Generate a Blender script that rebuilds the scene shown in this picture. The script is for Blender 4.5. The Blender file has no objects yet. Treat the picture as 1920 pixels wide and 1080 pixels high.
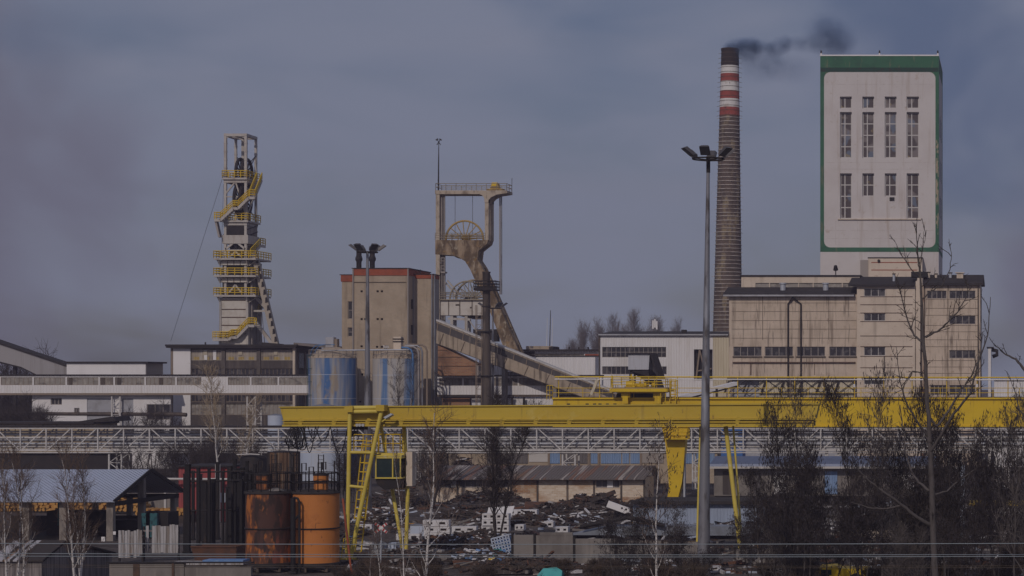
import bpy, math, random
from mathutils import Vector, noise as mnoise
sc = bpy.context.scene
R = math.radians
V = Vector

# ------------------------------------------------------------------ camera, sky, sun, exposure
F, CZ, HY, PX0 = 3900.0, 12.7, 720.0, 1900.0   # focal length in photo pixels, eye height, horizon row, lens axis column (the photo is cropped from a wider frame)
cam_d = bpy.data.cameras.new('camera'); cam = bpy.data.objects.new('camera', cam_d)
sc.collection.objects.link(cam)
cam.location = (0, 0, CZ); cam.rotation_euler = (R(90), 0, 0)
cam_d.sensor_width = 36; cam_d.lens = 36 * F / 1920; cam_d.shift_y = (HY - 540) / 1920; cam_d.shift_x = (960 - PX0) / 1920
cam_d.clip_start = 0.5; cam_d.clip_end = 6000
sc.camera = cam

SUN_EL, SUN_AZ = 33.0, 9.0              # sun behind the camera, a little to the left
world = bpy.data.worlds.new('World'); sc.world = world
world.use_nodes = True
wt = world.node_tree; wn = wt.nodes; wl = wt.links
wn.clear()
w_out = wn.new('ShaderNodeOutputWorld'); w_bg = wn.new('ShaderNodeBackground')
w_sky = wn.new('ShaderNodeTexSky'); w_sky.sky_type = 'NISHITA'; w_sky.sun_disc = False
w_sky.sun_elevation = R(SUN_EL); w_sky.sun_rotation = R(180 + SUN_AZ)
w_sky.dust_density = 1.6; w_sky.ozone_density = 1.5; w_sky.air_density = 1.0
w_bg.inputs['Strength'].default_value = 0.113
SKY_TINT = (0.93, 0.88, 1.05, 1)
w_tint = wn.new('ShaderNodeMix'); w_tint.data_type = 'RGBA'; w_tint.blend_type = 'MULTIPLY'
w_tint.inputs[0].default_value = 1.0; w_tint.inputs[7].default_value = SKY_TINT
wl.new(w_sky.outputs[0], w_tint.inputs[6])
w_tc = wn.new('ShaderNodeTexCoord')
prev = w_tint.outputs[2]
def cloud(scale, seed, lo, hi, col, amt, detail=5.0, band=None):
    """a broken layer of cloud in the sky; band = (direction, half width) keeps a bank in one part of the sky"""
    global prev
    mp = wn.new('ShaderNodeMapping'); mp.inputs['Scale'].default_value = scale; mp.inputs['Location'].default_value = seed
    wl.new(w_tc.outputs['Generated'], mp.inputs[0])
    nz = wn.new('ShaderNodeTexNoise'); nz.inputs['Scale'].default_value = 1.0; nz.inputs['Detail'].default_value = detail
    nz.inputs['Roughness'].default_value = 0.5; nz.inputs['Distortion'].default_value = 0.4
    wl.new(mp.outputs[0], nz.inputs['Vector'])
    mr = wn.new('ShaderNodeMapRange'); mr.interpolation_type = 'SMOOTHSTEP'
    mr.inputs[1].default_value = lo; mr.inputs[2].default_value = hi; mr.inputs[3].default_value = 0; mr.inputs[4].default_value = amt
    src = nz.outputs[0]
    if band:
        d = V(band[0]).normalized()
        dist = wn.new('ShaderNodeVectorMath'); dist.operation = 'DISTANCE'
        sub = wn.new('ShaderNodeVectorMath'); sub.operation = 'MULTIPLY'; sub.inputs[1].default_value = band[2]
        d2 = V((d.x * band[2][0], d.y * band[2][1], d.z * band[2][2]))
        wl.new(w_tc.outputs['Generated'], sub.inputs[0]); wl.new(sub.outputs[0], dist.inputs[0]); dist.inputs[1].default_value = d2
        fall = wn.new('ShaderNodeMapRange'); fall.inputs[1].default_value = 0; fall.inputs[2].default_value = band[1]
        fall.inputs[3].default_value = 0.30; fall.inputs[4].default_value = -0.45
        wl.new(dist.outputs['Value'], fall.inputs[0])
        ad = wn.new('ShaderNodeMath'); ad.operation = 'ADD'; wl.new(src, ad.inputs[0]); wl.new(fall.outputs[0], ad.inputs[1]); src = ad.outputs[0]
    wl.new(src, mr.inputs[0])
    mx = wn.new('ShaderNodeMix'); mx.data_type = 'RGBA'
    wl.new(mr.outputs[0], mx.inputs[0]); wl.new(prev, mx.inputs[6]); mx.inputs[7].default_value = (*col, 1)
    prev = mx.outputs[2]
def direction(px, py): return ((px - PX0) / F, 1.0, (HY - py) / F)
CLOUD = (5.65, 6.25, 8.4)
cloud((7, 7, 22), (3.1, 0, 1.7), 0.16, 0.66, CLOUD, 0.88, 3.0)
cloud((5, 5, 40), (9.1, 2, 4.7), 0.50, 0.80, (6.4, 6.5, 8.1), 0.3, 3.0)
cloud((14, 14, 14), (1, 5, 2), 0.35, 0.75, (3.5, 3.35, 4.7), 0.7, 3, (direction(-60, 470), 0.13, (1, 1, 0.55)))  # vignette at the lower left edge, painted as a dark mauve bank
cloud((14, 14, 14), (6, 5, 8), 0.35, 0.75, (3.6, 3.5, 5.0), 0.7, 3, (direction(1960, 520), 0.055, (1, 1, 0.45)))  # edge darkening on the right, painted into the sky the same way
cloud((12, 12, 16), (7, 1, 3), 0.35, 0.80, (2.3, 3.3, 5.8), 0.85, 3, (direction(1800, 120), 0.15, (1, 1, 1.0)))
cloud((12, 12, 16), (2, 8, 3), 0.40, 0.80, (2.7, 3.7, 5.9), 0.55, 3, (direction(60, 90), 0.07, (1, 1, 1.5)))
wl.new(prev, w_bg.inputs['Color']); wl.new(w_bg.outputs[0], w_out.inputs['Surface'])

sun_d = bpy.data.lights.new('sun', 'SUN'); sun = bpy.data.objects.new('sun', sun_d); sc.collection.objects.link(sun)
sun_d.energy = 4.1; sun_d.angle = R(0.5); sun_d.color = (1.0, 0.90, 0.80)
_d = V((math.sin(R(SUN_AZ)) * math.cos(R(SUN_EL)), math.cos(R(SUN_AZ)) * math.cos(R(SUN_EL)), -math.sin(R(SUN_EL))))
sun.rotation_euler = _d.to_track_quat('-Z', 'Y').to_euler()
sun.location = (-40, -60, 120)

sc.view_settings.view_transform = 'Standard'; sc.view_settings.look = 'None'
sc.view_settings.exposure = -1.72; sc.view_settings.gamma = 1.0
sc.render.engine = 'CYCLES'
sc.cycles.max_bounces = 6; sc.cycles.diffuse_bounces = 2; sc.cycles.glossy_bounces = 2; sc.cycles.volume_bounces = 0
sc.cycles.transparent_max_bounces = 8; sc.cycles.use_denoising = True
sc.cycles.volume_step_rate = 1.0; sc.cycles.volume_max_steps = 128

# ------------------------------------------------------------------ placing
def X(px, Y): return (px - PX0) * Y / F
def Z(py, Y): return CZ + (HY - py) * Y / F
def P(px, py, Y): return V((X(px, Y), Y, Z(py, Y)))
def GY(py): return CZ * F / (py - HY)           # distance of the ground seen at a row

class Fr:
    """a frame standing on the ground, its front turned clockwise by deg; local x runs along the front, y into depth"""
    def __init__(s, px, Y, deg=0.0):
        s.o = V((X(px, Y), Y, 0)); s.a = R(deg)
        s.u = V((math.cos(s.a), -math.sin(s.a), 0)); s.v = V((math.sin(s.a), math.cos(s.a), 0)); s.rz = -s.a
    def x(s, px, d=0.0):
        t = (px - PX0) / F; b = s.o + s.v * d
        return (t * b.y - b.x) / (s.u.x - t * s.u.y)
    def dist(s, lx, d=0.0): return s.o.y + lx * s.u.y + d * s.v.y
    def z(s, py, lx=0.0, d=0.0): return CZ + (HY - py) * s.dist(lx, d) / F
    def p(s, px, py, d=0.0):
        lx = s.x(px, d); return V((lx, d, s.z(py, lx, d)))

# ------------------------------------------------------------------ mesh building
class MB:
    def __init__(s): s.v = []; s.f = []; s.sm = []
    def add(s, vs, fs, smooth=False):
        b = len(s.v); s.v.extend([tuple(p) for p in vs])
        for f in fs: s.f.append(tuple(i + b for i in f)); s.sm.append(smooth)
        return s
    def box(s, x0, x1, y0, y1, z0, z1):
        return s.add([(x0,y0,z0),(x1,y0,z0),(x1,y1,z0),(x0,y1,z0),(x0,y0,z1),(x1,y0,z1),(x1,y1,z1),(x0,y1,z1)],
              [(0,3,2,1),(4,5,6,7),(0,1,5,4),(1,2,6,5),(2,3,7,6),(3,0,4,7)])
    def quad(s, a, b, c, d): return s.add([a, b, c, d], [(0,1,2,3)])
    def beam(s, p0, p1, w, h=None, up=None):
        p0, p1 = V(p0), V(p1); h = h or w
        d = (p1 - p0)
        if d.length < 1e-6: return s
        d.normalize(); up = V(up) if up else V((0,0,1))
        if abs(d.dot(up)) > .99: up = V((0,1,0))
        a = d.cross(up).normalized() * (w/2); b = a.cross(d).normalized() * (h/2)
        return s.add([p0-a-b,p0+a-b,p0+a+b,p0-a+b,p1-a-b,p1+a-b,p1+a+b,p1-a+b],
              [(0,1,2,3),(7,6,5,4),(0,4,5,1),(1,5,6,2),(2,6,7,3),(3,7,4,0)])
    def tube(s, p0, p1, r0, r1=None, n=8, caps=True):
        p0, p1 = V(p0), V(p1); r1 = r0 if r1 is None else r1
        d = p1 - p0
        if d.length < 1e-6: return s
        d.normalize(); up = V((0,0,1)) if abs(d.z) < .95 else V((1,0,0))
        a = d.cross(up).normalized(); b = a.cross(d)
        ring = [(math.cos(2*math.pi*i/n), math.sin(2*math.pi*i/n)) for i in range(n)]
        vs = [p0 + (a*c + b*e)*r0 for c, e in ring] + [p1 + (a*c + b*e)*r1 for c, e in ring]
        s.add(vs, [(i,(i+1)%n,n+(i+1)%n,n+i) for i in range(n)], n > 4)
        if caps: s.add(vs[:n], [tuple(range(n-1,-1,-1))]); s.add(vs[n:], [tuple(range(n))])
        return s
    def path(s, pts, r, n=5, closed=False):
        """one tube through points; r a number or one per point"""
        pts = [V(p) for p in pts]; m = len(pts); rs = r if isinstance(r, (list, tuple)) else [r]*m
        vs = []; a = None
        for i in range(m):
            d = (pts[(i+1) % m] - pts[i-1]) if closed else (pts[min(i+1,m-1)] - pts[max(i-1,0)])
            if d.length < 1e-9: d = V((0,0,1))
            d.normalize()
            if a is None:
                up = V((0,0,1)) if abs(d.z) < .9 else V((1,0,0)); a = d.cross(up).normalized()
            else:
                a = (a - d*a.dot(d)); a = a.normalized() if a.length > 1e-6 else d.orthogonal().normalized()
            b = d.cross(a)
            for k in range(n):
                t = 2*math.pi*k/n; vs.append(pts[i] + (a*math.cos(t) + b*math.sin(t))*rs[i])
        fs = []
        for i in range(m if closed else m-1):
            j = (i+1) % m
            for k in range(n): fs.append((i*n+k, i*n+(k+1)%n, j*n+(k+1)%n, j*n+k))
        return s.add(vs, fs, n > 3)
    def lathe(s, prof, c=(0,0,0), n=32, smooth=True, shift=None):
        c = V(c); vs = []
        for r, z in prof:
            o = V((0,0,0)) if shift is None else V(shift)*z
            for k in range(n):
                t = 2*math.pi*k/n; vs.append(c + o + V((r*math.cos(t), r*math.sin(t), z)))
        fs = []
        for i in range(len(prof)-1):
            for k in range(n): fs.append((i*n+k, i*n+(k+1)%n, (i+1)*n+(k+1)%n, (i+1)*n+k))
        s.add(vs, fs, smooth)
        if prof[0][0] > 1e-4: s.add(vs[:n], [tuple(range(n-1,-1,-1))])
        if prof[-1][0] > 1e-4: s.add(vs[-n:], [tuple(range(n))])
        return s
    def prism(s, poly, y0, y1):
        """poly: (x, z) outline, swept from y0 to y1"""
        n = len(poly); vs = [(x, y0, z) for x, z in poly] + [(x, y1, z) for x, z in poly]
        return s.add(vs, [tuple(range(n)), tuple(range(2*n-1, n-1, -1))] + [(i, n+i, n+(i+1)%n, (i+1)%n) for i in range(n)])
    def sweep(s, poly, ext):
        n = len(poly); e = V(ext); vs = [V(p) for p in poly] + [V(p)+e for p in poly]
        return s.add(vs, [tuple(range(n)), tuple(range(2*n-1, n-1, -1))] + [(i, n+i, n+(i+1)%n, (i+1)%n) for i in range(n)])
    def facade(s, x0, x1, z0, z1, y, ops, rev=.3):
        xs = sorted({x0, x1} | {o[0] for o in ops} | {o[1] for o in ops}); zs = sorted({z0, z1} | {o[2] for o in ops} | {o[3] for o in ops})
        for i in range(len(xs)-1):
            for j in range(len(zs)-1):
                a, b, c, d = xs[i], xs[i+1], zs[j], zs[j+1]; mx, mz = (a+b)/2, (c+d)/2
                if any(o[0] < mx < o[1] and o[2] < mz < o[3] for o in ops): continue
                s.quad((a,y,c),(b,y,c),(b,y,d),(a,y,d))
        for a, b, c, d in ops:
            e = y + rev
            s.quad((a,y,c),(a,e,c),(b,e,c),(b,y,c)); s.quad((a,y,d),(b,y,d),(b,e,d),(a,e,d))
            s.quad((a,y,c),(a,y,d),(a,e,d),(a,e,c)); s.quad((b,y,c),(b,e,c),(b,e,d),(b,y,d))
        return s
    def shell(s, x0, x1, y0, y1, z0, z1, ops=(), rev=.3):
        s.facade(x0, x1, z0, z1, y0, list(ops), rev)
        s.quad((x0,y0,z0),(x0,y0,z1),(x0,y1,z1),(x0,y1,z0)); s.quad((x1,y0,z0),(x1,y1,z0),(x1,y1,z1),(x1,y0,z1))
        s.quad((x0,y1,z0),(x0,y1,z1),(x1,y1,z1),(x1,y1,z0)); s.quad((x0,y0,z1),(x1,y0,z1),(x1,y1,z1),(x0,y1,z1))
        return s
    def rail(s, pts, h=1.05, n=2, step=1.5, r=.035, post=True, sides=4):
        """railing along points: n rails plus posts"""
        pts = [V(p) for p in pts]
        for k in range(n):
            z = V((0,0,h*(k+1)/n))
            for a, b in zip(pts, pts[1:]): s.tube(a+z, b+z, r, n=sides, caps=False)
        if post:
            for a, b in zip(pts, pts[1:]):
                m = max(1, int((b-a).length/step + .5))
                for i in range(m+1):
                    p = a.lerp(b, i/m); s.tube(p, p+V((0,0,h)), r, n=sides, caps=False)
        return s
    def build(s, name, mat, parent=None):
        me = bpy.data.meshes.new(name); me.from_pydata(s.v, [], s.f)
        me.polygons.foreach_set('use_smooth', s.sm)
        me.materials.append(mat); me.update()
        o = bpy.data.objects.new(name, me); sc.collection.objects.link(o)
        if parent is not None: o.parent = parent
        return o

def tag(o, label=None, cat=None, group=None, kind=None):
    if label: o['label'] = label
    if cat: o['category'] = cat
    if group: o['group'] = group
    if kind: o['kind'] = kind
    return o
def thing(name, label, cat, loc=(0,0,0), rz=0.0, group=None):
    o = bpy.data.objects.new(name, None); sc.collection.objects.link(o)
    o.location = loc; o.rotation_euler.z = rz; o.empty_display_size = .5
    return tag(o, label, cat, group)
def dup(o, loc=None, rz=None, scale=None, parent=None, label=None):
    c = o.copy(); sc.collection.objects.link(c)
    if parent is not None: c.parent = parent
    if loc is not None: c.location = loc
    if rz is not None: c.rotation_euler.z = rz
    if scale is not None: c.scale = (scale,)*3 if isinstance(scale, (int, float)) else scale
    if label: c['label'] = label
    for ch in list(o.children): dup(ch, parent=c)
    return c

# ------------------------------------------------------------------ materials
MATS = {}
def mat(name, col, rough=.75, layers=(), metal=0.0, corr=None, brick=None, spec=.35, bump=0.0, space='world'):
    """layers: (scale xyz, lo, hi, colour, amount, detail); corr: (period m, depth, axis); brick: (w, h, mortar, colour2, mortar colour)"""
    m = bpy.data.materials.new(name); m.use_nodes = True; nt = m.node_tree; N = nt.nodes; L = nt.links
    bs = N['Principled BSDF']; bs.inputs['Roughness'].default_value = rough; bs.inputs['Metallic'].default_value = metal
    bs.inputs['Specular IOR Level'].default_value = spec
    if space == 'world':
        g = N.new('ShaderNodeNewGeometry'); pos = g.outputs['Position']
    else:
        g = N.new('ShaderNodeTexCoord'); pos = g.outputs['Object']
    rgb = N.new('ShaderNodeRGB'); rgb.outputs[0].default_value = (*col, 1); cur = rgb.outputs[0]
    sep = None
    def uv():
        nonlocal sep
        if sep is None:
            sx = N.new('ShaderNodeSeparateXYZ'); L.new(pos, sx.inputs[0])
            ad = N.new('ShaderNodeMath'); ad.operation = 'ADD'; L.new(sx.outputs[0], ad.inputs[0]); L.new(sx.outputs[1], ad.inputs[1])
            sep = (ad.outputs[0], sx.outputs[2], sx.outputs[0], sx.outputs[1])
        return sep
    normal = None
    if brick:
        u, v, _, _ = uv(); cb = N.new('ShaderNodeCombineXYZ'); L.new(u, cb.inputs[0]); L.new(v, cb.inputs[1])
        bt = N.new('ShaderNodeTexBrick'); L.new(cb.outputs[0], bt.inputs['Vector']); bt.inputs['Scale'].default_value = 1
        bt.inputs['Brick Width'].default_value = brick[0]; bt.inputs['Row Height'].default_value = brick[1]
        bt.inputs['Mortar Size'].default_value = brick[2]; bt.inputs['Color1'].default_value = (*col, 1)
        bt.inputs['Color2'].default_value = (*brick[3], 1); bt.inputs['Mortar'].default_value = (*brick[4], 1)
        cur = bt.outputs[0]
    for i, ly in enumerate(layers):
        scl, lo, hi, c2, amt = ly[:5]; det = ly[5] if len(ly) > 5 else 4.0
        mp = N.new('ShaderNodeMapping'); mp.inputs['Scale'].default_value = scl if not isinstance(scl, (int, float)) else (scl,)*3
        mp.inputs['Location'].default_value = (i*13.7 + len(name), i*7.1, i*3.3); L.new(pos, mp.inputs[0])
        nz = N.new('ShaderNodeTexNoise'); nz.inputs['Scale'].default_value = 1; nz.inputs['Detail'].default_value = det; nz.inputs['Roughness'].default_value = .6
        L.new(mp.outputs[0], nz.inputs['Vector'])
        mr = N.new('ShaderNodeMapRange'); mr.inputs[1].default_value = lo; mr.inputs[2].default_value = hi; mr.inputs[4].default_value = amt
        L.new(nz.outputs[0], mr.inputs[0])
        mx = N.new('ShaderNodeMix'); mx.data_type = 'RGBA'; L.new(mr.outputs[0], mx.inputs[0]); L.new(cur, mx.inputs[6]); mx.inputs[7].default_value = (*c2, 1)
        cur = mx.outputs[2]
    L.new(cur, bs.inputs['Base Color'])
    if corr:
        u, v, sx_, sy_ = uv(); src = {'u': u, 'v': v, 'x': sx_, 'y': sy_}[corr[2]]
        mu = N.new('ShaderNodeMath'); mu.operation = 'MULTIPLY'; L.new(src, mu.inputs[0]); mu.inputs[1].default_value = 2*math.pi/corr[0]
        sn = N.new('ShaderNodeMath'); sn.operation = 'SINE'; L.new(mu.outputs[0], sn.inputs[0])
        bp = N.new('ShaderNodeBump'); bp.inputs['Distance'].default_value = corr[1]; bp.inputs['Strength'].default_value = 1.0
        L.new(sn.outputs[0], bp.inputs['Height']); L.new(bp.outputs[0], bs.inputs['Normal'])
    elif bump:
        nz = N.new('ShaderNodeTexNoise'); nz.inputs['Scale'].default_value = 2.5; nz.inputs['Detail'].default_value = 6; L.new(pos, nz.inputs['Vector'])
        bp = N.new('ShaderNodeBump'); bp.inputs['Distance'].default_value = bump; L.new(nz.outputs[0], bp.inputs['Height']); L.new(bp.outputs[0], bs.inputs['Normal'])
    MATS[name] = m
    return m
STREAK = (1.1, 1.1, .07)
M = {}
M['white_conc'] = mat('white_conc', (.62,.575,.57), .85, [((.25,)*3,.42,.7,(.56,.51,.50),.8),(STREAK,.55,.75,(.36,.27,.20),.5),(.9,.62,.72,(.40,.30,.22),.45)])
M['green'] = mat('green_paint', (.035,.135,.075), .7, [(.5,.45,.7,(.025,.085,.055),.8),((1.2,1.2,.2),.58,.68,(.25,.2,.13),.5)])
M['green_peel'] = mat('green_peeling', (.035,.12,.07), .8, [((1.4,1.4,.6),.47,.55,(.42,.33,.24),.85),((2,2,1),.6,.66,(.12,.08,.05),.7)])
M['green_dark'] = mat('green_faded', (.02,.06,.045), .8, [(1.2,.5,.65,(.045,.035,.03),.7)])
M['beige'] = mat('beige_conc', (.64,.52,.42), .88, [((.3,)*3,.40,.66,(.52,.42,.33),.85),(STREAK,.51,.66,(.22,.165,.12),.75),((3.2,3.2,.25),.57,.66,(.12,.09,.07),.6),((1.4,1.4,1.0),.60,.78,(.26,.17,.11),.5),((.16,.16,.5),.55,.75,(.62,.53,.43),.6)])
M['beige_light'] = mat('beige_conc_light', (.68,.57,.47), .88, [((.3,)*3,.42,.7,(.56,.46,.37),.8),(STREAK,.56,.8,(.22,.17,.12),.6),(1.6,.62,.72,(.3,.16,.09),.4)])
M['rust_line'] = mat('rust_joint', (.13,.075,.05), .9, [(2.0,.4,.7,(.05,.04,.035),.8)])
M['panel_seam'] = mat('panel_seam', (.15,.115,.09), .9, [(.8,.42,.6,(.30,.24,.18),.8),(2.5,.6,.7,(.09,.07,.06),.8)])
M['dark_joint'] = mat('dark_joint', (.085,.07,.055), .9, [(2.0,.4,.7,(.17,.12,.09),.8)])
M['roof_dark'] = mat('roof_felt', (.032,.027,.028), .9, [(.6,.45,.7,(.055,.045,.042),.8)])
M['tan_conc'] = mat('tan_conc', (.47,.375,.285), .9, [((.35,)*3,.40,.68,(.36,.28,.205),.9),((2.2,2.2,3.5),.48,.66,(.38,.31,.24),.7),(STREAK,.55,.75,(.13,.10,.075),.7),(1.3,.58,.75,(.40,.33,.25),.6)], bump=.04)
M['red_brick'] = mat('red_brick_paint', (.34,.085,.042), .85, [(.8,.45,.7,(.22,.06,.035),.8)])
M['brick'] = mat('old_brick', (.40,.19,.09), .9, [(.4,.45,.65,(.13,.07,.045),.8),((.3,.3,1.5),.6,.75,(.30,.2,.1),.5)], brick=(.6,.2,.03,(.30,.13,.07),(.30,.22,.16)))
M['pale_brick'] = mat('pale_brick', (.74,.62,.50), .9, [(.35,.52,.62,(.40,.22,.11),.6),(1.5,.6,.75,(.25,.16,.1),.5)], brick=(.5,.17,.025,(.58,.43,.30),(.66,.58,.5)))
M['white_corr'] = mat('white_corrugated', (.80,.77,.78), .6, [((.5,.5,.08),.5,.75,(.58,.53,.49),.6),((2.5,2.5,.12),.62,.72,(.40,.28,.17),.35)], corr=(.42,.035,'u'))
M['yellow_corr'] = mat('cream_corrugated', (.68,.60,.46), .65, [((.5,.5,.08),.5,.75,(.50,.42,.28),.6)], corr=(.42,.05,'u'))
M['white_panel'] = mat('white_panel', (.80,.77,.78), .6, [((.4,.4,.1),.5,.8,(.62,.58,.57),.6)])
M['grey_metal'] = mat('grey_metal', (.40,.40,.44), .5, [(.7,.45,.7,(.25,.24,.25),.7),((2,2,.2),.6,.75,(.2,.14,.1),.4)], metal=.2)
M['galv'] = mat('galvanised', (.30,.31,.35), .42, [((.8,.8,.5),.45,.7,(.17,.155,.16),.9)], metal=.45)
M['galv_light'] = mat('galvanised_light', (.50,.52,.58), .5, [((1,1,.3),.45,.7,(.33,.33,.36),.8)], metal=.2)
M['dark_steel'] = mat('dark_steel', (.024,.020,.021), .75, [(1.2,.5,.72,(.06,.04,.032),.6)], metal=.1)
M['black'] = mat('black_rubber', (.015,.013,.015), .7)
M['brown_steel'] = mat('brown_steel', (.11,.085,.07), .7, [((1.5,1.5,.3),.45,.65,(.05,.042,.04),.8),((2,2,.3),.58,.7,(.24,.19,.16),.6)], metal=.1)
M['head_steel'] = mat('pale_steel', (.49,.45,.42), .6, [((1.5,1.5,.4),.50,.72,(.30,.24,.19),.75),((3,3,.2),.6,.72,(.22,.13,.08),.5)])
M['head_panel'] = mat('pale_cladding', (.60,.55,.50), .65, [((.8,.8,.6),.48,.72,(.44,.38,.32),.8),(STREAK,.58,.75,(.28,.20,.14),.5)])
M['yellow_rail'] = mat('yellow_rail', (.74,.50,.03), .55, [(1.5,.5,.7,(.55,.36,.05),.6)])
M['crane_a'] = mat('crane_yellow_faded', (.57,.405,.045), .55, [((.25,.25,.6),.45,.72,(.52,.34,.03),.8),((.5,.5,.6),.60,.72,(.62,.50,.15),.6),((3,3,1.2),.64,.72,(.20,.12,.05),.6),((2.2,2.2,.16),.60,.72,(.30,.19,.04),.6)])
M['crane_b'] = mat('crane_yellow', (.72,.48,.012), .5, [((.2,.2,.5),.45,.7,(.60,.38,.012),.7),((2,2,.5),.64,.73,(.3,.18,.03),.5),((1.6,1.6,.14),.60,.72,(.42,.25,.015),.6)])
M['crane_tube'] = mat('crane_tube_yellow', (.68,.53,.10), .5, [((1,1,.5),.5,.7,(.56,.41,.05),.7),((3,3,1.5),.64,.72,(.72,.66,.5),.6)])
M['old_conc'] = mat('stained_concrete', (.36,.265,.18), .9, [((.9,.9,.35),.38,.56,(.12,.08,.048),.95),((2.2,2.2,1.0),.56,.7,(.52,.44,.34),.8),(1.2,.6,.72,(.33,.19,.06),.7)], bump=.06)
M['wheel_yellow'] = mat('wheel_yellow', (.48,.32,.10), .7, [(1.5,.45,.7,(.26,.17,.08),.8)])
M['wheel_grey'] = mat('wheel_grey', (.36,.30,.22), .7, [(1.5,.45,.7,(.16,.12,.09),.8)])
M['blue_tank'] = mat('blue_tank', (.055,.145,.34), .6, [((.30,.30,.03),.50,.57,(.44,.40,.36),.92,3),((1.6,1.6,.10),.52,.64,(.16,.24,.40),.7),((.8,.8,.3),.57,.66,(.36,.28,.19),.8),((2.5,2.5,.08),.60,.70,(.20,.15,.11),.6)])
M['grey_tank'] = mat('faded_tank', (.46,.42,.385), .65, [((.5,.5,.03),.53,.60,(.075,.18,.38),.92,3),((1.4,1.4,.1),.55,.66,(.30,.33,.42),.7),((2.5,2.5,.08),.58,.68,(.24,.18,.13),.7)])
M['pale_blue'] = mat('pale_blue', (.50,.56,.69), .6, [((.5,.5,.15),.45,.7,(.52,.53,.58),.8),((2,2,.2),.62,.72,(.33,.25,.18),.5)])
M['blue_corr'] = mat('blue_corrugated', (.24,.36,.60), .6, [((1,1,.2),.5,.7,(.34,.43,.6),.7)], corr=(.3,.05,'u'))
M['grey_corr'] = mat('grey_corrugated', (.16,.145,.15), .75, [((1.5,1.5,.1),.45,.7,(.25,.21,.19),.8)], corr=(.45,.05,'u'))
M['shed_roof'] = mat('zinc_roof', (.46,.50,.63), .5, [((.3,.3,.3),.45,.7,(.38,.41,.51),.7),((2.5,.12,.12),.60,.72,(.34,.33,.36),.6)], corr=(.35,.03,'u'), metal=.1)
M['rusty_roof'] = mat('rusty_sheet_roof', (.17,.145,.14), .8, [((1.3,.06,.06),.53,.60,(.28,.13,.075),.65,2),((2.2,.05,.05),.57,.61,(.52,.46,.43),.85,2),((.3,.1,.1),.55,.7,(.22,.13,.07),.5)], corr=(.35,.05,'x'))
M['old_sheet'] = mat('weathered_sheet', (.08,.06,.055), .8, [((3.0,3.0,.15),.52,.58,(.50,.48,.50),.85,2),((2.2,2.2,.2),.56,.64,(.33,.17,.07),.7)], corr=(.25,.04,'u'))
M['plank'] = mat('weathered_plank', (.46,.44,.45), .85, [((4,4,.2),.46,.6,(.20,.165,.14),.85),((6,6,.4),.56,.68,(.10,.075,.065),.8),((2,2,.3),.62,.72,(.38,.22,.1),.6)])
M['plank_dark'] = mat('grey_plank', (.17,.15,.15), .9, [((5,5,.2),.45,.58,(.32,.28,.27),.85),((7,7,.3),.56,.64,(.06,.05,.05),.8)])
M['orange_tank'] = mat('orange_tank', (.56,.20,.048), .7, [((.5,.5,.5),.55,.68,(.40,.13,.035),.6),((5,5,2.2),.63,.70,(.12,.05,.03),.7),((1.6,1.6,.25),.60,.72,(.30,.10,.035),.6),((1,1,4),.66,.74,(.16,.07,.03),.5)])
M['orange_tank_old'] = mat('rusted_orange_tank', (.46,.15,.035), .75, [((.9,.9,.40),.43,.50,(.030,.021,.02),.97),((2.2,2.2,.7),.48,.56,(.09,.04,.03),.85),((.8,.8,.3),.60,.66,(.25,.07,.045),.7)])
M['red_paint'] = mat('red_corrugated', (.34,.07,.07), .7, [(.8,.5,.7,(.30,.07,.07),.7)], corr=(.5,.04,'u'))
M['dirt'] = mat('dirt', (.080,.063,.058), .95, [(.08,.45,.65,(.045,.035,.032),.9),(.5,.48,.66,(.12,.10,.09),.7),(2.5,.58,.66,(.25,.22,.21),.6),((.03,.3,1),.58,.68,(.12,.10,.095),.5)], bump=.15)
M['conc_grey'] = mat('grey_concrete', (.24,.215,.20), .9, [((.8,.8,.4),.45,.68,(.15,.13,.12),.85),((3,3,.3),.55,.7,(.32,.28,.25),.6)], bump=.03)
M['scrap'] = mat('scrap_metal', (.05,.04,.038), .8, [(1.5,.5,.62,(.10,.055,.035),.7),(3.0,.60,.66,(.2,.17,.16),.6)])
M['white_block'] = mat('white_block', (.70,.68,.70), .8, [(1.2,.5,.7,(.5,.46,.45),.7),(3.5,.6,.7,(.2,.17,.16),.5)])
M['teal'] = mat('teal_tarp', (.09,.42,.42), .6, [(2,.5,.7,(.07,.33,.35),.7)])
M['blue_tarp'] = mat('blue_tarp', (.13,.25,.50), .6, [(2,.5,.7,(.25,.36,.55),.7)])
M['log_end'] = mat('log_end', (.55,.30,.09), .85, [(5,.4,.7,(.40,.19,.055),.9),(12,.6,.7,(.6,.42,.2),.6)])
M['bark'] = mat('dark_bark', (.048,.038,.036), .9, [(4,.5,.7,(.085,.07,.062),.7)])
M['twig'] = mat('dark_twig', (.050,.038,.036), .9)
M['twig_grey'] = mat('grey_twig', (.12,.10,.095), .9)
M['bark_grey'] = mat('grey_bark', (.105,.09,.088), .9, [((6,6,2),.5,.7,(.05,.042,.04),.8)])
M['birch_bark'] = mat('birch_bark', (.62,.58,.56), .8, [((3,3,9),.56,.62,(.05,.04,.04),.85)])
M['birch_twig'] = mat('birch_twig', (.14,.095,.075), .9)
M['tan_twig'] = mat('tan_twig', (.38,.29,.20), .9)
M['pod'] = mat('dry_leaf', (.034,.028,.033), .9, [(.5,.5,.66,(.060,.048,.050),.8)])
M['hopper'] = mat('hopper_sheet', (.52,.52,.57), .6, [((1.5,1.5,.2),.5,.7,(.40,.39,.41),.7),((3,3,.2),.6,.7,(.25,.2,.17),.5)])
M['scrub'] = mat('dry_scrub', (.075,.055,.045), .95, [(.6,.5,.7,(.13,.08,.05),.7)])
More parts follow.
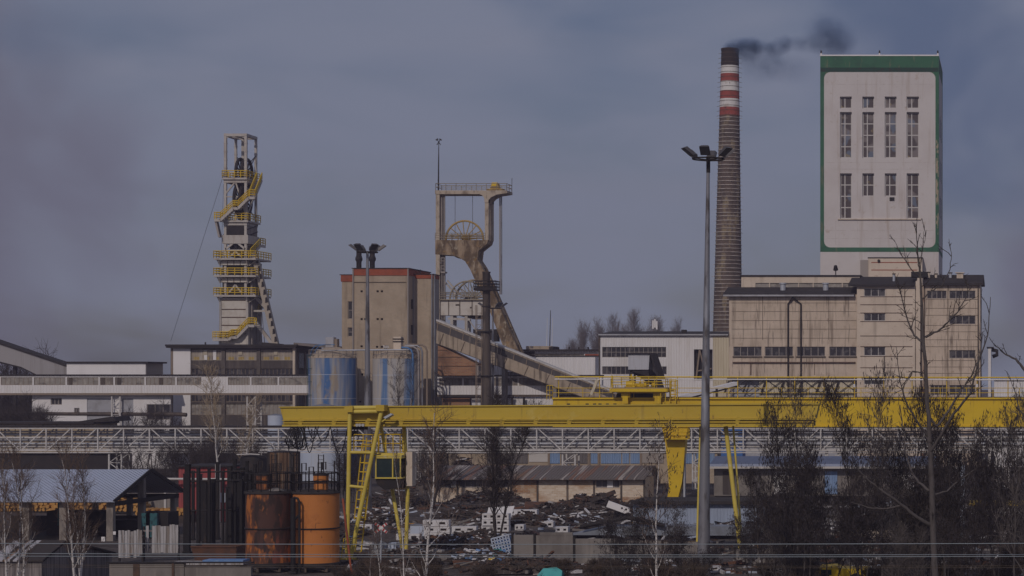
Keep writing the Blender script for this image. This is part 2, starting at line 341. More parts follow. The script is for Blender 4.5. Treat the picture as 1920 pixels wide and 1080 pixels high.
M['glass'] = mat('window_glass', (.035,.032,.038), .25, [((.9,.9,.7),.55,.60,(.12,.11,.115),.7,1)], spec=.5)
M['glass_dirty'] = mat('dirty_glass', (.30,.27,.245), .5, [((.5,.5,.8),.50,.60,(.13,.115,.11),.8,2),((1.4,1.4,.9),.52,.64,(.44,.40,.36),.7)], spec=.4)
M['glass_cream'] = mat('cream_glazing', (.34,.29,.25), .5, [((.35,.35,.3),.5,.6,(.15,.12,.11),.8,2),((1.5,1.5,.1),.6,.66,(.55,.5,.47),.7)])
M['frame_white'] = mat('frame_paint', (.56,.53,.52), .7)
M['frame_grey'] = mat('frame_grey', (.34,.30,.28), .7)
M['frame_tan'] = mat('frame_tan', (.26,.20,.155), .8)
M['wire'] = mat('wire_metal', (.30,.34,.38), .5, metal=.2)
M['rope'] = mat('rope', (.12,.12,.15), .7)
M['cross_red'] = mat('sign_red', (.40,.05,.05), .6)
M['cross_white'] = mat('sign_white', (.75,.72,.72), .6)
M['cab_glass'] = mat('cab_glass', (.02,.035,.04), .12, [(.8,.5,.7,(.04,.06,.055),.7)], spec=.5)
M['lens'] = mat('lamp_glass', (.45,.45,.47), .2, spec=.5)
def chimney_mat():
    m = mat('chimney_brick', (.165,.11,.085), .9, [((.5,.5,.25),.44,.60,(.085,.065,.058),.9),((.7,.7,.22),.55,.66,(.30,.235,.15),.8),((3,3,2),.58,.7,(.07,.055,.05),.6)], brick=(.5,.18,.03,(.10,.07,.06),(.13,.105,.09)))
    return m
M['chimney'] = chimney_mat()
M['band_white'] = mat('band_white', (.70,.67,.66), .85, [((.5,.5,.5),.50,.62,(.40,.33,.28),.7),((1.5,1.5,1),.62,.7,(.13,.09,.08),.7)])
M['band_red'] = mat('band_red', (.33,.075,.06), .85, [((.5,.5,.5),.50,.62,(.20,.055,.045),.7),((1.5,1.5,1),.62,.7,(.06,.035,.035),.8)])
M['band_black'] = mat('band_black', (.038,.028,.028), .9)

def window(parent, xa, xb, za, zb, y, nx=2, nz=1, fm='frame_white', pm='glass', bar=.07, name='window', xs=None):
    """framed window standing inside an opening whose wall face is at y"""
    y0 = y + .16; mb = MB()
    mb.box(xa,xb,y0,y0+.09,za,za+bar).box(xa,xb,y0,y0+.09,zb-bar,zb).box(xa,xa+bar,y0,y0+.09,za+bar,zb-bar).box(xb-bar,xb,y0,y0+.09,za+bar,zb-bar)
    cuts = xs if xs else [xa+(xb-xa)*i/nx for i in range(1,nx)]
    for x in cuts: mb.box(x-bar/2,x+bar/2,y0+.002,y0+.088,za+bar,zb-bar)
    for j in range(1,nz):
        z = za+(zb-za)*j/nz; mb.box(xa+bar,xb-bar,y0-.004,y0+.094,z-bar/2,z+bar/2)
    f = mb.build(name, M[fm], parent)
    MB().box(xa+.01,xb-.01,y0+.04,y0+.06,za+.01,zb-.01).build('pane', M[pm], f)
    return f
def wheel(parent, c, r, axis='y', nsp=14, m='wheel_yellow', name='sheave_wheel', w=.16):
    c = V(c); mb = MB()
    def q(t, rr): return c + (V((math.cos(t)*rr,0,math.sin(t)*rr)) if axis == 'y' else V((0,math.cos(t)*rr,math.sin(t)*rr)))
    mb.path([q(2*math.pi*i/40, r) for i in range(40)], w, 6, True)
    for i in range(nsp): t = 2*math.pi*i/nsp + .1; mb.tube(q(t,.25), q(t,r), w*.45, n=5, caps=False)
    o = mb.build(name, M[m], parent)
    ax = V((0,1,0)) if axis == 'y' else V((1,0,0))
    MB().tube(c-ax*.35, c+ax*.35, .38, n=12).build('hub', M['dark_steel'], o)
    return o
# ------------------------------------------------------------------ ground
def ground():
    xs = [-3000,-1400,-700,-400,-250,-180] + [-150+i*2.0 for i in range(0,86)] + [40,80,160,400,1200,3000]
    ys = [-200,-40,0,30,60] + [70+i*2.0 for i in range(0,86)] + [250,270,300,360,450,600,900,1500,2600,4500]
    vs = []
    for y in ys:
        for x in xs:
            z = 0.0
            if -150 <= x < 22 and 66 < y < 244:
                z = mnoise.noise(V((x*.13, y*.13, 3)))*.28 + mnoise.noise(V((x*.5, y*.5, 9)))*.12
            vs.append((x, y, z - .02))
    n = len(xs); fs = [(j*n+i, j*n+i+1, (j+1)*n+i+1, (j+1)*n+i) for j in range(len(ys)-1) for i in range(n-1)]
    tag(MB().add(vs, fs, True).build('ground', M['dirt']), kind='structure')
ground()

# ------------------------------------------------------------------ tall winding tower
def winding_tower():
    f = Fr(1538, 355); t = thing('winding_tower', 'tall white concrete tower block with a green border and tall windows', 'tower', f.o, f.rz)
    w = f.x(1760); xm = w/2
    zx = lambda py: f.z(py, xm)
    H = zx(105); ops = []
    cols = [(1575,1597),(1617,1639),(1659,1681),(1700,1723)]
    rows = [(181,203,1),(210,296,4)]
    for a, b in cols:
        for p, q, n in rows: ops.append((f.x(a), f.x(b), zx(q), zx(p), n))
    for i, (a, b) in enumerate(cols):
        if i in (0, 3): ops.append((f.x(a), f.x(b), zx(410), zx(325), 4))
        else: ops.append((f.x(a), f.x(b), zx(368), zx(325), 2))
    D = 19.0
    MB().shell(0, w, 0, D, 0, H, [o[:4] for o in ops], .75).build('wall', M['white_conc'], t)
    for o in ops:
        m = o[0] + (o[1]-o[0])*.40
        window(t, o[0], o[1], o[2], o[3], .38, 2, o[4], 'frame_white', 'glass_tower', .17, xs=[m])
    # green border round the front with rounded inner corners, and round the right side
    xi0, xi1, zi0, zi1, r = f.x(1545), f.x(1754), zx(464), zx(135), 1.1
    zo0 = zx(472); inner = []
    for cx, cz, a0 in ((xi1-r, zi1-r, 0), (xi0+r, zi1-r, 90), (xi0+r, zi0+r, 180), (xi1-r, zi0+r, 270)):
        for k in range(9):
            a = R(a0 + k*90/8); inner.append((cx+r*math.cos(a), cz+r*math.sin(a)))
    outer = []
    cx, cz = (xi0+xi1)/2, (zi0+zi1)/2
    for x, z in inner:      # project each inner point outwards onto the outer rectangle
        k = inner.index((x, z)) // 9; e = inner.index((x, z)) % 9
        corner = ((w, H), (0, H), (0, zo0), (w, zo0))[k]
        if e == 4: outer.append(corner)
        elif (e < 4) == (k % 2 == 0): outer.append((corner[0], z))
        else: outer.append((x, corner[1]))
    n = len(inner); y0 = -.03
    mb = MB(); vs = [(x, y0, z) for x, z in inner] + [(x, y0, z) for x, z in outer] + [(x, .0, z) for x, z in inner]
    mb.add(vs, [(i, (i+1) % n, n+(i+1) % n, n+i) for i in range(n)] + [(i, 2*n+i, 2*n+(i+1) % n, (i+1) % n) for i in range(n)])
    mb.box(0, w, y0, 0, zo0-.02, zo0)
    for ya, yb, za, zb in ((-.03, 1.1, zo0, H), (D-1.1, D, zo0, H), (1.1, D-1.1, zo0, zo0+.7), (1.1, D-1.1, H-2.6, H)): mb.box(w, w+.03, ya, yb, za, zb)
    mb.build('green_border', M['green'], t)
    MB().box(.02, w-.02, -.034, -.031, zi1+.02, zi1+.75).build('faded_band', M['green_dark'], t)
    MB().box(f.x(1571), f.x(1727), -.28, -.0, zx(412), zx(410.3)).build('sill', M['beige_light'], t)
    MB().box(f.x(1668), f.x(1677), -.2, .0, zx(376), zx(370)).build('vent', M['black'], t)
    mb = MB()
    for z0, z1, ya in ((H, H+.22, 0),): mb.box(-.05, w+.05, -.08, .25, z0, z1); mb.box(-.05, .25, .25, D, z0, z1); mb.box(w-.25, w+.05, .25, D, z0, z1); mb.box(.25, w-.25, D-.25, D, z0, z1)
    mb.build('parapet', M['white_panel'], t)
    for x in (.15, w/2, w-.15):
        o = MB().box(x-.12, x+.12, -.05, .2, H+.22, H+.5).build('obstruction_light', M['white_panel'], t)
        MB().tube((x, .07, H+.5), (x, .07, H+.95), .17, .10, 8).build('lamp', M['dark_steel'], o)
    MB().box(f.x(1755), w-.03, -.036, -.0315, zx(440), zx(262)).build('peeling_paint', M['green_peel'], t)
    mb = MB()
    for py in (158,304.5,317,432,447): mb.box(f.x(1548), f.x(1751), -.012, -.001, zx(py+.35), zx(py-.35))
    for px in (1567,1608,1650,1691,1731): mb.box(f.x(px)-.03, f.x(px)+.03, -.011, -.001, zx(460), zx(414)); mb.box(f.x(px)-.03, f.x(px)+.03, -.011, -.001, zx(178), zx(138))
    mb.build('panel_seam', M['tower_seam'], t)
    # side windows, seen edge-on
    mb = MB()
    for z in (zx(250), zx(330), zx(400)):
        for y in (5, 9, 13): mb.box(w, w+.06, y, y+1.6, z, z+3.5)
    mb.build('side_window', M['glass'], t)
    # penthouse in front of the foot
    p = thing('penthouse', 'low beige rooftop box with rust red stripes at the foot of the white tower', 'rooftop hut', f.o, f.rz)
    xa, xb, d = f.x(1628, -3), f.x(1729, -3), -3
    za, zb = f.z(545, xm), f.z(486, xm)
    MB().box(xa, xb, -3, -.05, za, zb).build('wall', M['beige_light'], p)
    MB().box(xa-.1, xb+.1, -3.1, -.02, zb, zb+.15).build('roof', M['roof_dark'], p)
    for q in (494, 508): MB().box(xa+.5, xb-.8, -3.02, -3.0, f.z(q+.9, xm), f.z(q-.7, xm)).build('rust_stripe', M['red_brick'], p)
    MB().box(f.x(1613, -2.4), xa-.02, -2.4, -.06, za, f.z(489, xm)).build('louvre', M['frame_grey'], p)
    MB().tube((f.x(1650), -3.3, f.z(491, xm)), (f.x(1650), -3.0, f.z(491, xm)), .25, n=10).build('floodlight', M['dark_steel'], p)
M['glass_tower'] = mat('tower_glass', (.075,.058,.06), .35, [((.33,.33,.45),.52,.58,(.22,.19,.19),.8,1),((.5,.5,.3),.6,.64,(.14,.18,.26),.7,1),((.7,.7,.7),.63,.66,(.30,.22,.10),.6)], spec=.4)
M['tower_seam'] = mat('tower_seam', (.50,.45,.43), .9, [(.8,.45,.6,(.64,.60,.59),.9),(2,.6,.7,(.3,.23,.18),.8)])
winding_tower()

# ------------------------------------------------------------------ chimney and smoke
def chimney():
    Y = 380; k = Y/F; bx = X(1364.3, Y); H = Z(95, Y); lean = (6.6*k)/H
    t = thing('chimney', 'tall tapering brick chimney with red and white bands and a sooty top', 'chimney', (bx - lean*Z(620,Y) , Y, 0))
    r = lambda z: (28.6 - 12.2*max(0, z-Z(640,Y))/(H-Z(640,Y)))*k*.97
    sec = [('band_black',95,124),('band_white',124,139),('band_red',139,153),('band_white',153,171),('band_red',171,186),('band_white',186,202),('band_red',202,218)]
    zs = Z(218, Y)
    MB().lathe([(r(zs*i/20), zs*i/20) for i in range(21)], n=48, shift=(lean,0,0)).build('shaft', M['chimney'], t)
    for m, a, b in sec:
        z0, z1 = Z(b, Y), Z(a, Y)
        MB().lathe([(r(z0)+.03, z0), (r(z1)+.03, z1-.002)], n=48, shift=(lean,0,0)).build('painted_band', M[m], t)
    MB().lathe([(r(H)+.10, H), (r(H)+.10, H+.35), (r(H)-.3, H+.36), (r(H)-.3, H-.4)], n=40, shift=(lean,0,0)).build('cap', M['band_black'], t)
    rnd = random.Random(4); py = 222.0
    i = 0
    while py < 625:
        z = Z(py + rnd.uniform(-.6,.6), Y); rr = r(z)+.05; mb = MB()
        mb.lathe([(rr, z-.065), (rr+.03, z-.065), (rr+.03, z+.065), (rr, z+.065)], n=40, shift=(lean,0,0))
        a = i*1.1
        for q in range(2):
            c, s_ = math.cos(a+q*3.14), math.sin(a+q*3.14); mb.beam((lean*z+rr*c, rr*s_, z), (lean*z+(rr+.5)*c, (rr+.5)*s_, z-.08), .05)
        mb.build('hoop', M['hoop'], t); py += 7.4; i += 1
    for py in range(100, 220, 9):
        z = Z(py, Y); rr = r(z)+.06
        MB().lathe([(rr, z-.04), (rr+.02, z), (rr, z+.04)], n=40, shift=(lean,0,0)).beam((lean*z-rr, 0, z), (lean*z-rr-.5, 0, z-.1), .05).beam((lean*z+rr, 0, z), (lean*z+rr+.5, 0, z-.1), .05).build('hoop', M['dark_joint'], t)
M['hoop'] = mat('hoop_steel', (.52,.46,.43), .7, [(.6,.45,.65,(.25,.2,.18),.8)])
chimney()
def smoke():
    m = bpy.data.materials.new('smoke'); m.use_nodes = True; N = m.node_tree.nodes; L = m.node_tree.links; N.clear()
    out = N.new('ShaderNodeOutputMaterial'); pv = N.new('ShaderNodeVolumePrincipled'); L.new(pv.outputs[0], out.inputs['Volume'])
    pv.inputs['Color'].default_value = (.30,.46,.78,1); pv.inputs['Anisotropy'].default_value = 0
    tc = N.new('ShaderNodeTexCoord'); ln = N.new('ShaderNodeVectorMath'); ln.operation = 'LENGTH'; L.new(tc.outputs['Object'], ln.inputs[0])
    geo = N.new('ShaderNodeNewGeometry'); nz = N.new('ShaderNodeTexNoise'); nz.inputs['Scale'].default_value = .5; nz.inputs['Detail'].default_value = 6
    L.new(geo.outputs['Position'], nz.inputs['Vector'])
    a = N.new('ShaderNodeMath'); a.operation = 'MULTIPLY_ADD'; a.inputs[1].default_value = 1.3; a.inputs[2].default_value = -.30; L.new(nz.outputs[0], a.inputs[0])
    b = N.new('ShaderNodeMath'); b.operation = 'SUBTRACT'; b.inputs[0].default_value = 1.0; L.new(ln.outputs['Value'], b.inputs[1])
    c = N.new('ShaderNodeMath'); c.operation = 'MULTIPLY'; c.use_clamp = True; L.new(a.outputs[0], c.inputs[0]); L.new(b.outputs[0], c.inputs[1])
    oi = N.new('ShaderNodeObjectInfo'); d = N.new('ShaderNodeMath'); d.operation = 'MULTIPLY'; L.new(c.outputs[0], d.inputs[0]); L.new(oi.outputs['Alpha'], d.inputs[1])
    L.new(d.outputs[0], pv.inputs['Density'])
    Y = 380; root = thing('smoke_plume', 'dark smoke drifting right from the chimney mouth', 'smoke', P(1371, 92, Y)); root['kind'] = 'stuff'
    seg = MB()
    import bmesh
    bm = bmesh.new(); bmesh.ops.create_icosphere(bm, subdivisions=3, radius=1.0); me = bpy.data.meshes.new('smoke_puff'); bm.to_mesh(me); bm.free(); me.materials.append(m)
    for px, py, rx, rz, al in ((1371,91,16,9,2.2),(1388,88,24,14,2.4),(1404,92,22,18,2.2),(1413,85,14,13,1.6),(1428,88,18,12,1.1),(1440,84,14,10,.8),(1490,82,22,12,.6),(1512,82,22,15,.6),(1395,104,24,16,.5),(1440,112,34,18,.3),(1450,92,20,13,1.1),(1464,86,18,14,1.5),(1474,78,11,11,1.3),(1532,84,22,14,.6),(1560,72,38,30,.8),(1570,84,30,24,.8),(1545,55,32,26,.6),(1430,125,40,26,.35),(1480,130,40,22,.3)):
        o = bpy.data.objects.new('puff', me); sc.collection.objects.link(o); o.parent = root
        o.location = P(px, py, Y) - root.location; k = Y/F; o.scale = (rx*k*1.4, (rx+rz)*.5*k*1.4, rz*k*1.4); o.color = (1,1,1,al*.78)
smoke()

# ------------------------------------------------------------------ beige processing plant on the right
def plant():
    f = Fr(1367, 320); t = thing('processing_plant', 'large beige concrete panel factory building with dark pitched roofs', 'factory', f.o, f.rz)
    x = f.x
    def z(py, lx): return f.z(py, lx)
    # left block
    xa, xb = 0, x(1607); zt = z(552, xb/2); ops = []
    for a, b in ((1375,1428),(1434,1487),(1494,1547),(1555,1606)): ops.append((x(a), x(b), z(668,xb/2), z(650,xb/2)))
    MB().shell(xa, xb, 0, 16, z(708, xb/2), zt, ops).build('wall', M['beige'], t)
    for o in ops: window(t, *o, 0, 4, 1, 'frame_grey', 'glass', .09)
    mb = MB()
    for py in (568,584,601,617,634): mb.box(xa+.4, xb-.1, -.03, 0, z(py+.4,xb/2), z(py-.4,xb/2))
    for px in (1430,1554): mb.box(x(px)-.05, x(px)+.05, -.026, 0, z(637,xb/2), z(556,xb/2))
    mb.build('panel_joints', M['panel_seam'], t)
    MB().box(x(1374), x(1604), -.25, 0, z(681,xb/2), z(678.5,xb/2)).box(x(1407), x(1409), -.06, 0, z(703,xb/2), z(682,xb/2)).box(x(1527), x(1528), -.06, 0, z(703,xb/2), z(682,xb/2)).build('rust_ledge', M['rust_line'], t)
    for o in ops: MB().box(o[0]-.1, o[1]+.1, -.12, -.002, o[2]-.22, o[2]).build('sill', M['dark_joint'], t)
    # lean-to roof of the left block
    zr = z(539, xb/2)+.3
    MB().sweep([(-.9,-.7,zt),(-.9,5.5,zr),(-.9,5.5,zr-.35),(-.9,-.7,zt-.35)], (xb+.6,0,0)).build('roof', M['roof_dark'], t)
    MB().box(-.8, xb-.4, -.95, -.72, zt-.33, zt-.08).build('gutter', M['grey_metal'], t)
    # steel braced bay under the left block
    zb, zt2 = 0, z(708, xb/2)
    MB().box(xa+4.6, xb-.6, .55, .7, z(790,xb/2), zt2-.02).build('cream_panel', M['yellow_corr'], t)
    MB().box(xa, xb, 1.2, 16, 0, zt2-.01).build('lower_wall', M['grey_metal'], t)
    for px in (1367,1486,1607):
        lx = x(px); mb = MB()
        for dx in (-.35,.35): mb.beam((lx+dx,.1,0),(lx+dx,.1,zt2-.35),.16)
        for i in range(13): mb.beam((lx-.35,.1,i*1.0),(lx+.35,.1,i*1.0+.9),.07)
        mb.build('lattice_column', M['frame_tan'], t)
    mb = MB(); za, zc = z(736,xb/2), z(711,xb/2)
    for i in range(7):
        a, b = xb*i/7, xb*(i+1)/7; mb.beam((a,.30,za),(b,.30,zc),.10); mb.beam((a,.42,zc),(b,.42,za),.10)
        mb.beam((a,.2,zc-.2),(a-.7,.3,za),.22)
    mb.beam((0,.2,zc+.1),(xb,.2,zc+.1),.18); mb.beam((0,.2,za-.1),(xb,.2,za-.1),.16)
    mb.build('cross_bracing', M['dark_steel'], t)
    MB().box(-.3, xb+.8, -.12, 1.2, zt2-.30, zt2-.012).build('lintel', M['dark_joint'], t)
    # set-back clerestory storey
    c0, c1 = x(1390,6), x(1612,6); zc0, zc1 = z(552,xb/2), z(514.5,xb/2); ops = []
    n = 7
    ca, cb = x(1415,6), x(1606,6)
    for i in range(n): ops.append((ca+(cb-ca)*i/n+.12, ca+(cb-ca)*(i+1)/n-.02, z(539.5,xb/2), z(527,xb/2)))
    MB().shell(c0, c1, 6, 16, zc0, zc1, ops).build('clerestory_wall', M['beige_light'], t)
    for o in ops: window(t, *o, 6, 3, 1, 'frame_grey', 'glass_dirty', .08)
    MB().box(c0-.2, c1+.2, 5.8, 16.2, zc1, zc1+.22).build('flat_roof', M['roof_dark'], t)
    for px in (1468, 1548):
        lx = x(px, 3); MB().tube((lx,3,z(545,lx)),(lx,3,z(531,lx)),.42,n=12).tube((lx,3,z(531,lx)),(lx,3,z(528.5,lx)),.55,n=12).build('roof_vent', M['galv_light'], t)
    # downpipes splitting from a hopper
    hx = x(1487); zt_ = z(558, hx)
    for px in (1478, 1502):
        lx = x(px); MB().path([(hx,-.75,zt_+.3),(hx,-.5,zt_),(lx,-.2,z(570,lx)),(lx,-.2,z(705,lx)),(lx,-.2,.2)], .13, 8).build('downpipe', M['dark_steel'], t)
    # middle block, a little proud
    ma, mbx = x(1607)+.02, x(1716); zt = z(534, mbx); ym = -.5; ops = []
    for p, q in ((541,556),(588,602),(650.5,667),(708,721)): ops.append((x(1620,ym), x(1660,ym), z(q,ma), z(p,ma)))
    MB().shell(ma, mbx, ym, 15, 0, zt, ops).build('wall', M['beige_light'], t)
    for o in ops: window(t, *o, ym, 3, 1, 'frame_white', 'glass', .08)
    for py in (556.5,571.5,587,603,630,650,668,689.5): MB().box(x(1613,ym), x(1711,ym), ym-.05, ym-.001, z(py+.6,ma), z(py-.6,ma)).build('rust_ledge', M['rust_line'], t)
    MB().sweep([(ma-1.3,ym-.6,zt),(ma-1.3,7,zt+1.6),(ma-1.3,7,zt+1.2),(ma-1.3,ym-.6,zt-.3)], (mbx-ma+1.3,0,0)).build('roof', M['roof_dark'], t)
    MB().tube((x(1658,ym),ym-.18,z(708,ma)),(x(1658,ym),ym-.18,z(668,ma)),.08,n=6).build('conduit', M['dark_joint'], t)
    # pier with stained pipe between the blocks
    pa, pb = x(1717), x(1733)
    MB().box(pa, pa+.7, -.2, 12, 0, z(527,pa)).build('pier', M['beige_light'], t)
    MB().box(pa+.7, pb, 1.0, 12, 0, z(530,pa)).build('recess', M['frame_grey'], t)
    MB().box(pa+.95, pb-.02, .2, .98, 0, z(534,pa)).build('shaft', M['rust_pier'], t)
    MB().box(x(1708), x(1738), .5, 3.5, z(519,pa), z(509,pa)).build('roof_box', M['black'], t)
    # right block
    ra, rb = x(1734)+.02, x(1838); zt = z(531, rb); ops = []
    for a, b, p, q in ((1738,1775,545,560),(1780,1829,545,560),(1780,1829,592,608),(1780,1829,656.5,672),(1744,1775,722,741),(1780,1829,722,741)): ops.append((x(a),x(b),z(q,rb),z(p,rb)))
    MB().shell(ra, rb, 0, 15, 0, zt, ops).build('wall', M['beige'], t)
    for o in ops: window(t, *o, 0, 4, 1, 'frame_grey', 'glass', .09)
    mb = MB()
    for py in (561,578,591,610,622,637,650,676,688,700,712): mb.box(ra+.1, rb-.3, -.03, 0, z(py+.4,rb), z(py-.4,rb))
    mb.box(x(1776.5), x(1778), -.06, 0, z(742,rb), z(534,rb))
    mb.build('panel_joints', M['panel_seam'], t)
    for px in (1834,): MB().tube((x(px),-.15,0),(x(px),-.15,zt-.2),.1,n=6).build('downpipe', M['dark_joint'], t)
    MB().sweep([(ra-.3,-.7,zt),(ra-.3,4,zt+1.5),(ra-.3,15.3,zt+.5),(ra-.3,15.3,zt+.15),(ra-.3,4,zt+1.1),(ra-.3,-.7,zt-.35)], (rb-ra+.8,0,0)).build('roof', M['roof_dark'], t)
    mb = MB()
    for py in (560, 590, 625, 665): mb.box(rb, rb+.05, 4, 7, z(py+14,rb), z(py,rb))
    mb.build('side_window', M['black'], t)
    for i, (px, py, wd, ht, m) in enumerate(((1676,522,5,10,'galv_light'),(1741,520,6,11,'beige_light'),(1755,520,5,8,'beige_light'),(1782,519,6,9,'galv_light'))):
        lx = x(px,2.5); k = .08
        o = MB().tube((lx,2.5,z(py+4,lx)),(lx,2.5,z(py-ht,lx)),wd*k*.5,n=12).build('roof_vent', M[m], t)
        MB().tube((lx,2.5,z(py-ht+1,lx)),(lx,2.5,z(py-ht-1,lx)),wd*k*.7,n=12).build('cowl', M['dark_joint'], o)
    lx = x(1800,2.5); MB().box(lx-.5,lx+.5,2,3,z(524,lx),z(511,lx)).box(lx-.7,lx+.7,1.8,3.2,z(511,lx),z(509.3,lx)).build('roof_box', M['beige_light'], t)
    # lamp standing on the left roof
    lx = x(1567,7); MB().tube((lx,7,zc1),(lx,7,zc1+1.2),.08).tube((lx,7,zc1+1.1),(lx,6.6,zc1+1.7),.4,.25,n=10).build('floodlight', M['dark_steel'], t)
    # white cladding annexes to the right
    a = thing('annex', 'narrow white corrugated annex against the right end of the beige factory', 'annex', f.o, f.rz)
    aa, ab = x(1838,1)+1.2, x(1858,1)
    MB().box(aa, ab, 1.6, 9, 0, z(652,rb)).build('wall', M['white_corr'], a)
    MB().box(aa-.2, ab+.4, 1.4, 9.2, z(652,rb), z(650,rb)).build('roof', M['roof_dark'], a)
    MB().path([(ab+.1,4,z(655,rb)),(ab+.9,4,z(657,rb)),(ab+.9,4,z(665,rb)),(ab+.2,4,z(668,rb))], .3, 8).build('vent_duct', M['dark_steel'], a)
    b = thing('white_hall', 'low white corrugated hall at the right edge behind the yellow crane beam', 'hall', (0,0,0))
    Y = 318
    MB().box(X(1864,Y), X(2040,Y), Y, Y+14, 0, Z(713,Y)).build('wall', M['white_corr'], b)
    MB().box(X(1862,Y), X(2042,Y), Y-.3, Y+14.3, Z(713,Y), Z(711,Y)).build('roof', M['roof_dark'], b)
M['rust_pier'] = mat('rusted_pier', (.40,.31,.24), .9, [((.8,.8,.4),.48,.6,(.17,.075,.04),.8),((1.5,1.5,.2),.6,.7,(.06,.05,.045),.7)])
plant()

# ------------------------------------------------------------------ white corrugated hall in the middle
def white_hall():
    Y = 335; x = lambda p: X(p, Y); z = lambda p: Z(p, Y)
    t = thing('corrugated_hall', 'white corrugated hall with two long grey window bands left of the chimney', 'hall')
    ops = [(x(1129),x(1249),z(670),z(650.5)),(x(1129),x(1250),z(702),z(687)),(x(1301),x(1336),z(713),z(655))]
    MB().shell(x(1123), x(1337), Y, Y+22, 0, z(627), ops, 1.2).build('wall', M['white_corr'], t)
    for o in ops[:2]: window(t, o[0], o[1], o[2], o[3], Y, 14, 2 if o is ops[0] else 1, 'frame_grey', 'glass', .07)
    MB().box(ops[2][0]+.02, ops[2][1]-.02, Y+.9, Y+1.1, ops[2][2]+.02, ops[2][3]-.02).build('opening', M['black'], t)
    mb = MB(); a, b, c, d = ops[2]
    mb.beam((a+.3,Y+.3,c),(a+.9,Y+.3,d),.25).beam((a+.9,Y+.3,d),(a+2.0,Y+.3,c),.2).beam((a+.5,Y+.3,c+1.5),(b-.2,Y+.3,c+1.9),.2)
    mb.build('brace', M['frame_tan'], t)
    MB().sweep([(x(1121),Y-.5,z(627)),(x(1121),Y+11,z(618)),(x(1121),Y+22.5,z(627)),(x(1121),Y+22.5,z(629)),(x(1121),Y+11,z(620)),(x(1121),Y-.5,z(629))], (x(1366)-x(1121),0,0)).build('roof', M['roof_dark'], t)
    MB().box(x(1123), x(1366), Y-.55, Y-.4, z(629), z(626.5)).build('gutter', M['grey_metal'], t)
    MB().shell(x(1337)+.02, x(1367)+2, Y-.02, Y+20, 0, z(629.5)).build('cream_wall', M['yellow_corr'], t)
    MB().tube((x(1124),Y-.2,0),(x(1124),Y-.2,z(629)),.12).build('downpipe', M['dark_joint'], t)
    MB().box(x(1270),x(1279),Y+4,Y+5,z(624),z(617)).build('roof_vent', M['dark_steel'], t)
    a = thing('antenna', 'white cellular antenna panels on the ridge of the corrugated hall', 'antenna', (x(1206), Y+11, z(619)))
    MB().tube((0,0,0),(0,0,z(590)-z(619)),.06).build('mast', M['galv'], a)
    for dx, dz in ((-.3,.5),(.32,.4),(.02,.7)): MB().box(dx-.13, dx+.13, -.2, -.06, dz, dz+1.4).build('panel', M['white_panel'], a)
    # grey hopper tower in front
    Y2 = 312; x2 = lambda p: X(p, Y2); z2 = lambda p: Z(p, Y2)
    h = thing('hopper_house', 'grey sheet metal hopper house with a sloping right side above the crane trolley', 'hopper')
    MB().prism([(x2(1178),z2(694)),(x2(1232),z2(712)),(x2(1240),z2(735)),(x2(1226),z2(735)),(x2(1215),z2(695)),(x2(1178),z2(695.5))][::-1], Y2+.1, Y2+4).build('chute', M['dark_steel'], h)
    MB().prism([(x2(1178),z2(693)),(x2(1216),z2(693)),(x2(1218),z2(664)),(x2(1178),z2(664))], Y2, Y2+5).build('wall', M['hopper'], h)
    MB().prism([(x2(1176),z2(664)),(x2(1219),z2(664)),(x2(1234),z2(711)),(x2(1237),z2(711)),(x2(1221),z2(662)),(x2(1176),z2(662))], Y2-.3, Y2+5.3).build('roof', M['dark_steel'], h)
    MB().box(x2(1180), x2(1216), Y2+.2, Y2+4, z2(698), z2(693)).build('hood', M['dark_steel'], h)
    mb = MB()
    for px in (1181,1214):
        for d in (.4, 4): mb.beam((x2(px),Y2+d,0),(x2(px),Y2+d,z2(698)),.3)
    mb.build('leg', M['dark_steel'], h)
white_hall()

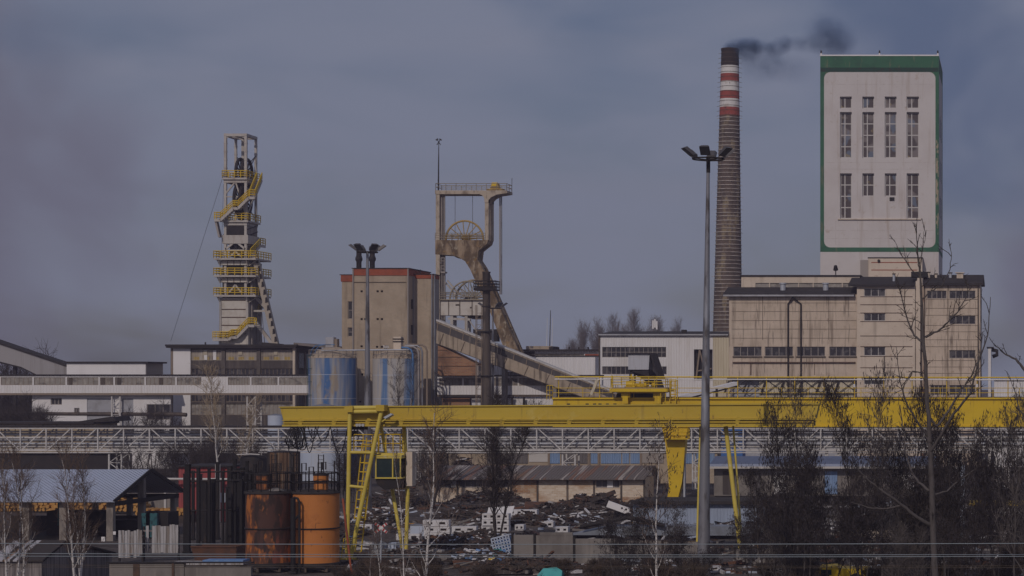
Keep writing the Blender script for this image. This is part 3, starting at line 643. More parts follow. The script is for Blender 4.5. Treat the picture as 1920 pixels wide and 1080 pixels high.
# ------------------------------------------------------------------ low roofs, brick house, aerials behind the conveyor
def low_buildings():
    Y = 345; x = lambda p: X(p, Y); z = lambda p: Z(p, Y)
    t = thing('workshop_building', 'low building with dark flat roof and glazed band behind the sloping conveyor', 'building')
    ops = [(x(1003),x(1095),z(675),z(663))]
    MB().shell(x(930), x(1124), Y, Y+14, 0, z(658), ops).build('wall', M['white_corr'], t)
    window(t, *ops[0], Y, 10, 1, 'frame_tan', 'glass_dirty', .08)
    MB().box(x(930),x(1003)-.02,Y-.05,Y-.001,z(680),z(659)).box(x(1003),x(1124),Y-.05,Y-.001,z(683),z(675.5)).build('dark_band', M['roof_dark'], t)
    MB().box(x(1097),x(1123),Y-.06,Y-.001,z(675),z(664)).build('brick_panel', M['red_brick'], t)
    MB().box(x(926),x(1127),Y-.8,Y+14.5,z(658),z(655)).build('roof', M['roof_dark'], t)
    MB().box(x(981),x(1028),Y+2,Y+8,z(655),z(648.5)).build('roof_house', M['tan_conc'], t)
    MB().box(x(1027),x(1034),Y+1,Y+6,z(655),z(650)).build('roof_vent', M['roof_dark'], t)
    for px, r_ in ((1060,.12),(1096,.15),(1078,.1)): MB().tube((x(px),Y+3,z(655)),(x(px),Y+3,z(650)),r_).build('roof_pipe', M['dark_steel'], t)
    for px, a, b, r_, m, lab in ((1018,580,655,.09,'dark_steel','dark middle aerial rod, tallest of three above the low roof'),(1012,594,655,.05,'white_panel','thin white aerial rod left of the dark one above the low roof'),(1022,594,655,.05,'white_panel','thin white aerial rod right of the dark one above the low roof')):
        tag(MB().tube((x(px),Y+5,z(b)),(x(px)+.15,Y+5,z(a)),r_,r_*.6,6).build('aerial', M[m]), lab, 'aerial', 'aerials on the low roof')
    Y = 292.9; x = lambda p: X(p, Y); z = lambda p: Z(p, Y)
    b = thing('brick_house', 'orange brown brick building under the iron headframe deck', 'building')
    Y = 289.25; x = lambda p: X(p, Y); z = lambda p: Z(p, Y)
    MB().prism([(x(821),z(704)),(x(893),z(704)),(x(893),z(682)),(x(821),z(646.5))][::-1], Y, Y+3.1).build('wall', M['brick'], b)
    mb = MB()
    for py, e in ((656,838),(669,866),(686,892)): mb.box(x(821), x(e), Y-.06, Y-.001, z(py+1), z(py))
    mb.build('string_course', M['dark_joint'], b)
    MB().box(x(893)+.02,x(897),Y-.02,Y+2,z(704),z(685)).build('corner_pier', M['frame_grey'], b)
    w = thing('corrugated_shed', 'white corrugated wall shed right of the brick building below the conveyor', 'shed')
    Y = 297; x = lambda p: X(p, Y); z = lambda p: Z(p, Y)
    ops = [(x(940),x(998),z(704),z(697))]
    MB().shell(x(898), x(1116), Y, Y+2.5, 0, z(668), ops).build('wall', M['white_corr'], w)
    window(w, *ops[0], Y, 8, 1, 'frame_grey', 'glass', .06)
    MB().box(x(897),x(1117),Y-.2,Y+2.6,z(668),z(666.5)).build('roof', M['roof_dark'], w)
low_buildings()

# ------------------------------------------------------------------ long white conveyor gallery on stilts
def gallery():
    Y = 312; x = lambda p: X(p, Y); z = lambda p: Z(p, Y)
    t = thing('conveyor_gallery', 'long level white corrugated gallery with dirty window strip on lattice stilts', 'conveyor gallery')
    a, b = x(-60), x(640); z0, z1 = z(737), z(704); zw0, zw1 = z(722), z(707.5)
    ops = []
    px = -60
    edges = [-60,0,62,124,186,214,272,330,379,426,470,522,583,640]
    for p, q in zip(edges, edges[1:]):
        if p == 379: continue
        ops.append((x(p)+.12, x(q)-.12, zw0, zw1))
    MB().shell(a, b, Y, Y+3, z0, z1, ops, .12).build('wall', M['white_corr'], t)
    rnd = random.Random(7)
    for o in ops:
        w = window(t, *o, Y-.08, rnd.choice((6,7,8)), 1, 'frame_tan', 'glass_dirty', .06)
        if rnd.random() < .5:
            q = o[0] + (o[1]-o[0])*rnd.random()*.8; MB().box(q, q+.55, Y+.02, Y+.06, zw0+.05, zw1-.05).build('broken_pane', M['brown_steel'], w)
    MB().box(a-.1, b+.1, Y-.25, Y+3.2, z1, z1+.16).build('roof', M['roof_dark'], t)
    MB().box(a, b, Y-.12, Y+3.1, z0-.3, z0-.01).build('bottom_beam', M['frame_tan'], t)
    for px in (216, 470):
        mb = MB(); lx = x(px)
        for dx in (-.62,.62):
            for dy in (.3,2.7): mb.beam((lx+dx,Y+dy,0),(lx+dx,Y+dy,z0-.3),.2)
        for i in range(8):
            s = 1 if i % 2 else -1
            for dy in (.3,2.7): mb.beam((lx-.62*s,Y+dy,i*1.35),(lx+.62*s,Y+dy,i*1.35+1.35),.1); mb.beam((lx-.62,Y+dy,i*1.35),(lx+.62,Y+dy,i*1.35),.08)
        mb.build('lattice_stilt', M['frame_white'], t)
    MB().path([(x(-40),Y+1,z(776)),(x(80),Y+1,z(776)),(x(330),Y+1,z(777)),(x(345),Y+1,z(778))], .3, 8).build('pipe', M['brown_steel'], t)
    # the same gallery continues at the foot of the brick building
    Y = 291.4; t = thing('conveyor_gallery', 'white gallery with dirty window strip running below the sloping conveyor', 'conveyor gallery')
    z0, z1, zw0, zw1 = z(740), z(705), z(723), z(709); a, b = x(820), x(1128); ops = []
    for p, q in ((822,868),(868,920),(920,972),(972,1030),(1030,1080),(1080,1126)): ops.append((x(p)+.12, x(q)-.12, zw0, zw1))
    MB().shell(a, b, Y, Y+1.2, z0, z1, ops, .12).build('wall', M['white_corr'], t)
    for o in ops: window(t, *o, Y-.08, 7, 1, 'frame_tan', 'glass_dirty', .06)
    MB().box(a-.1, b+.1, Y-.2, Y+1.3, z1, z1+.16).build('roof', M['roof_dark'], t)
    MB().box(a, b, Y-.1, Y+1.25, z0-.3, z0-.01).build('bottom_beam', M['dark_joint'], t)
    MB().box(x(828), x(880), Y+.2, Y+1.1, 0, z(746)).build('brick_base', M['brick'], t); MB().box(x(884), x(1125), Y+.3, Y+1.1, 0, z(747)).build('lower_wall', M['white_corr'], t)
    for px in (905,962,984): MB().tube((x(px),Y-.5,0),(x(px),Y-.5,z(744)),.16,n=8).build('leg', M['dark_steel'], t)
    MB().tube((x(828),Y-.6,z(744)),(x(965),Y-.6,z(744)),.2,n=8).build('pipe', M['dark_steel'], t)
    s = thing('sloping_gallery', 'grey sheet metal gallery sloping down from the upper left edge', 'conveyor gallery')
    Y = 328; x = lambda p: X(p, Y); z = lambda p: Z(p, Y)
    MB().prism([(x(-40),z(668)),(x(-40),z(632)),(x(128),z(688)),(x(128),z(708)),(x(70),z(703)),(x(40),z(688))][::-1], Y, Y+3).build('wall', M['grey_wall'], s)
    MB().prism([(x(-40),z(632)),(x(-40),z(628)),(x(60),z(662)),(x(128),z(684)),(x(128),z(688))][::-1], Y-.2, Y+3.2).build('roof', M['roof_dark'], s)
    MB().prism([(x(-40),z(672)),(x(-40),z(668)),(x(40),z(688)),(x(70),z(703)),(x(66),z(704)),(x(38),z(690))][::-1], Y+.2, Y+2.8).build('edge_beam', M['roof_dark'], s)
    MB().beam((x(20),Y+1.5,0),(x(20),Y+1.5,z(684)),.5).beam((x(110),Y+1.5,0),(x(110),Y+1.5,z(703)),.5).build('leg', M['dark_steel'], s)
    w = thing('white_box_building', 'plain white box building with right side coloured darker as shade above the left gallery', 'building', Fr(125,320).o)
    f = Fr(125,320); wd = f.x(273); zt = f.z(681, wd/2)
    MB().shell(0, wd, 0, 6.5, 0, zt).build('wall', M['white_panel'], w)
    MB().box(-.3, wd+.5, -.3, 6.9, zt, zt+.25).build('roof', M['roof_dark'], w)
    MB().box(wd, wd+.06, .1, 6.4, 2, zt-.02).build('shaded_side', M['frame_grey'], w)  # grey sheet over the white wall puts the right side's shade into colour
    h = thing('white_hall', 'white hall with grey sliding doors under the left gallery', 'hall')
    Y = 312.9; x = lambda p: X(p, Y); z = lambda p: Z(p, Y)
    ops = [(x(95),x(116),z(759),z(746)),(x(275),x(320),z(787),z(758)),(x(139),x(149),z(776),z(765)),(x(163),x(208),z(800),z(747)),(x(228),x(250),z(800),z(747))]
    MB().shell(x(60), x(318), Y, Y+.9, 0, z(741), ops, .3).build('wall', M['white_panel'], h)
    for o in ops[:3]: window(h, *o, Y, 3, 1, 'frame_grey', 'glass', .1)
    for o in ops[3:]: MB().box(o[0]+.02,o[1]-.02,Y+.1,Y+.2,o[2],o[3]-.02).build('door', M['grey_metal'], h)
M['grey_wall'] = mat('grey_sheet', (.34,.32,.33), .7, [(STREAK,.5,.7,(.2,.18,.17),.7),((2,2,.1),.6,.7,(.45,.43,.44),.6)])
gallery()
# ------------------------------------------------------------------ glazed pithead hall under the steel headframe
def pithead_hall():
    f = Fr(320, 330); x = f.x; wd = x(551); zc = lambda p: f.z(p, wd*.55)
    t = thing('pithead_hall', 'dark pithead hall with cream glazing bands and a white left panel below the steel headframe', 'building', f.o, f.rz)
    bays = [(358,415),(423,481),(489,549)]; ops = []
    for a, b in bays:
        for p, q in ((656,675.5),(691,703.5),(738,753),(757,778)): ops.append((x(a), x(b), zc(q), zc(p)))
    MB().shell(0, wd, 0, 11, 0, zc(652.5), ops, .25).build('wall', M['dark_wall'], t)
    rnd = random.Random(3)
    for i, o in enumerate(ops):
        k = i % 4
        window(t, *o, 0, 11 if k == 0 else 8, 2 if k == 0 else 1, 'frame_cream' if k == 0 else 'frame_tan', 'glass_cream' if k == 0 else ('glass' if k < 3 else 'glass_dirty'), .06)
        if k == 0:
            for j in range(3):
                a = o[0] + (o[1]-o[0])*(j+.2)/3; MB().box(a, a+.9, .18, .24, o[2]+.08, o[2]+.55).build('yellow_board', M['yellow_board'], t)
            if i == 0:
                for j in (.42,.72): a = o[0]+(o[1]-o[0])*j; MB().box(a, a+.5, .08, .24, o[2]+.05, o[3]-.05).build('blind', M['white_panel'], t)
            a = o[0]+(o[1]-o[0])*.4; MB().box(a, a+.62, .05, .24, o[2]+.85, o[3]-.15).build('hopper_sash', M['frame_cream'], t)
    MB().box(x(325), x(357.5), -.08, -.001, 0, zc(653.5)).build('white_panel', M['white_panel'], t)
    MB().box(x(321), x(324.5), -.1, -.001, 0, zc(653.5)).build('corner_trim', M['frame_tan'], t)
    for a, b in ((415.5,422.5),(481.5,488.5)): MB().box(x(a), x(b), -.14, -.001, 0, zc(652.6)).build('pier', M['pier_dark'], t)
    MB().box(x(549.6), x(554), -.2, .4, 0, zc(653)).build('corner_column', M['beige_light'], t)
    MB().box(-.4, wd+.6, -.9, 11.4, zc(652.4), zc(649.5)).box(-.5, wd+.8, -1.0, 11.5, zc(649.4), zc(646)).build('roof', M['roof_dark'], t)
    MB().sweep([(wd+.1,-.4,zc(646)-.05),(wd+.1,11,zc(646)-.05),(wd+5.6,11,zc(653)),(wd+5.6,-.4,zc(653))], (0,0,.35)).build('canopy', M['canopy'], t)
    mb = MB()
    for y in (1.5,5,8.5,10.5): mb.box(wd+.02, wd+.14, y-.2, y+.2, 0, zc(660))
    mb.build('side_column', M['frame_tan'], t)
    for y in (2.2, 5.6): MB().box(wd+.02, wd+.08, y, y+2.2, zc(690), zc(662)).build('side_window', M['glass'], t)
    MB().tube((x(376),2,zc(646)),(x(376),2,zc(641)),.12).build('roof_pipe', M['dark_steel'], t)
    MB().prism([(x(486),zc(646)),(x(520),zc(646)),(x(520),zc(644.5)),(x(486),zc(641.5))], 1, 3).build('skylight', M['roof_dark'], t)
M['dark_wall'] = mat('dark_panel', (.075,.062,.058), .85, [((1.2,1.2,.1),.5,.68,(.15,.12,.10),.8),((3,3,.15),.58,.68,(.2,.17,.15),.5)])
M['pier_dark'] = mat('dark_pier', (.12,.10,.09), .85, [(1,.5,.7,(.06,.05,.05),.7)])
M['canopy'] = mat('canopy_roof', (.22,.19,.18), .8, [(1,.45,.65,(.06,.05,.05),.8)])
M['yellow_board'] = mat('yellow_board', (.42,.30,.09), .8, [(2,.5,.65,(.35,.22,.05),.8)])
M['frame_cream'] = mat('frame_cream', (.50,.43,.34), .8)
pithead_hall()

# ------------------------------------------------------------------ steel headframe
def steel_headframe():
    f = Fr(413, 341); x = f.x
    t = thing('steel_headframe', 'pale steel winding headframe with yellow railed platforms and an inclined back leg', 'headframe', f.o, f.rz)
    x0, x1, D = x(419), x(468)-.45, 5.0; xm = (x0+x1)/2
    z = lambda py: f.z(py, xm)
    zt = z(250); zb = z(650)
    decks = {1: z(331), 2: z(411), 3: z(481), 4: z(513), 5: z(550)}
    legs = [(x0+.25,.25),(x1-.25,.25),(x0+.25,D-.25),(x1-.25,D-.25)]
    for a, b in legs:
        mb = MB(); w = .40 if b < 1 else .36
        mb.beam((a,b,zb),(a,b,zt),w)
        k = decks[1]
        while k < zt: mb.box(a-w*.62, a+w*.62, b-w*.62, b+w*.62, k, k+.12); k += 1.35
        mb.build('leg', M['head_steel'], t)
    mb = MB(); zz = zt-.25
    for p, q in ((0,1),(1,3),(3,2),(2,0)): mb.beam((legs[p][0],legs[p][1],zz),(legs[q][0],legs[q][1],zz),.45)
    mb.beam((xm,.2,zz-.05),(xm,D-.2,zz-.05),.4); mb.beam((x0+.25,.25,zz-.6),(x0+1.2,.25,zz),.15); mb.beam((x1-.25,.25,zz-.6),(x1-1.2,.25,zz),.15)
    mb.beam((x0+.3,D*.5,zz),(x1-.3,D*.5,zz),.3); mb.beam((x0+.4,D-.4,zz-.05),(xm,D*.5,zz-.05),.2); mb.beam((x1-.4,D-.4,zz-.05),(xm,D*.5,zz-.05),.2)
    mb.build('top_frame', M['head_steel'], t)
    # guide post inside the upper cage
    MB().beam((x0+1.6,D-.6,decks[1]),(x0+1.6,D-.6,zt-.4),.45).build('guide_post', M['head_steel'], t)
    # bracing
    mb = MB(); d1, d2 = decks[1]-.8, decks[2]
    mb.beam((x0+.3,.2,d2+4.2),(xm,.2,d1),.22); mb.beam((x1-.3,.2,d2+1.0),(xm,.2,d1),.22); mb.beam((x0+.3,.2,d2+3.7),(x1-.3,.2,d2+3.7),.2)
    mb.beam((x1-.25,.3,d2+.5),(x1-.25,D-.3,d2+4.5),.2); mb.beam((x1-.25,.3,d1-1),(x1-.25,D-.3,d2+4.5),.2); mb.beam((x1-.25,.3,d2+4.3),(x1-.25,D-.3,d2+4.3),.3)
    a, b = decks[3]+1.2, decks[2]-3.6
    mb.beam((x0+.3,.2,a),(xm,.2,b),.3).beam((x1-.3,.2,a),(xm,.2,b),.3).beam((x0+.3,.2,a-.2),(x1-.3,.2,a-.2),.3)
    mb.beam((x0+1.0,.2,decks[3]),(xm,.2,a-.4),.28).beam((x1-1.0,.2,decks[3]),(xm,.2,a-.4),.28)
    for dz in (decks[5],): mb.beam((x0+.9,.1,dz+.1),(xm,.1,dz+1.4),.25).beam((x1-.9,.1,dz+.1),(xm,.1,dz+1.4),.25)
    mb.build('brace', M['head_steel'], t)
    mb = MB()
    for za, zb2 in ((decks[1]+.2, zt-3.2), (decks[2]+.2, decks[1]-1.0)):
        mb.beam((x1-.25,D-.25,za),(x0+.25,D-.25,zb2),.12).beam((x0+.25,D-.25,za),(x1-.25,D-.25,zb2),.12).beam((x1-.25,.3,za),(x1-.25,D-.3,zb2),.10)
    for i in range(5): zz = decks[3]+.2+i*(decks[2]-decks[3]-.8)/5; mb.beam((x1+.02,.2,zz),(x1+.02,D-.2,zz+1.0),.14)
    mb.build('cross_brace', M['dark_steel'], t)
    # dark winding gear inside
    mb = MB(); mb.box(x0+.7,x1-.7,.9,D-.7,decks[3],decks[2]-.3); mb.box(x0+1.9,x1-.8,1.2,D-1,decks[2],decks[2]+2.2); mb.box(x0+2.2,x1-1.0,1.6,D-1.6,decks[2]+2.2,decks[1]-.9)
    rnd = random.Random(5)
    for i in range(30):
        a = V((rnd.uniform(x0+.6,x1-.6), rnd.uniform(.4,1.0), rnd.uniform(decks[3],decks[2]-.5))); mb.beam(a, a+V((rnd.uniform(-1,1),0,rnd.uniform(-.8,.8))), .14)
    mb.beam((x1-1.4,1.6,decks[2]),(x1-.8,1.6,d1),.5).beam((x0+2.0,D-1,decks[2]),(x0+2.0,D-1,d1),.5)
    mb.build('winding_gear', M['dark_steel'], t)
    for dx in (.0,.95):
        wheel(t, (xm+.05+dx, D*.5, z(322)), 2.35, 'x', 12, 'dark_steel', w=.26)
        wheel(t, (xm-.15+dx, D*.5, z(372)), 2.6, 'x', 12, 'dark_steel', w=.26)
    MB().box(xm-.15,xm+.75,1.6,2.6,z(352),z(343)).build('motor', M['red_brick'], t)
    # platforms: deck plate, edge beam, yellow railing
    def platform(za, xa, xb, ya, yb, rail_front=True, grey=.35):
        MB().box(xa, xb, ya, yb, za-.5, za-.28).box(xa+.1, xb-.1, ya+.06, yb-.06, za-.28, za-.2).build('platform', M['head_steel'], t)
        mb = MB(); mb.rail([(xa,yb,za-.2),(xa,ya,za-.2),(xb,ya,za-.2),(xb,yb,za-.2)], 1.15, 3, 1.1, .07)
        mb.build('railing', M['yellow_rail'], t)
    platform(decks[1], x0-.1, x1+.1, -.3, D+.6)
    platform(decks[2], x0-.1, x1+.3, -.3, D+.4)
    xl, xr = x(401,-1.0), x(480,-1.0)
    for k in (3,4,5): platform(decks[k]-.1, xl, xr, -1.1, D+.9)
    MB().box(x0,x1,0,D,decks[1]-1.0,decks[1]-.52).box(x0,x1,0,D,decks[2]-1.0,decks[2]-.52).build('ring_beam', M['head_steel'], t)
    MB().box(x0-.2,x1+.2,-.05,D+.1,decks[2]-4.0,decks[2]-2.6).build('ring_beam', M['head_steel'], t)
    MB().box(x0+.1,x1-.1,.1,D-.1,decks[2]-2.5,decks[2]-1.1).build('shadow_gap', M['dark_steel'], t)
    # lower clad shaft
    c0, c1 = x(412.5), x(466.5); cd = 5.2
    for za, zb_ in ((decks[4]+1.4, decks[3]-.75),(decks[5]+1.8, decks[4]-.75),(zb, decks[5]-.75)):
        MB().box(c0, c1, -.2, cd, za, zb_).build('cladding', M['head_panel'], t)
        mb = MB(); n = 4
        if zb_ - za < 6:
            for i in range(1, n): xx = c0+.3+(c1-c0-.6)*i/n; mb.box(xx-.05,xx+.05,-.25,-.2,za,zb_)
        else:
            for py in (563,580,595,610,626): mb.box(c0+.35,c1-.45,-.27,-.2,z(py)-.07,z(py)+.07)
        mb.build('cladding_joint', M['rust_line'], t)
        MB().box(c1-.35,c1+.02,-.32,-.201,za,zb_).build('corner_post', M['head_steel'], t); MB().box(c0-.02,c0+.25,-.32,-.201,za,zb_).build('corner_post', M['head_steel'], t)
    MB().box(c0+.3,c1-.3,.3,cd-.3,zb,decks[3]-.5).build('core', M['dark_steel'], t)
    MB().box(c1+.005,c1+.35,.6,cd-.3,zb,decks[3]-.9).build('side_cladding', M['side_steel'], t)
    mb = MB()
    for k in (3,4,5):
        for a in (c0+.1, c1-.1): mb.beam((a,-.9,decks[k]-.6),(a,-.15,decks[k]-1.6),.14)
        mb.beam((xl+.2,0,decks[k]-.6),(c0,0,decks[k]-1.5),.14); mb.beam((xr-.2,0,decks[k]-.6),(c1,0,decks[k]-1.5),.14)
    mb.build('bracket', M['head_steel'], t)
    # stairs across the front and up the right side
    def stair(pts, w=.9, name='staircase', rails=True):
        mb = MB(); rl = MB()
        for a, b in zip(pts, pts[1:]):
            a, b = V(a), V(b); d = b-a; side = V((0,1,0)) if abs(d.x) > abs(d.y) else V((-1,0,0))
            for s in (0, 1): mb.beam(a+side*w*s, b+side*w*s, .14, .42)
            n = max(2, int(abs(d.z)/.28) or int(d.length/.5))
            for i in range(n): p = a+d*((i+.5)/n); mb.beam(p, p+side*w, .32, .07)
            for s in (0, 1): rl.rail([a+side*w*s+V((0,0,.2)), b+side*w*s+V((0,0,.2))], 1.1, 3, 1.0, .075)
        o = mb.build(name, M['head_steel'], t); rl.build('railing', M['yellow_rail'], o)
    q = lambda px, py, d=-1.25: f.p(px, py, d)
    stair([q(402,413), q(413,413), q(437,391), q(446,391), q(466,371), q(478,371)])
    a = q(478,371); stair([a, (a.x-.2, D*.5, decks[1]-.4)])
    stair([q(399,637), q(428,637), q(434,633), q(444,633), q(465,611), q(477,611)])
    a = q(476,611,0); stair([(x1+.2,.2,a.z), (x1+.9,D*.9,z(574))]); stair([(x1+.9,D*.9,z(574)), (x1+.9,D+.9,z(574))])
    a = V((x1+.4,.5,decks[3])); stair([a, (x1+.8,D*.8,z(458)), (x1+.8,D+1.2,z(458))])
    mb = MB(); p0 = q(404,414,-1.0); p1 = q(411,440,-1.0); p1.z -= .4
    for s in (0,.8): mb.beam(p0+V((0,s,0)), p1+V((0,s,0)), .14, .3)
    for i in range(9): a = p0.lerp(p1, i/8); mb.beam(a, a+V((0,.8,0)), .3, .06)
    mb.build('ladder', M['frame_grey'], t)
    # side details below deck two
    mb = MB()
    for i in range(7): mb.beam((x1-.1,.4+i*.7,decks[2]-.5),(x1-.1,.4+i*.7,decks[3]),.22)
    mb.box(x1-.3,x1-.02,.2,D-.2,decks[2]-2.4,decks[2]-1.1)
    mb.build('side_frame', M['side_steel'], t)
    # back legs leaning away to the right, with cut-outs on the side
    for ly in (.6, D-1.2):
        mb = MB(); q0 = f.p(478, 478, ly); q1 = f.p(518.5, 650, ly); q1 = q1 + (q1-q0)*.06
        mb.beam(q0, q1, .9, .8, up=(0,1,0)); d = q1-q0
        o = mb.build('back_leg', M['leg_tan'], t)
        h = MB(); up = d.cross(V((0,1,0))).normalized(); up = up if up.x > 0 else -up
        for i in range(12):
            p = q0 + d*((i+.8)/12.4) + V((0,-.41,0)) + up*.25; dd = d.normalized()*.42
            h.sweep([p-dd-up*.05, p+dd-up*.28, p+dd+up*.22, p-dd+up*.22], (0,-.03,0))
        h.build('cut_out', M['dark_steel'], o)
    mb = MB(); tb = 0
    mb.beam(f.p(472,550,1), f.p(503,581,1), .45).beam(f.p(470,592,1.4), f.p(516,652,1.4), .5).beam(f.p(472,583,1.2), f.p(503,583,1.2), .3)
    mb.build('leg_brace', M['head_steel'], t)
    mb = MB()
    for i in range(4): mb.tube(f.p(478+i*2.5,518+i*3,2.2), f.p(482+i*5,650,2.2), .05, n=5)
    mb.build('hoist_rope', M['dark_joint'], t)
    mb = MB(); mb.tube((x0,.2,decks[1]+.5),(x(320,-6),-6,f.z(640,0,-6)),.045,n=5).tube((x0,0,z(345)),(x0-.4,-1,zb),.03,n=4)
    mb.build('guy_rope', M['guy'], t)
    MB().box(c0-.3,c0,.6,2.4,zb,z(590)).build('side_duct', M['brown_steel'], t)
M['guy'] = mat('guy_steel', (.17,.19,.26), .6)
M['leg_tan'] = mat('leg_paint', (.42,.36,.30), .7, [((1,1,.5),.5,.7,(.30,.25,.21),.7)])
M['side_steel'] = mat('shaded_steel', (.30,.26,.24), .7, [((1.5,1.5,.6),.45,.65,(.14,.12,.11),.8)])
steel_headframe()

# ------------------------------------------------------------------ concrete silo building
def concrete_building():
    f = Fr(641, 296); x = f.x; wd = x(813); z = lambda p: f.z(p, wd*.5)
    t = thing('concrete_tower_building', 'tall stained concrete building with red brick parapet behind the blue tanks', 'building', f.o, f.rz)
    a1 = x(662,-3)
    ops = [(x(652),x(660.5),z(598),z(565)),(x(652),x(660.5),z(631),z(614))]
    MB().shell(0, x(663)+1.5, 0, 7, 0, z(528), ops, .3).build('left_wing', M['tan_conc'], t)
    for o in ops: window(t, *o, 0, 1, 2, 'frame_grey', 'glass', .08)
    MB().box(-.12, x(663)+1.5, -.12, 6, z(528), z(515.5)).build('parapet', M['red_brick'], t)
    MB().box(-.3, x(663)+1.3, -.2, 6, z(515.5), z(514.5)).build('coping', M['roof_dark'], t)
    b0, b1 = a1, x(765.5,-3); wops = []
    for px, py in ((678,548),(708,548),(716,548),(678,599.5),(685,599.5),(708,599.5),(716,599.5),(678,650),(707,651),(716,651),(679,702),(675,753)): wops.append((x(px,-3)-.16, x(px,-3)+.16, z(py)-.14, z(py)+.14))
    MB().shell(b0, b1, -3, 8, 0, z(518.5), wops, .6).build('main_block', M['tan_conc'], t)
    for o in wops: MB().box(o[0]-.01,o[1]+.01,-2.5,-2.45,o[2]-.01,o[3]+.01).build('putlog_hole', M['black'], t)
    MB().box(b0-.05, b1+.05, -3.1, 7.9, z(518.5), z(506)).build('parapet', M['red_brick'], t)
    MB().box(b0-.15, b1+.15, -3.2, 8.1, z(506), z(504.5)).build('coping', M['roof_dark'], t)
    MB().box(b0+.1, b1-.3, -3.06, -3.001, z(532), z(530.5)).build('stain_ledge', M['dark_joint'], t)
    for px in (662, 765): MB().tube((x(px,-3.15),-3.15,0),(x(px,-3.15),-3.15,z(506)),.1,n=6).build('downpipe', M['frame_grey'], t)
    mb = MB()
    for p, q in ((562,580),(610,628)): mb.box(b1+.001,b1+.06,-1.7,-.7,z(q),z(p))
    mb.build('side_window', M['black'], t)
    MB().box(b1+.01, b1+.25, -.9, 0, 0, z(519)).build('recess', M['frame_grey'], t)  # grey strip darkens the recess, its shade put into the colour
    c0, c1 = x(772,-.2), x(813,-.2)
    MB().shell(c0, c1, -.4, 2.6, 0, z(522.5)).build('right_block', M['tan_conc'], t)
    MB().box(c0-.05, c1+.05, -.5, 2.65, z(522.5), z(515)).build('parapet', M['red_brick'], t)
    MB().box(c0-.15, c1+.15, -.6, 2.75, z(515), z(513.8)).build('coping', M['roof_dark'], t)
    MB().box(b1+.02, c0-.02, .6, 2.5, 0, z(520)).build('link_wall', M['frame_grey'], t)
    MB().box(c1+.01, c1+.06, -.3, 2.5, 0, z(524)).build('shaded_side_wall', M['frame_grey'], t)  # greyer sheet over the right face, side shade put into its colour
    MB().tube((c1-.15,-.55,0),(c1-.15,-.55,z(515)),.1,n=6).tube((c1+.15,-.3,0),(c1+.15,-.3,z(515)),.12,n=6).build('downpipe', M['galv'], t)
    MB().sweep([(c1+.2,.4,z(725)),(c1+2.6,.4,0),(c1+.2,.4,0)][::-1], (0,2.4,0)).build('buttress', M['conc_grey'], t)
    # scrawl of white paint on the wall
    mb = MB(); pts = [(719,648),(721,655),(723,648),(725,655),(727,648),(729,653)]
    for a, b in zip(pts, pts[1:]): mb.beam((x(a[0],-3),-3.02,z(a[1])),(x(b[0],-3),-3.02,z(b[1])),.14,.03,up=(0,1,0))
    mb.build('paint_scrawl', M['frame_white'], t)
    for px, lab in ((673,'left dark bulging exhaust stack on the concrete building'),(698,'right dark bulging exhaust stack on the concrete building')):
        lx = x(px,2); zb = z(505); h = z(460)-zb
        o = MB().lathe([(.36,0),(.36,h*.35),(.50,h*.42),(.50,h*.50),(.36,h*.62),(.36,h*.80),(.46,h*.85),(.46,h*.94),(.36,h)], n=16).build('exhaust_stack', M['dark_steel'])
        M4 = t.matrix_basis @ V((lx,2,zb)) if False else None
        o.location = f.o + f.u*lx + f.v*2 + V((0,0,zb)); tag(o, lab, 'exhaust stack', 'exhaust stacks on the concrete building')
    # rods on the roof
    for px, py in ((641,520),(786,508)):
        lx = x(px); MB().tube((lx,.5,z(py+8)),(lx,.5,z(py-3)),.06,n=6).build('roof_rod', M['dark_steel'], t)
concrete_building()

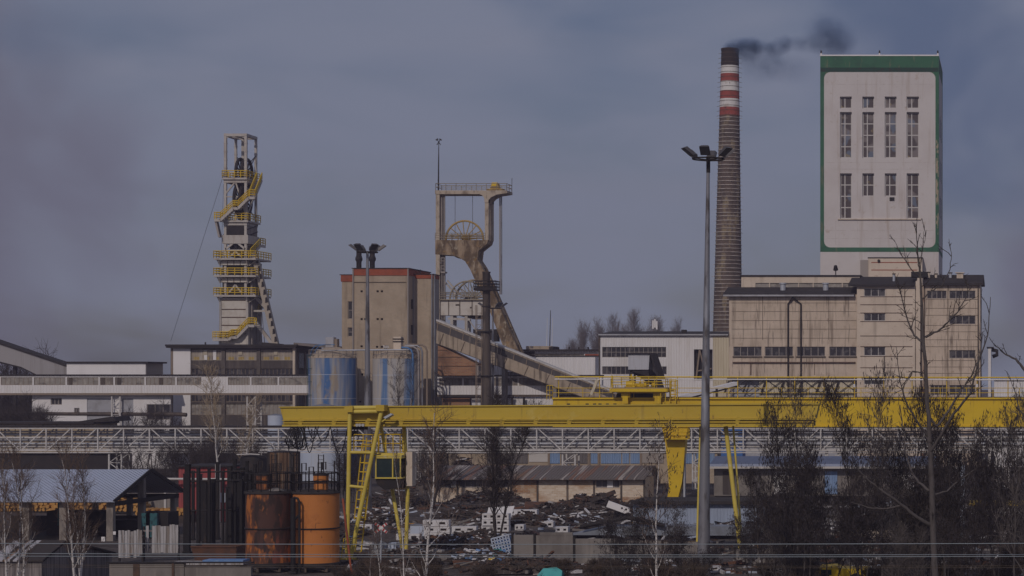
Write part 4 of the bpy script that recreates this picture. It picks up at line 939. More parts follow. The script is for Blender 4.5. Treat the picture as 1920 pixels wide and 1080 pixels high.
# ------------------------------------------------------------------ blue tanks
def blue_tanks():
    Y = 283; k = Y/F
    def tank(name, px0, px1, top, dome, lab, seed):
        c = (px0+px1)/2; r = (px1-px0)/2*k
        t = thing(name, lab, 'tank', (X(c,Y+r), Y+r, 0), seed, 'blue tanks in front of the concrete building')
        H = Z(top, Y)
        MB().lathe([(r,0),(r,H)], n=48).build('shell', M['blue_tank' if px0 < 650 else 'grey_tank'], t)
        MB().lathe([(r+.03,H),(r*.7,H+dome*.6),(r*.3,H+dome),(.01,H+dome)], n=48).build('roof', M['tan_conc'], t)
        mb = MB(); pts = [(math.cos(2*math.pi*i/20)*(r-.05), math.sin(2*math.pi*i/20)*(r-.05), H) for i in range(21)]
        mb.rail(pts, 1.1, 2, .9, .035); mb.build('railing', M['frame_grey'], t)
        for zf in (.42,.66,.86): MB().lathe([(r+.005,H*zf-.03),(r+.02,H*zf),(r+.005,H*zf+.03)], n=48).build('weld_band', M['pale_blue'], t)
        return t, H, r
    t, H, r = tank('storage_tank', 580, 668, 671, 1.5, 'blue storage tank with beige weathering, left of the pair, caged ladder on its left', 0.3)
    # arched blue ladder on the left
    a = thing('tank_ladder', 'blue caged ladder arching over the left blue tank', 'ladder', (X(575,Y), Y+1.5, 0))
    mb = MB(); zt = Z(668, Y); w = 1.0
    for dx in (0,.55): mb.path([(dx,0,0),(dx,0,zt),(dx+.15,0,zt+.9),(dx+.7,0,zt+1.5),(dx+1.5,0,zt+1.6),(dx+2.8,0,zt+1.6)], .05, 5)
    for i in range(int(zt/.6)): mb.beam((0,0,i*.6),(.55,0,i*.6),.05)
    mb.build('rail', M['ladder_blue'], a)
    mb = MB()
    for i in range(int(zt/1.8)): z0 = 2.2+i*1.8; mb.path([(0,0,z0),(-.25,-.5,z0),(.28,-.85,z0),(.8,-.5,z0),(.55,0,z0)], .035, 4)
    for dx, dy in ((-.25,-.5),(.28,-.85),(.8,-.5)): mb.tube((dx,dy,2.2),(dx,dy,zt),.03,n=4)
    mb.build('cage', M['ladder_green'], a)
    t2, H2, r2 = tank('storage_tank', 700, 787, 672, 1.3, 'blue storage tank faded to beige, right of the pair, bent pipes on its right', 2.1)
    p = thing('tank_piping', 'bent steel pipes rising over the right side of the right blue tank', 'pipes', (X(775,Y), Y-.3, 0))
    for i, (px, dx, m) in enumerate(((775,-1.2,'ladder_blue'),(784,-1.6,'frame_grey'),(789,-2.0,'galv'),(796,-2.3,'frame_tan'))):
        o = X(px,Y)-X(775,Y); zt = Z(664-i*2, Y)
        MB().path([(o,i*.5,0),(o,i*.5,zt),(o-.2,i*.5,zt+.55),(o-.7,i*.5,zt+.85),(o+dx-.3,i*.5,zt+.9)], .13, 8).build('pipe', M[m], p)
    for px0, px1, py0, py1, lab in ((613,628,632,664,'grey sheet metal vent box on top of the left blue tank'),(740,754,631,672,'beige vent shaft on top of the right blue tank')):
        Yb = Y+3.3
        v = thing('vent_box', lab, 'vent', (X((px0+px1)/2,Yb), Yb, Z(py1,Yb)), 0, 'vent boxes on the blue tanks')
        w = (px1-px0)*k; h = (py1-py0)*k
        MB().box(-w/2,w/2,-.6,.6,0,h).build('shaft', M['grey_metal' if px0 < 700 else 'beige_light'], v)
        mb = MB()
        for i in range(2): mb.box(-w/2-.08,w/2+.08,-.68,.68,h-.75+i*.36,h-.6+i*.36)
        if px0 > 700: mb.build('louvre', M['dark_steel'], v)
        else: MB().box(w/2+.02,w/2+.45,-.4,.5,0,h*.9).build('side_duct', M['frame_tan'], v)
    g = thing('pipe_gangway', 'thin pale pipe running across between the two blue tank tops', 'pipe', (X(570,Y), Y+.6, Z(657,Y)))
    MB().tube((X(600,Y)-X(570,Y),0,0),(X(765,Y)-X(570,Y),0,.1),.1,n=8).build('pipe', M['galv_light'], g)
    mb = MB()
    for px in (600,640,680,720,760): xx = X(px,Y)-X(570,Y); mb.tube((xx,0,-.9),(xx,0,0),.04,n=5)
    mb.build('bracket', M['frame_grey'], g)
    Y2 = 270; r = (652-562)/2*Y2/F
    w = thing('pale_tank', 'pale blue white cylindrical tank below the left end of the crane beam', 'tank', (X(607,Y2+r), Y2+r, 0))
    MB().lathe([(r,0),(r,Z(766,Y2))], n=40).build('shell', M['pale_blue'], w)
    MB().lathe([(r+.03,Z(766,Y2)),(.01,Z(757,Y2))], n=40).build('roof', M['galv'], w)
    r = 1.0; w = thing('pale_tank', 'slim pale blue tank partly hidden by the white pipe bridge truss', 'tank', (X(517,Y2+3), Y2+3, 0))
    MB().lathe([(r,0),(r,Z(779,Y2))], n=30).build('shell', M['pale_blue'], w)
    MB().lathe([(r+.03,Z(779,Y2)),(.01,Z(776,Y2))], n=30).build('roof', M['galv'], w)
M['ladder_blue'] = mat('ladder_blue', (.08,.20,.42), .6)
M['ladder_green'] = mat('ladder_green', (.04,.10,.11), .7)
blue_tanks()

# ------------------------------------------------------------------ concrete headframe
def concrete_headframe():
    Y = 332; k = Y/F; ox = X(816, Y); t = thing('concrete_headframe', 'stained concrete headframe with a portal top, leaning leg and spoked wheels', 'headframe', (ox, Y, 0))
    x = lambda p: X(p, Y) - ox; z = lambda p: Z(p, Y)
    DEP = 3.4
    frames = []
    leg = [(816,450),(915,450),(913,457),(897,470),(895,487),(904,501),(925,548),(980,676),(953,676),(921,590),(897,540),(882,506),(872,490),(858,481),(842,478),(816,477)]
    pts = [(x(a), z(b)) for a, b in leg]
    for y0, y1 in ((0,1.1),(DEP-1.1,DEP)): MB().prism(pts, y0, y1).build('leaning_frame', M['old_conc'], t)
    # cross slabs between the two frames along the leaning leg
    mb = MB()
    for a, b in (((913,457),(897,470)),((897,470),(895,487)),((895,487),(904,501)),((935,570),(943,590)),((955,618),(967,646))):
        p, q = V((x(a[0])-.02,1.1,z(a[1]))), V((x(b[0])-.02,1.1,z(b[1])))
        n = V((-.5,0,-.25)); MB().sweep([p, q, q+n, p+n], (0,DEP-2.2,0)).build('cross_slab', M['old_conc'], t)
    for i in range(7):
        u = i/6; p = V((x(915+48*u)-.5,1.1,z(530+105*u))); MB().beam(p, p+V((0,DEP-2.2,0)), .35).build('cross_beam', M['old_conc'], t)
    MB().box(x(816), x(913), 1.1, DEP-1.1, z(457), z(450)).build('deck', M['old_conc'], t)
    # posts
    for (a, b, y0) in ((817,824,0),(909,916,0),(817,824,DEP-.9),(909,916,DEP-.9)):
        MB().box(x(a), x(b), y0, y0+.9, z(450), z(362)).build('post', M['post_conc'], t)
    for y0 in (0, DEP-.9): MB().box(x(817), x(824.5), y0, y0+.9, 0, z(477)).build('post', M['post_conc'], t)
    # top slab and cantilever
    top = [(816,364),(816,357),(951,357),(951,362),(931,365),(921,370),(916,375),(916,380),(909,380),(908,371),(904,366),(899,364)]
    MB().prism([(x(a), z(b)) for a, b in top][::-1], -.1, DEP+.1).build('top_slab', M['post_conc'], t)
    mb = MB(); zt = z(357); mb.rail([(x(817),DEP,zt),(x(817),0,zt),(x(950),0,zt),(x(950),DEP,zt)], 1.1, 2, 1.6, .05).rail([(x(817),DEP,zt),(x(950),DEP,zt)], 1.1, 2, 1.6, .05)
    mb.build('railing', M['wheel_grey'], t)
    o = MB().box(x(911), x(940), .6, 2.6, zt, zt+.35).prism([(x(916),zt+.35),(x(933),zt+.35),(x(930),zt+1.2),(x(919),zt+1.2)], .9, 2.3).build('hoist', M['wheel_yellow'], t)
    MB().box(x(919.5),x(929.5),.8,2.4,zt+.8,zt+1.35).build('hoist_cover', M['yellow_rail'], o)
    # flagpole with crossed hammers
    MB().tube((x(821),.3,z(357)),(x(821.5),.3,z(300)),.13,.09,8).tube((x(821.5),.3,z(300)),(x(821.8),.3,z(266)),.09,.05,8).build('mast', M['dark_steel'], t)
    mb = MB(); cx, cz = x(821.7), z(266)
    for s in (-1, 1):
        mb.beam((cx-s*.3,.3,cz-.45),(cx+s*.28,.3,cz+.45),.1); mb.beam((cx+s*.10,.3,cz+.52),(cx+s*.46,.3,cz+.30),.18)
    mb.build('crossed_hammers', M['dark_steel'], t)
    MB().tube((x(950),DEP,z(357)),(x(950.3),DEP,z(330)),.04,n=5).build('lightning_rod', M['dark_steel'], t)
    # upper sheave and its railing
    wheel(t, (x(866),DEP/2,z(448)), 38*k*.93, 'y', 16, 'wheel_yellow', w=.17)
    mb = MB(); zd = z(450); mb.rail([(x(816),0,zd),(x(910),0,zd)], 1.1, 3, 1.4, .045); mb.build('railing', M['wheel_grey'], t)
    mb = MB(); mb.rail([(x(835),.25,zd),(x(905),.25,zd)], .85, 3, 1.0, .07); mb.build('yellow_guard', M['wheel_yellow'], t)
    MB().box(x(866),x(878),.4,1.4,zd,z(440)).build('bearing', M['wheel_yellow'], t)
    mb = MB()
    for px in (848, 881): mb.tube((x(px),DEP/2,z(364)),(x(px),DEP/2,z(440)),.04,n=5)
    mb.build('rope', M['rope'], t)
    # lower deck with two wheels
    zb = z(561)
    MB().box(x(822), x(906), .4, DEP-.4, z(591), z(563)).build('box_girder', M['head_panel'], t)
    mb = MB()
    for px in (840,861,884): mb.box(x(px)-.06,x(px)+.06,.34,.4,z(591),z(563))
    mb.box(x(853),x(860),.36,.399,z(573),z(570)); mb.box(x(880),x(883),.36,.399,z(578),z(575))
    mb.build('girder_joint', M['dark_joint'], t)
    MB().box(x(820), x(908), 0, DEP, zb-.15, zb).build('lower_deck', M['wheel_grey'], t)
    mb = MB(); mb.rail([(x(822),0,zb),(x(906),0,zb)], 1.1, 3, 1.3, .05).rail([(x(822),DEP,zb),(x(906),DEP,zb)], 1.1, 2, 1.6, .05); mb.build('railing', M['wheel_grey'], t)
    wheel(t, (x(883),DEP/2+.5,z(558)), 34*k, 'y', 18, 'wheel_grey', w=.17)
    wheel(t, (x(873),DEP/2-.5,z(560)), 34*k*.98, 'y', 18, 'wheel_grey', w=.13)
    mb = MB()
    for d in (0,.6): mb.beam((x(827)+d,1.5,z(525)),(x(850)+d,1.5,z(552)),.25)
    mb.build('strut', M['head_steel'], t)
    # under the deck
    mb = MB()
    for px in (845, 872):
        for y in (.8, DEP-.8): mb.beam((x(px),y,z(645)),(x(px),y,z(591)),.45)
    mb.beam((x(838),.8,z(597)),(x(880),.8,z(599)),.35); mb.beam((x(872),.8,z(592)),(x(892),.8,z(622)),.15)
    mb.build('trestle', M['head_steel'], t)
    MB().prism([(x(874),z(591)),(x(905),z(591)),(x(898),z(598)),(x(882),z(598))][::-1], 1, DEP-1).build('hopper', M['dark_steel'], t)
    MB().box(x(884),x(930),1,DEP-1,z(640),z(617)).build('machine_cabin', M['dark_steel'], t)
    # lift cage by the left post
    mb = MB()
    for a, b in ((827,510),(827,495)): mb.rail([(x(826),.2,z(b)),(x(833),.2,z(b))], 1.0, 2, .6, .06)
    mb.box(x(826),x(834),.1,1.4,z(512),z(509)); mb.box(x(826.5),x(830.5),.6,2,z(500),z(364)) if False else None
    for px in (826,831): mb.tube((x(px),.7,z(600)),(x(px),.7,z(364)),.09,n=6)
    for i in range(70): zz = z(600)+i*.3; mb.beam((x(826),.7,zz),(x(831),.7,zz),.04)
    mb.build('ladder', M['frame_grey'], t)
    for px, m in ((931,'frame_grey'),(934,'galv')):
        MB().tube((x(px),2.2,z(551)),(x(px),2.2,z(365)),.11,n=8).build('rope_guide', M[m], t)
M['post_conc'] = mat('post_concrete', (.48,.40,.32), .9, [((.9,.9,.5),.48,.66,(.20,.15,.11),.8),((2,2,.6),.6,.7,(.12,.08,.06),.6)], bump=.03)
concrete_headframe()

# ------------------------------------------------------------------ sloping conveyor bridge
def sloping_conveyor():
    Y = 289; k = Y/F; ox = X(820, Y); x = lambda p: X(p, Y)-ox; z = lambda p: Z(p, Y)
    t = thing('sloping_conveyor', 'covered concrete conveyor bridge sloping down to the right past the dark stack', 'conveyor', (ox, Y, 0))
    a = (-2, 601, 644); b = (355, 745, 775)   # offset px, top row, bottom row
    def at(u, v): # u along 0..1, v across 0 top..1 bottom
        px = 820 + a[0] + (b[0]-a[0])*u; return (x(px), z((a[1]+(b[1]-a[1])*u)*(1-v) + (a[2]+(b[2]-a[2])*u)*v))
    MB().prism([at(0,1),at(1,1),at(1,.42),at(0,.42)], 0, 2).build('trough', M['beige_light2'], t)
    MB().prism([at(0,.46),at(1,.46),at(1,.08),at(0,.08)], .12, 1.9).build('glazed_band', M['glass_conv'], t)
    mb = MB(); n = 15
    for i in range(n+1):
        u = (i+.15)/n
        if u > 1: break
        p, q = at(u,.05), at(u-.006,.42); mb.beam((p[0],.06,p[1]),(q[0],.06,q[1]),.10)
    mb.build('mullion', M['frame_tan'], t)
    mb = MB()
    for i in range(9):
        u = (i+.35)/9; p, q = at(u,.44), at(u-.022,1.0); mb.beam((p[0],-.01,p[1]),(q[0],-.01,q[1]),.10,.06,up=(0,1,0))
    for u0 in (0,): p, q = at(0,1), at(1,1); mb.beam((p[0],-.02,p[1]),(q[0],-.02,q[1]),.08)
    mb.build('panel_joint', M['dark_joint'], t)
    MB().prism([at(0,.10),at(1,.10),at(1,.0),at(0,.0)], .06, 1.95).build('top_rail', M['beige_light2'], t)
    MB().prism([at(0,.02),at(1,.02),at(1,-.07),at(0,-.05)], -.06, 2.1).build('roof', M['conv_roof'], t)
    MB().prism([at(.0,-.06),at(.36,-.10),at(.36,-.16),at(0,-.12)], -.4, 3.4).build('roof_edge', M['white_panel'], t) if False else None
    mb = MB()
    for u in (.35,.62,.86):
        p = at(u,1); mb.beam((p[0],.5,-.0),(p[0],.5,p[1]),.5).beam((p[0],1.5,0),(p[0],1.5,p[1]),.5)
    mb.build('leg', M['conc_grey'], t)
    # small conveyor rising right of the trolley
    s = thing('feeder_conveyor', 'thin pale feeder conveyor rising to the beige factory behind the crane rail', 'conveyor', (X(1262,Y), Y, 0))
    x2 = lambda p: X(p, Y)-X(1262, Y)
    MB().beam((x2(1266),0,z(747)),(x2(1368),6,z(719)),1.2,.5).build('belt_frame', M['white_panel'], s)
    MB().beam((x2(1266),0,z(751)),(x2(1368),6,z(723)),1.0,.4).build('underside', M['dark_steel'], s)
    for px, py in ((1290,743),(1340,729)): MB().beam((x2(px),2,0),(x2(px),2,z(py)),.3).build('leg', M['dark_steel'], s)
M['beige_light2'] = mat('conveyor_concrete', (.43,.345,.265), .9, [(.8,.45,.68,(.33,.265,.2),.8),((2.2,2.2,.15),.50,.64,(.11,.085,.065),.85)])
M['glass_conv'] = mat('conveyor_glazing', (.07,.06,.06), .5, [((.9,.9,.5),.52,.6,(.045,.04,.042),.8,1),((2,2,.2),.6,.66,(.2,.17,.15),.7)], spec=.4)
M['conv_roof'] = mat('conveyor_roof', (.58,.55,.54), .7, [((1.5,1.5,1.5),.5,.7,(.4,.35,.31),.7)])
sloping_conveyor()

# ------------------------------------------------------------------ dark stack with gallery, ladder tower
def dark_stack():
    Y = 284; k = Y/F; t = thing('steel_stack', 'dark brown steel stack with a railed platform in front of the leaning headframe', 'stack', (X(912, Y), Y, 0))
    z = lambda p: Z(p, Y)
    MB().lathe([(.66,0),(.62,z(705)),(.50,z(623)),(.50,z(512)),(.56,z(511)),(.56,z(509.5))], n=24).build('shaft', M['brown_steel'], t)
    for py, r in ((545,.62),(622,.78),(705,.86),(575,.56)): MB().lathe([(.5,z(py+1.5)),(r,z(py+1)),(r,z(py-1)),(.5,z(py-1.5))], n=20).build('collar', M['dark_steel'], t)
    MB().box(-1.45,1.55,-1.2,1.2,z(545),z(543)).build('platform', M['dark_steel'], t)
    mb = MB(); zp = z(543); mb.rail([(-1.4,-1.2,zp),(1.5,-1.2,zp),(1.5,1.2,zp),(-1.4,1.2,zp),(-1.4,-1.2,zp)], 1.15, 3, .9, .05); mb.box(-1.4,1.5,-1.24,-1.2,zp,zp+.25); mb.build('railing', M['dark_steel'], t)
    l = thing('ladder_tower', 'light lattice ladder tower standing left of the brown steel stack', 'ladder tower', (X(897, Y), Y+.4, 0))
    mb = MB(); zt = z(572)
    for dx in (-.38,.38):
        for dy in (-.3,.3): mb.tube((dx,dy,0),(dx,dy,zt),.05,n=5)
    for i in range(int(zt/.8)):
        zz = i*.8
        for dy in (-.3,.3): mb.beam((-.38,dy,zz),(.38,dy,zz),.045)
        if i % 2: mb.beam((-.38,-.3,zz),(.38,-.3,zz+.8),.04)
    mb.build('frame', M['frame_tan'], l)
dark_stack()

# ------------------------------------------------------------------ floodlight masts
def flood_head(t, z, R_=1.0, n=6, s=1.0, rot=0.0):
    MB().path([(math.cos(2*math.pi*i/24)*R_, math.sin(2*math.pi*i/24)*R_, z) for i in range(24)], .07*s, 6, True).build('ring', M['dark_steel'], t)
    mb = MB()
    for i in range(n): a = 2*math.pi*i/n + rot; mb.beam((0,0,z-.05),(math.cos(a)*R_, math.sin(a)*R_, z),.07*s)
    mb.build('spider', M['dark_steel'], t)
    for i in range(n):
        a = 2*math.pi*i/n + rot; d = V((math.cos(a), math.sin(a), 0)); e = V((-d.y, d.x, 0)); up = V((0,0,1))
        c = d*(R_+.10) + V((0,0,z+.12))
        ax = (d*.80 + up*.60).normalized(); nn = (d*.60 - up*.80).normalized()   # housing leans outwards, lens looks down and out
        w, h, th = .42*s, 1.05*s, .30*s
        mb = MB(); p = c - nn*th
        q0 = [p-e*w, p+e*w, p+e*w+ax*h, p-e*w+ax*h]; q1 = [c-e*w, c+e*w, c+e*w+ax*h, c-e*w+ax*h]; q0 = [v.lerp(p+ax*h*.5, .3) for v in q0]
        mb.add(q0+q1, [(3,2,1,0),(4,5,6,7),(0,1,5,4),(1,2,6,5),(2,3,7,6),(3,0,4,7)])
        o = mb.build('floodlight', M['lamp_body'], t)
        i0 = [v.lerp(c+ax*h*.5, .14)+nn*.012 for v in q1]; MB().add(i0, [(0,1,2,3)]).build('lens', M['lamp_lens'], o)
M['lamp_body'] = mat('lamp_body', (.12,.11,.115), .5, metal=.3)
M['lamp_lens'] = mat('lamp_lens', (.10,.10,.11), .25, spec=.6)
M['mast_rust'] = mat('mast_steel', (.26,.255,.28), .42, [((1.2,1.2,.35),.48,.58,(.09,.075,.07),.85),((.5,.5,.12),.58,.66,(.45,.47,.53),.7)], metal=.35)
def masts():
    Y = 136; b = X(1319, Y); t = thing('floodlight_mast', 'tall tapering steel floodlight mast in front of the yellow crane beam and chimney', 'light mast', (b, Y, 0), 0, 'floodlight masts')
    zt = Z(298, Y); lx = X(1328, Y)-b; k = Y/F
    MB().path([(lx*u, 0, zt*u) for u in [i/24 for i in range(25)]], [(.44-.34*(i/24)**.85) for i in range(25)], 14).build('pole', M['mast_rust'], t)
    h = thing('head', '', '', (0,0,0)); bpy.data.objects.remove(h)
    n0 = set(bpy.data.objects)
    flood_head(t, zt, 1.02, 6, .78, .52)
    for o in set(bpy.data.objects)-n0:
        if o.parent is t: o.location.x += lx
    MB().tube((lx,0,zt-.9),(lx,0,zt+.05),.13,n=10).build('neck', M['dark_steel'], t)
    Y = 202; t = thing('floodlight_mast', 'grey floodlight mast before the tan concrete building, base behind the gantry leg', 'light mast', (X(689,Y), Y, 0), 0, 'floodlight masts')
    zt = Z(473, Y)
    MB().path([(0,0,zt*i/20) for i in range(21)], [(.44-.32*(i/20)**.9) for i in range(21)], 14).build('pole', M['mast_rust'], t)
    flood_head(t, zt, .95, 6, .85, .2)
    Y = 290; t = thing('floodlight_mast', 'distant slim floodlight mast just right of the brown steel stack', 'light mast', (X(924,Y), Y, 0), 0, 'floodlight masts')
    zt = Z(578, Y)
    MB().path([(0,0,zt*i/12) for i in range(13)], [(.36-.26*(i/12)) for i in range(13)], 10).build('pole', M['mast_rust'], t)
    flood_head(t, zt, 1.2, 6, .9, .3)
masts()
# ------------------------------------------------------------------ gantry cranes
def front_crane():
    Y = 150; k = Y/F; ox = X(655, Y); t = thing('gantry_crane', 'faded yellow gantry crane with tubular A-frame legs and hanging cables, in front of the other', 'gantry crane', (ox, Y, 0), 0, 'yellow gantry cranes')
    x = lambda p: X(p, Y)-ox; z = lambda p: Z(p, Y)
    top = lambda p: z(763.5 - (p-525)*6/1010); bot = lambda p: z(799.5 - (p-525)*1.0/1010)
    a, b = 525, 1535
    fr = lambda p, q: top(p)*(1-q) + bot(p)*q
    MB().prism([(x(a),fr(a,.0)),(x(b),fr(b,0)),(x(b-6),fr(b,.66)),(x(a+6),fr(a,.66))][::-1], 0, 1.3).build('girder', M['crane_a'], t)
    MB().prism([(x(a-1),fr(a,-.03)),(x(b+1),fr(b,-.03)),(x(b+1),fr(b,.025)),(x(a-1),fr(a,.025))][::-1], -.12, 1.42).build('top_flange', M['crane_a'], t)
    for q0, q1, ya in ((.67,.72,-.22),(.78,.845,-.10),(.90,1.0,-.26)):
        MB().prism([(x(a+6),fr(a,q0)),(x(b-9),fr(b,q0)),(x(b-9),fr(b,q1)),(x(a+6),fr(a,q1))][::-1], ya, 1.3-ya*.4).build('rail_flange', M['crane_a'], t)
    MB().prism([(x(a+6),fr(a,.72)),(x(b-9),fr(b,.72)),(x(b-9),fr(b,.9)),(x(a+6),fr(a,.9))][::-1], .12, 1.15).build('web', M['crane_a'], t)
    p = 566
    mb = MB()
    while p < 1460:
        mb.beam((x(p+2),-.08,fr(p,.60)),(x(p-4),-.16,fr(p,.90)),.10,.30); p += 63
    mb.build('bracket', M['crane_a'], t)
    # front A frame of two tubes meeting at one foot, rear A frame behind the girder
    foot = V((x(657),-.5,z(1048))); r = .15
    def tube(p0, p1, r0=r, name='leg', m='crane_tube', par=None): return MB().tube(p0, p1, r0, n=12).build(name, M[m], par or t)
    A0, A1 = V((x(661),-.6,z(772))), V((x(720),-.6,z(770)))
    tube(A0, V((x(655),-.5,z(1040)))); tube(A1, V((x(661),-.5,z(1046))))
    tube(V((x(660),-.6,z(764.5))), V((x(722),-.6,z(764))), .15, 'cross_tube'); tube(V((x(660),-.62,z(772))), V((x(720),-.62,z(771))), .15, 'cross_tube')
    for c in (A0, A1): MB().box(c.x-.30,c.x+.30,-.95,-.05,c.z-.02,c.z+.42).build('end_plate', M['crane_a'], t)
    for py in (849, 913): 
        u = (py-772)/(1045-772); q0 = A0.lerp(V((x(655),-.5,z(1040))), u); q1 = A1.lerp(foot, u); tube(q0, q1, .11, 'cross_tube')
    MB().box(foot.x-.45,foot.x+.55,-.95,.1,0,z(1045)).build('foot', M['crane_a'], t)
    rf = V((x(752),.9,z(1046))); B0, B1 = V((x(697),2.2,z(800))), V((x(746),1.5,z(800)))
    tube(B0, V((x(749),1.0,z(1040))), .13); tube(B1, V((x(757),1.0,z(930))), .15); tube(V((x(757),1.0,z(930))), V((x(754),.9,z(1046))), .14)
    MB().box(rf.x-.4,rf.x+.4,.4,1.4,0,z(1046)).build('foot', M['crane_a'], t)
    tube(V((x(705),1.4,z(853))), V((x(752),1.2,z(853))), .11, 'cross_tube'); tube(V((x(725),1.4,z(916))), V((x(757),1.2,z(916))), .11, 'cross_tube')
    # platform, caged ladder
    MB().box(x(662),x(712),-.3,1.2,z(851),z(848.5)).box(x(706),x(756),.2,1.6,z(853),z(850)).build('platform', M['crane_tube'], t)
    mb = MB(); zp = z(848.5); mb.rail([(x(665),-.2,zp),(x(700),-.2,zp),(x(700),1.1,zp)], 1.3, 3, .7, .035).rail([(x(708),.3,zp),(x(748),.3,zp),(x(748),1.5,zp)], 1.3, 2, .6, .04); mb.build('railing', M['yellow_rail'], t)
    mb = MB(); L0, L1 = V((x(664),.2,z(1035))), V((x(686),.2,z(820))); d = V((.45,0,0))
    for e in (V((0,0,0)), d): mb.tube(L0+e, L1+e, .055, n=5)
    for i in range(26): p = L0.lerp(L1, i/26); mb.beam(p, p+d, .04)
    o = mb.build('ladder', M['yellow_rail'], t)
    mb = MB()
    for i in range(9):
        p = L0.lerp(L1, .3+i*.08); mb.path([p, p+V((-.15,-.45,0)), p+V((.25,-.75,0)), p+V((.65,-.45,0)), p+d], .045, 4)
    for e in (V((-.15,-.45,0)), V((.25,-.75,0)), V((.65,-.45,0))): mb.tube(L0.lerp(L1,.28)+e, L0.lerp(L1,.95)+e, .04, n=4)
    mb.build('cage', M['yellow_rail'], o)
    mb = MB(); S0, S1 = V((x(646),-.9,z(1055))), V((x(652),-.9,z(1008)))
    for e in (0,.45): mb.tube(S0+V((e,0,0)), S1+V((e,0,0)), .04, n=5)
    for i in range(6): p = S0.lerp(S1, i/5); mb.beam(p, p+V((.45,0,0)), .04)
    mb.build('step_ladder', M['yellow_rail'], t)
    # operator cab hanging between the legs
    cx0, cx1, cz0, cz1 = x(705), x(754), z(896), z(858)
    MB().box(cx0+.1,cx1-.1,-.15,1.5,cz0,cz1).build('cab', M['cab_glass'], t)
    cab = t.children[-1] if False else None
    mb = MB(); y0 = -.2
    for px in (cx0+.06,x(738),cx1-.06): mb.beam((px,y0,cz0),(px,y0,cz1),.085)
    for zz in (cz0,cz1): mb.beam((cx0,y0,zz),(cx1,y0,zz),.10)
    for zz in (cz0,cz1): mb.beam((cx1,y0,zz),(cx1,1.5,zz),.10)
    mb.build('cab_frame', M['crane_tube'], t)
    MB().prism([(cx0,cz0-.08),(cx1,cz0-.08),(cx1-.1,z(915)),(x(722),z(919)),(cx0+.1,z(908))][::-1], -.1, 1.4).build('cab_base', M['dark_steel'], t)
    MB().box(cx0-.05,cx1+.05,-.3,1.6,cz1+.08,cz1+.2).build('cab_roof', M['crane_tube'], t)
    MB().box(cx1+.1,cx1+.55,.6,1.5,z(912),z(848)).build('panel_box', M['beige_light'], t)
    # lamp on the A frame
    lo = MB().sweep([V((x(730),-.9,z(783))),V((x(744),-.9,z(775.5))),V((x(746),-.9,z(778.5))),V((x(733),-.9,z(786)))], (0,-.5,.05)).build('floodlight', M['galv_light'], t)
    MB().beam((x(722),-.7,z(790)),(x(733),-.9,z(784)),.09).build('lamp_arm', M['crane_tube'], lo)
    # trolley under the girder
    MB().box(x(652),x(682),.2,1.0,z(806),z(797)).box(x(648),x(662),.1,1.1,z(818),z(808)).build('hoist_trolley', M['dark_steel'], t)
    for px in (672,677,683): MB().tube((x(px),-.35,z(797)),(x(px),.1,z(797)),.11,n=10).build('lamp', M['lens'], t)
    # festoon cables at the left end
    rnd = random.Random(11); mb = MB()
    for i in range(9):
        px = 548+i*2.6; s = rnd.uniform(.8,2.2); mb.path([(x(px)+.35*math.sin(q*6.28), -.3+.1*math.cos(q*6.28*2), z(800)-s*math.sin(q*math.pi)) for q in [j/12 for j in range(13)]], .035, 4)
    for i, (p0, p1, dep) in enumerate(((572,594,1.9),(594,622,1.1),(622,655,2.0),(580,600,.9),(560,575,1.6))):
        mb.path([(x(p0+(p1-p0)*q), -.3, z(799)-dep*math.sin(q*math.pi)) for q in [j/12 for j in range(13)]], .035, 4)
    mb.build('festoon_cable', M['black'], t)
    # right hand legs
    tube(V((x(1357),1.0,z(800))), V((x(1388),.6,z(1046))), .16); tube(V((x(1367),2.2,z(800))), V((x(1384),1.6,z(1000))), .08); tube(V((x(1309),.4,z(800)))+V((0,.8,0)), V((x(1305),.4,z(1046))), .10)
    MB().box(x(1380),x(1396),.1,1.1,0,z(1044)).build('foot', M['crane_a'], t); MB().box(x(1298),x(1312),.0,.9,0,z(1044)).build('foot', M['crane_a'], t)
front_crane()
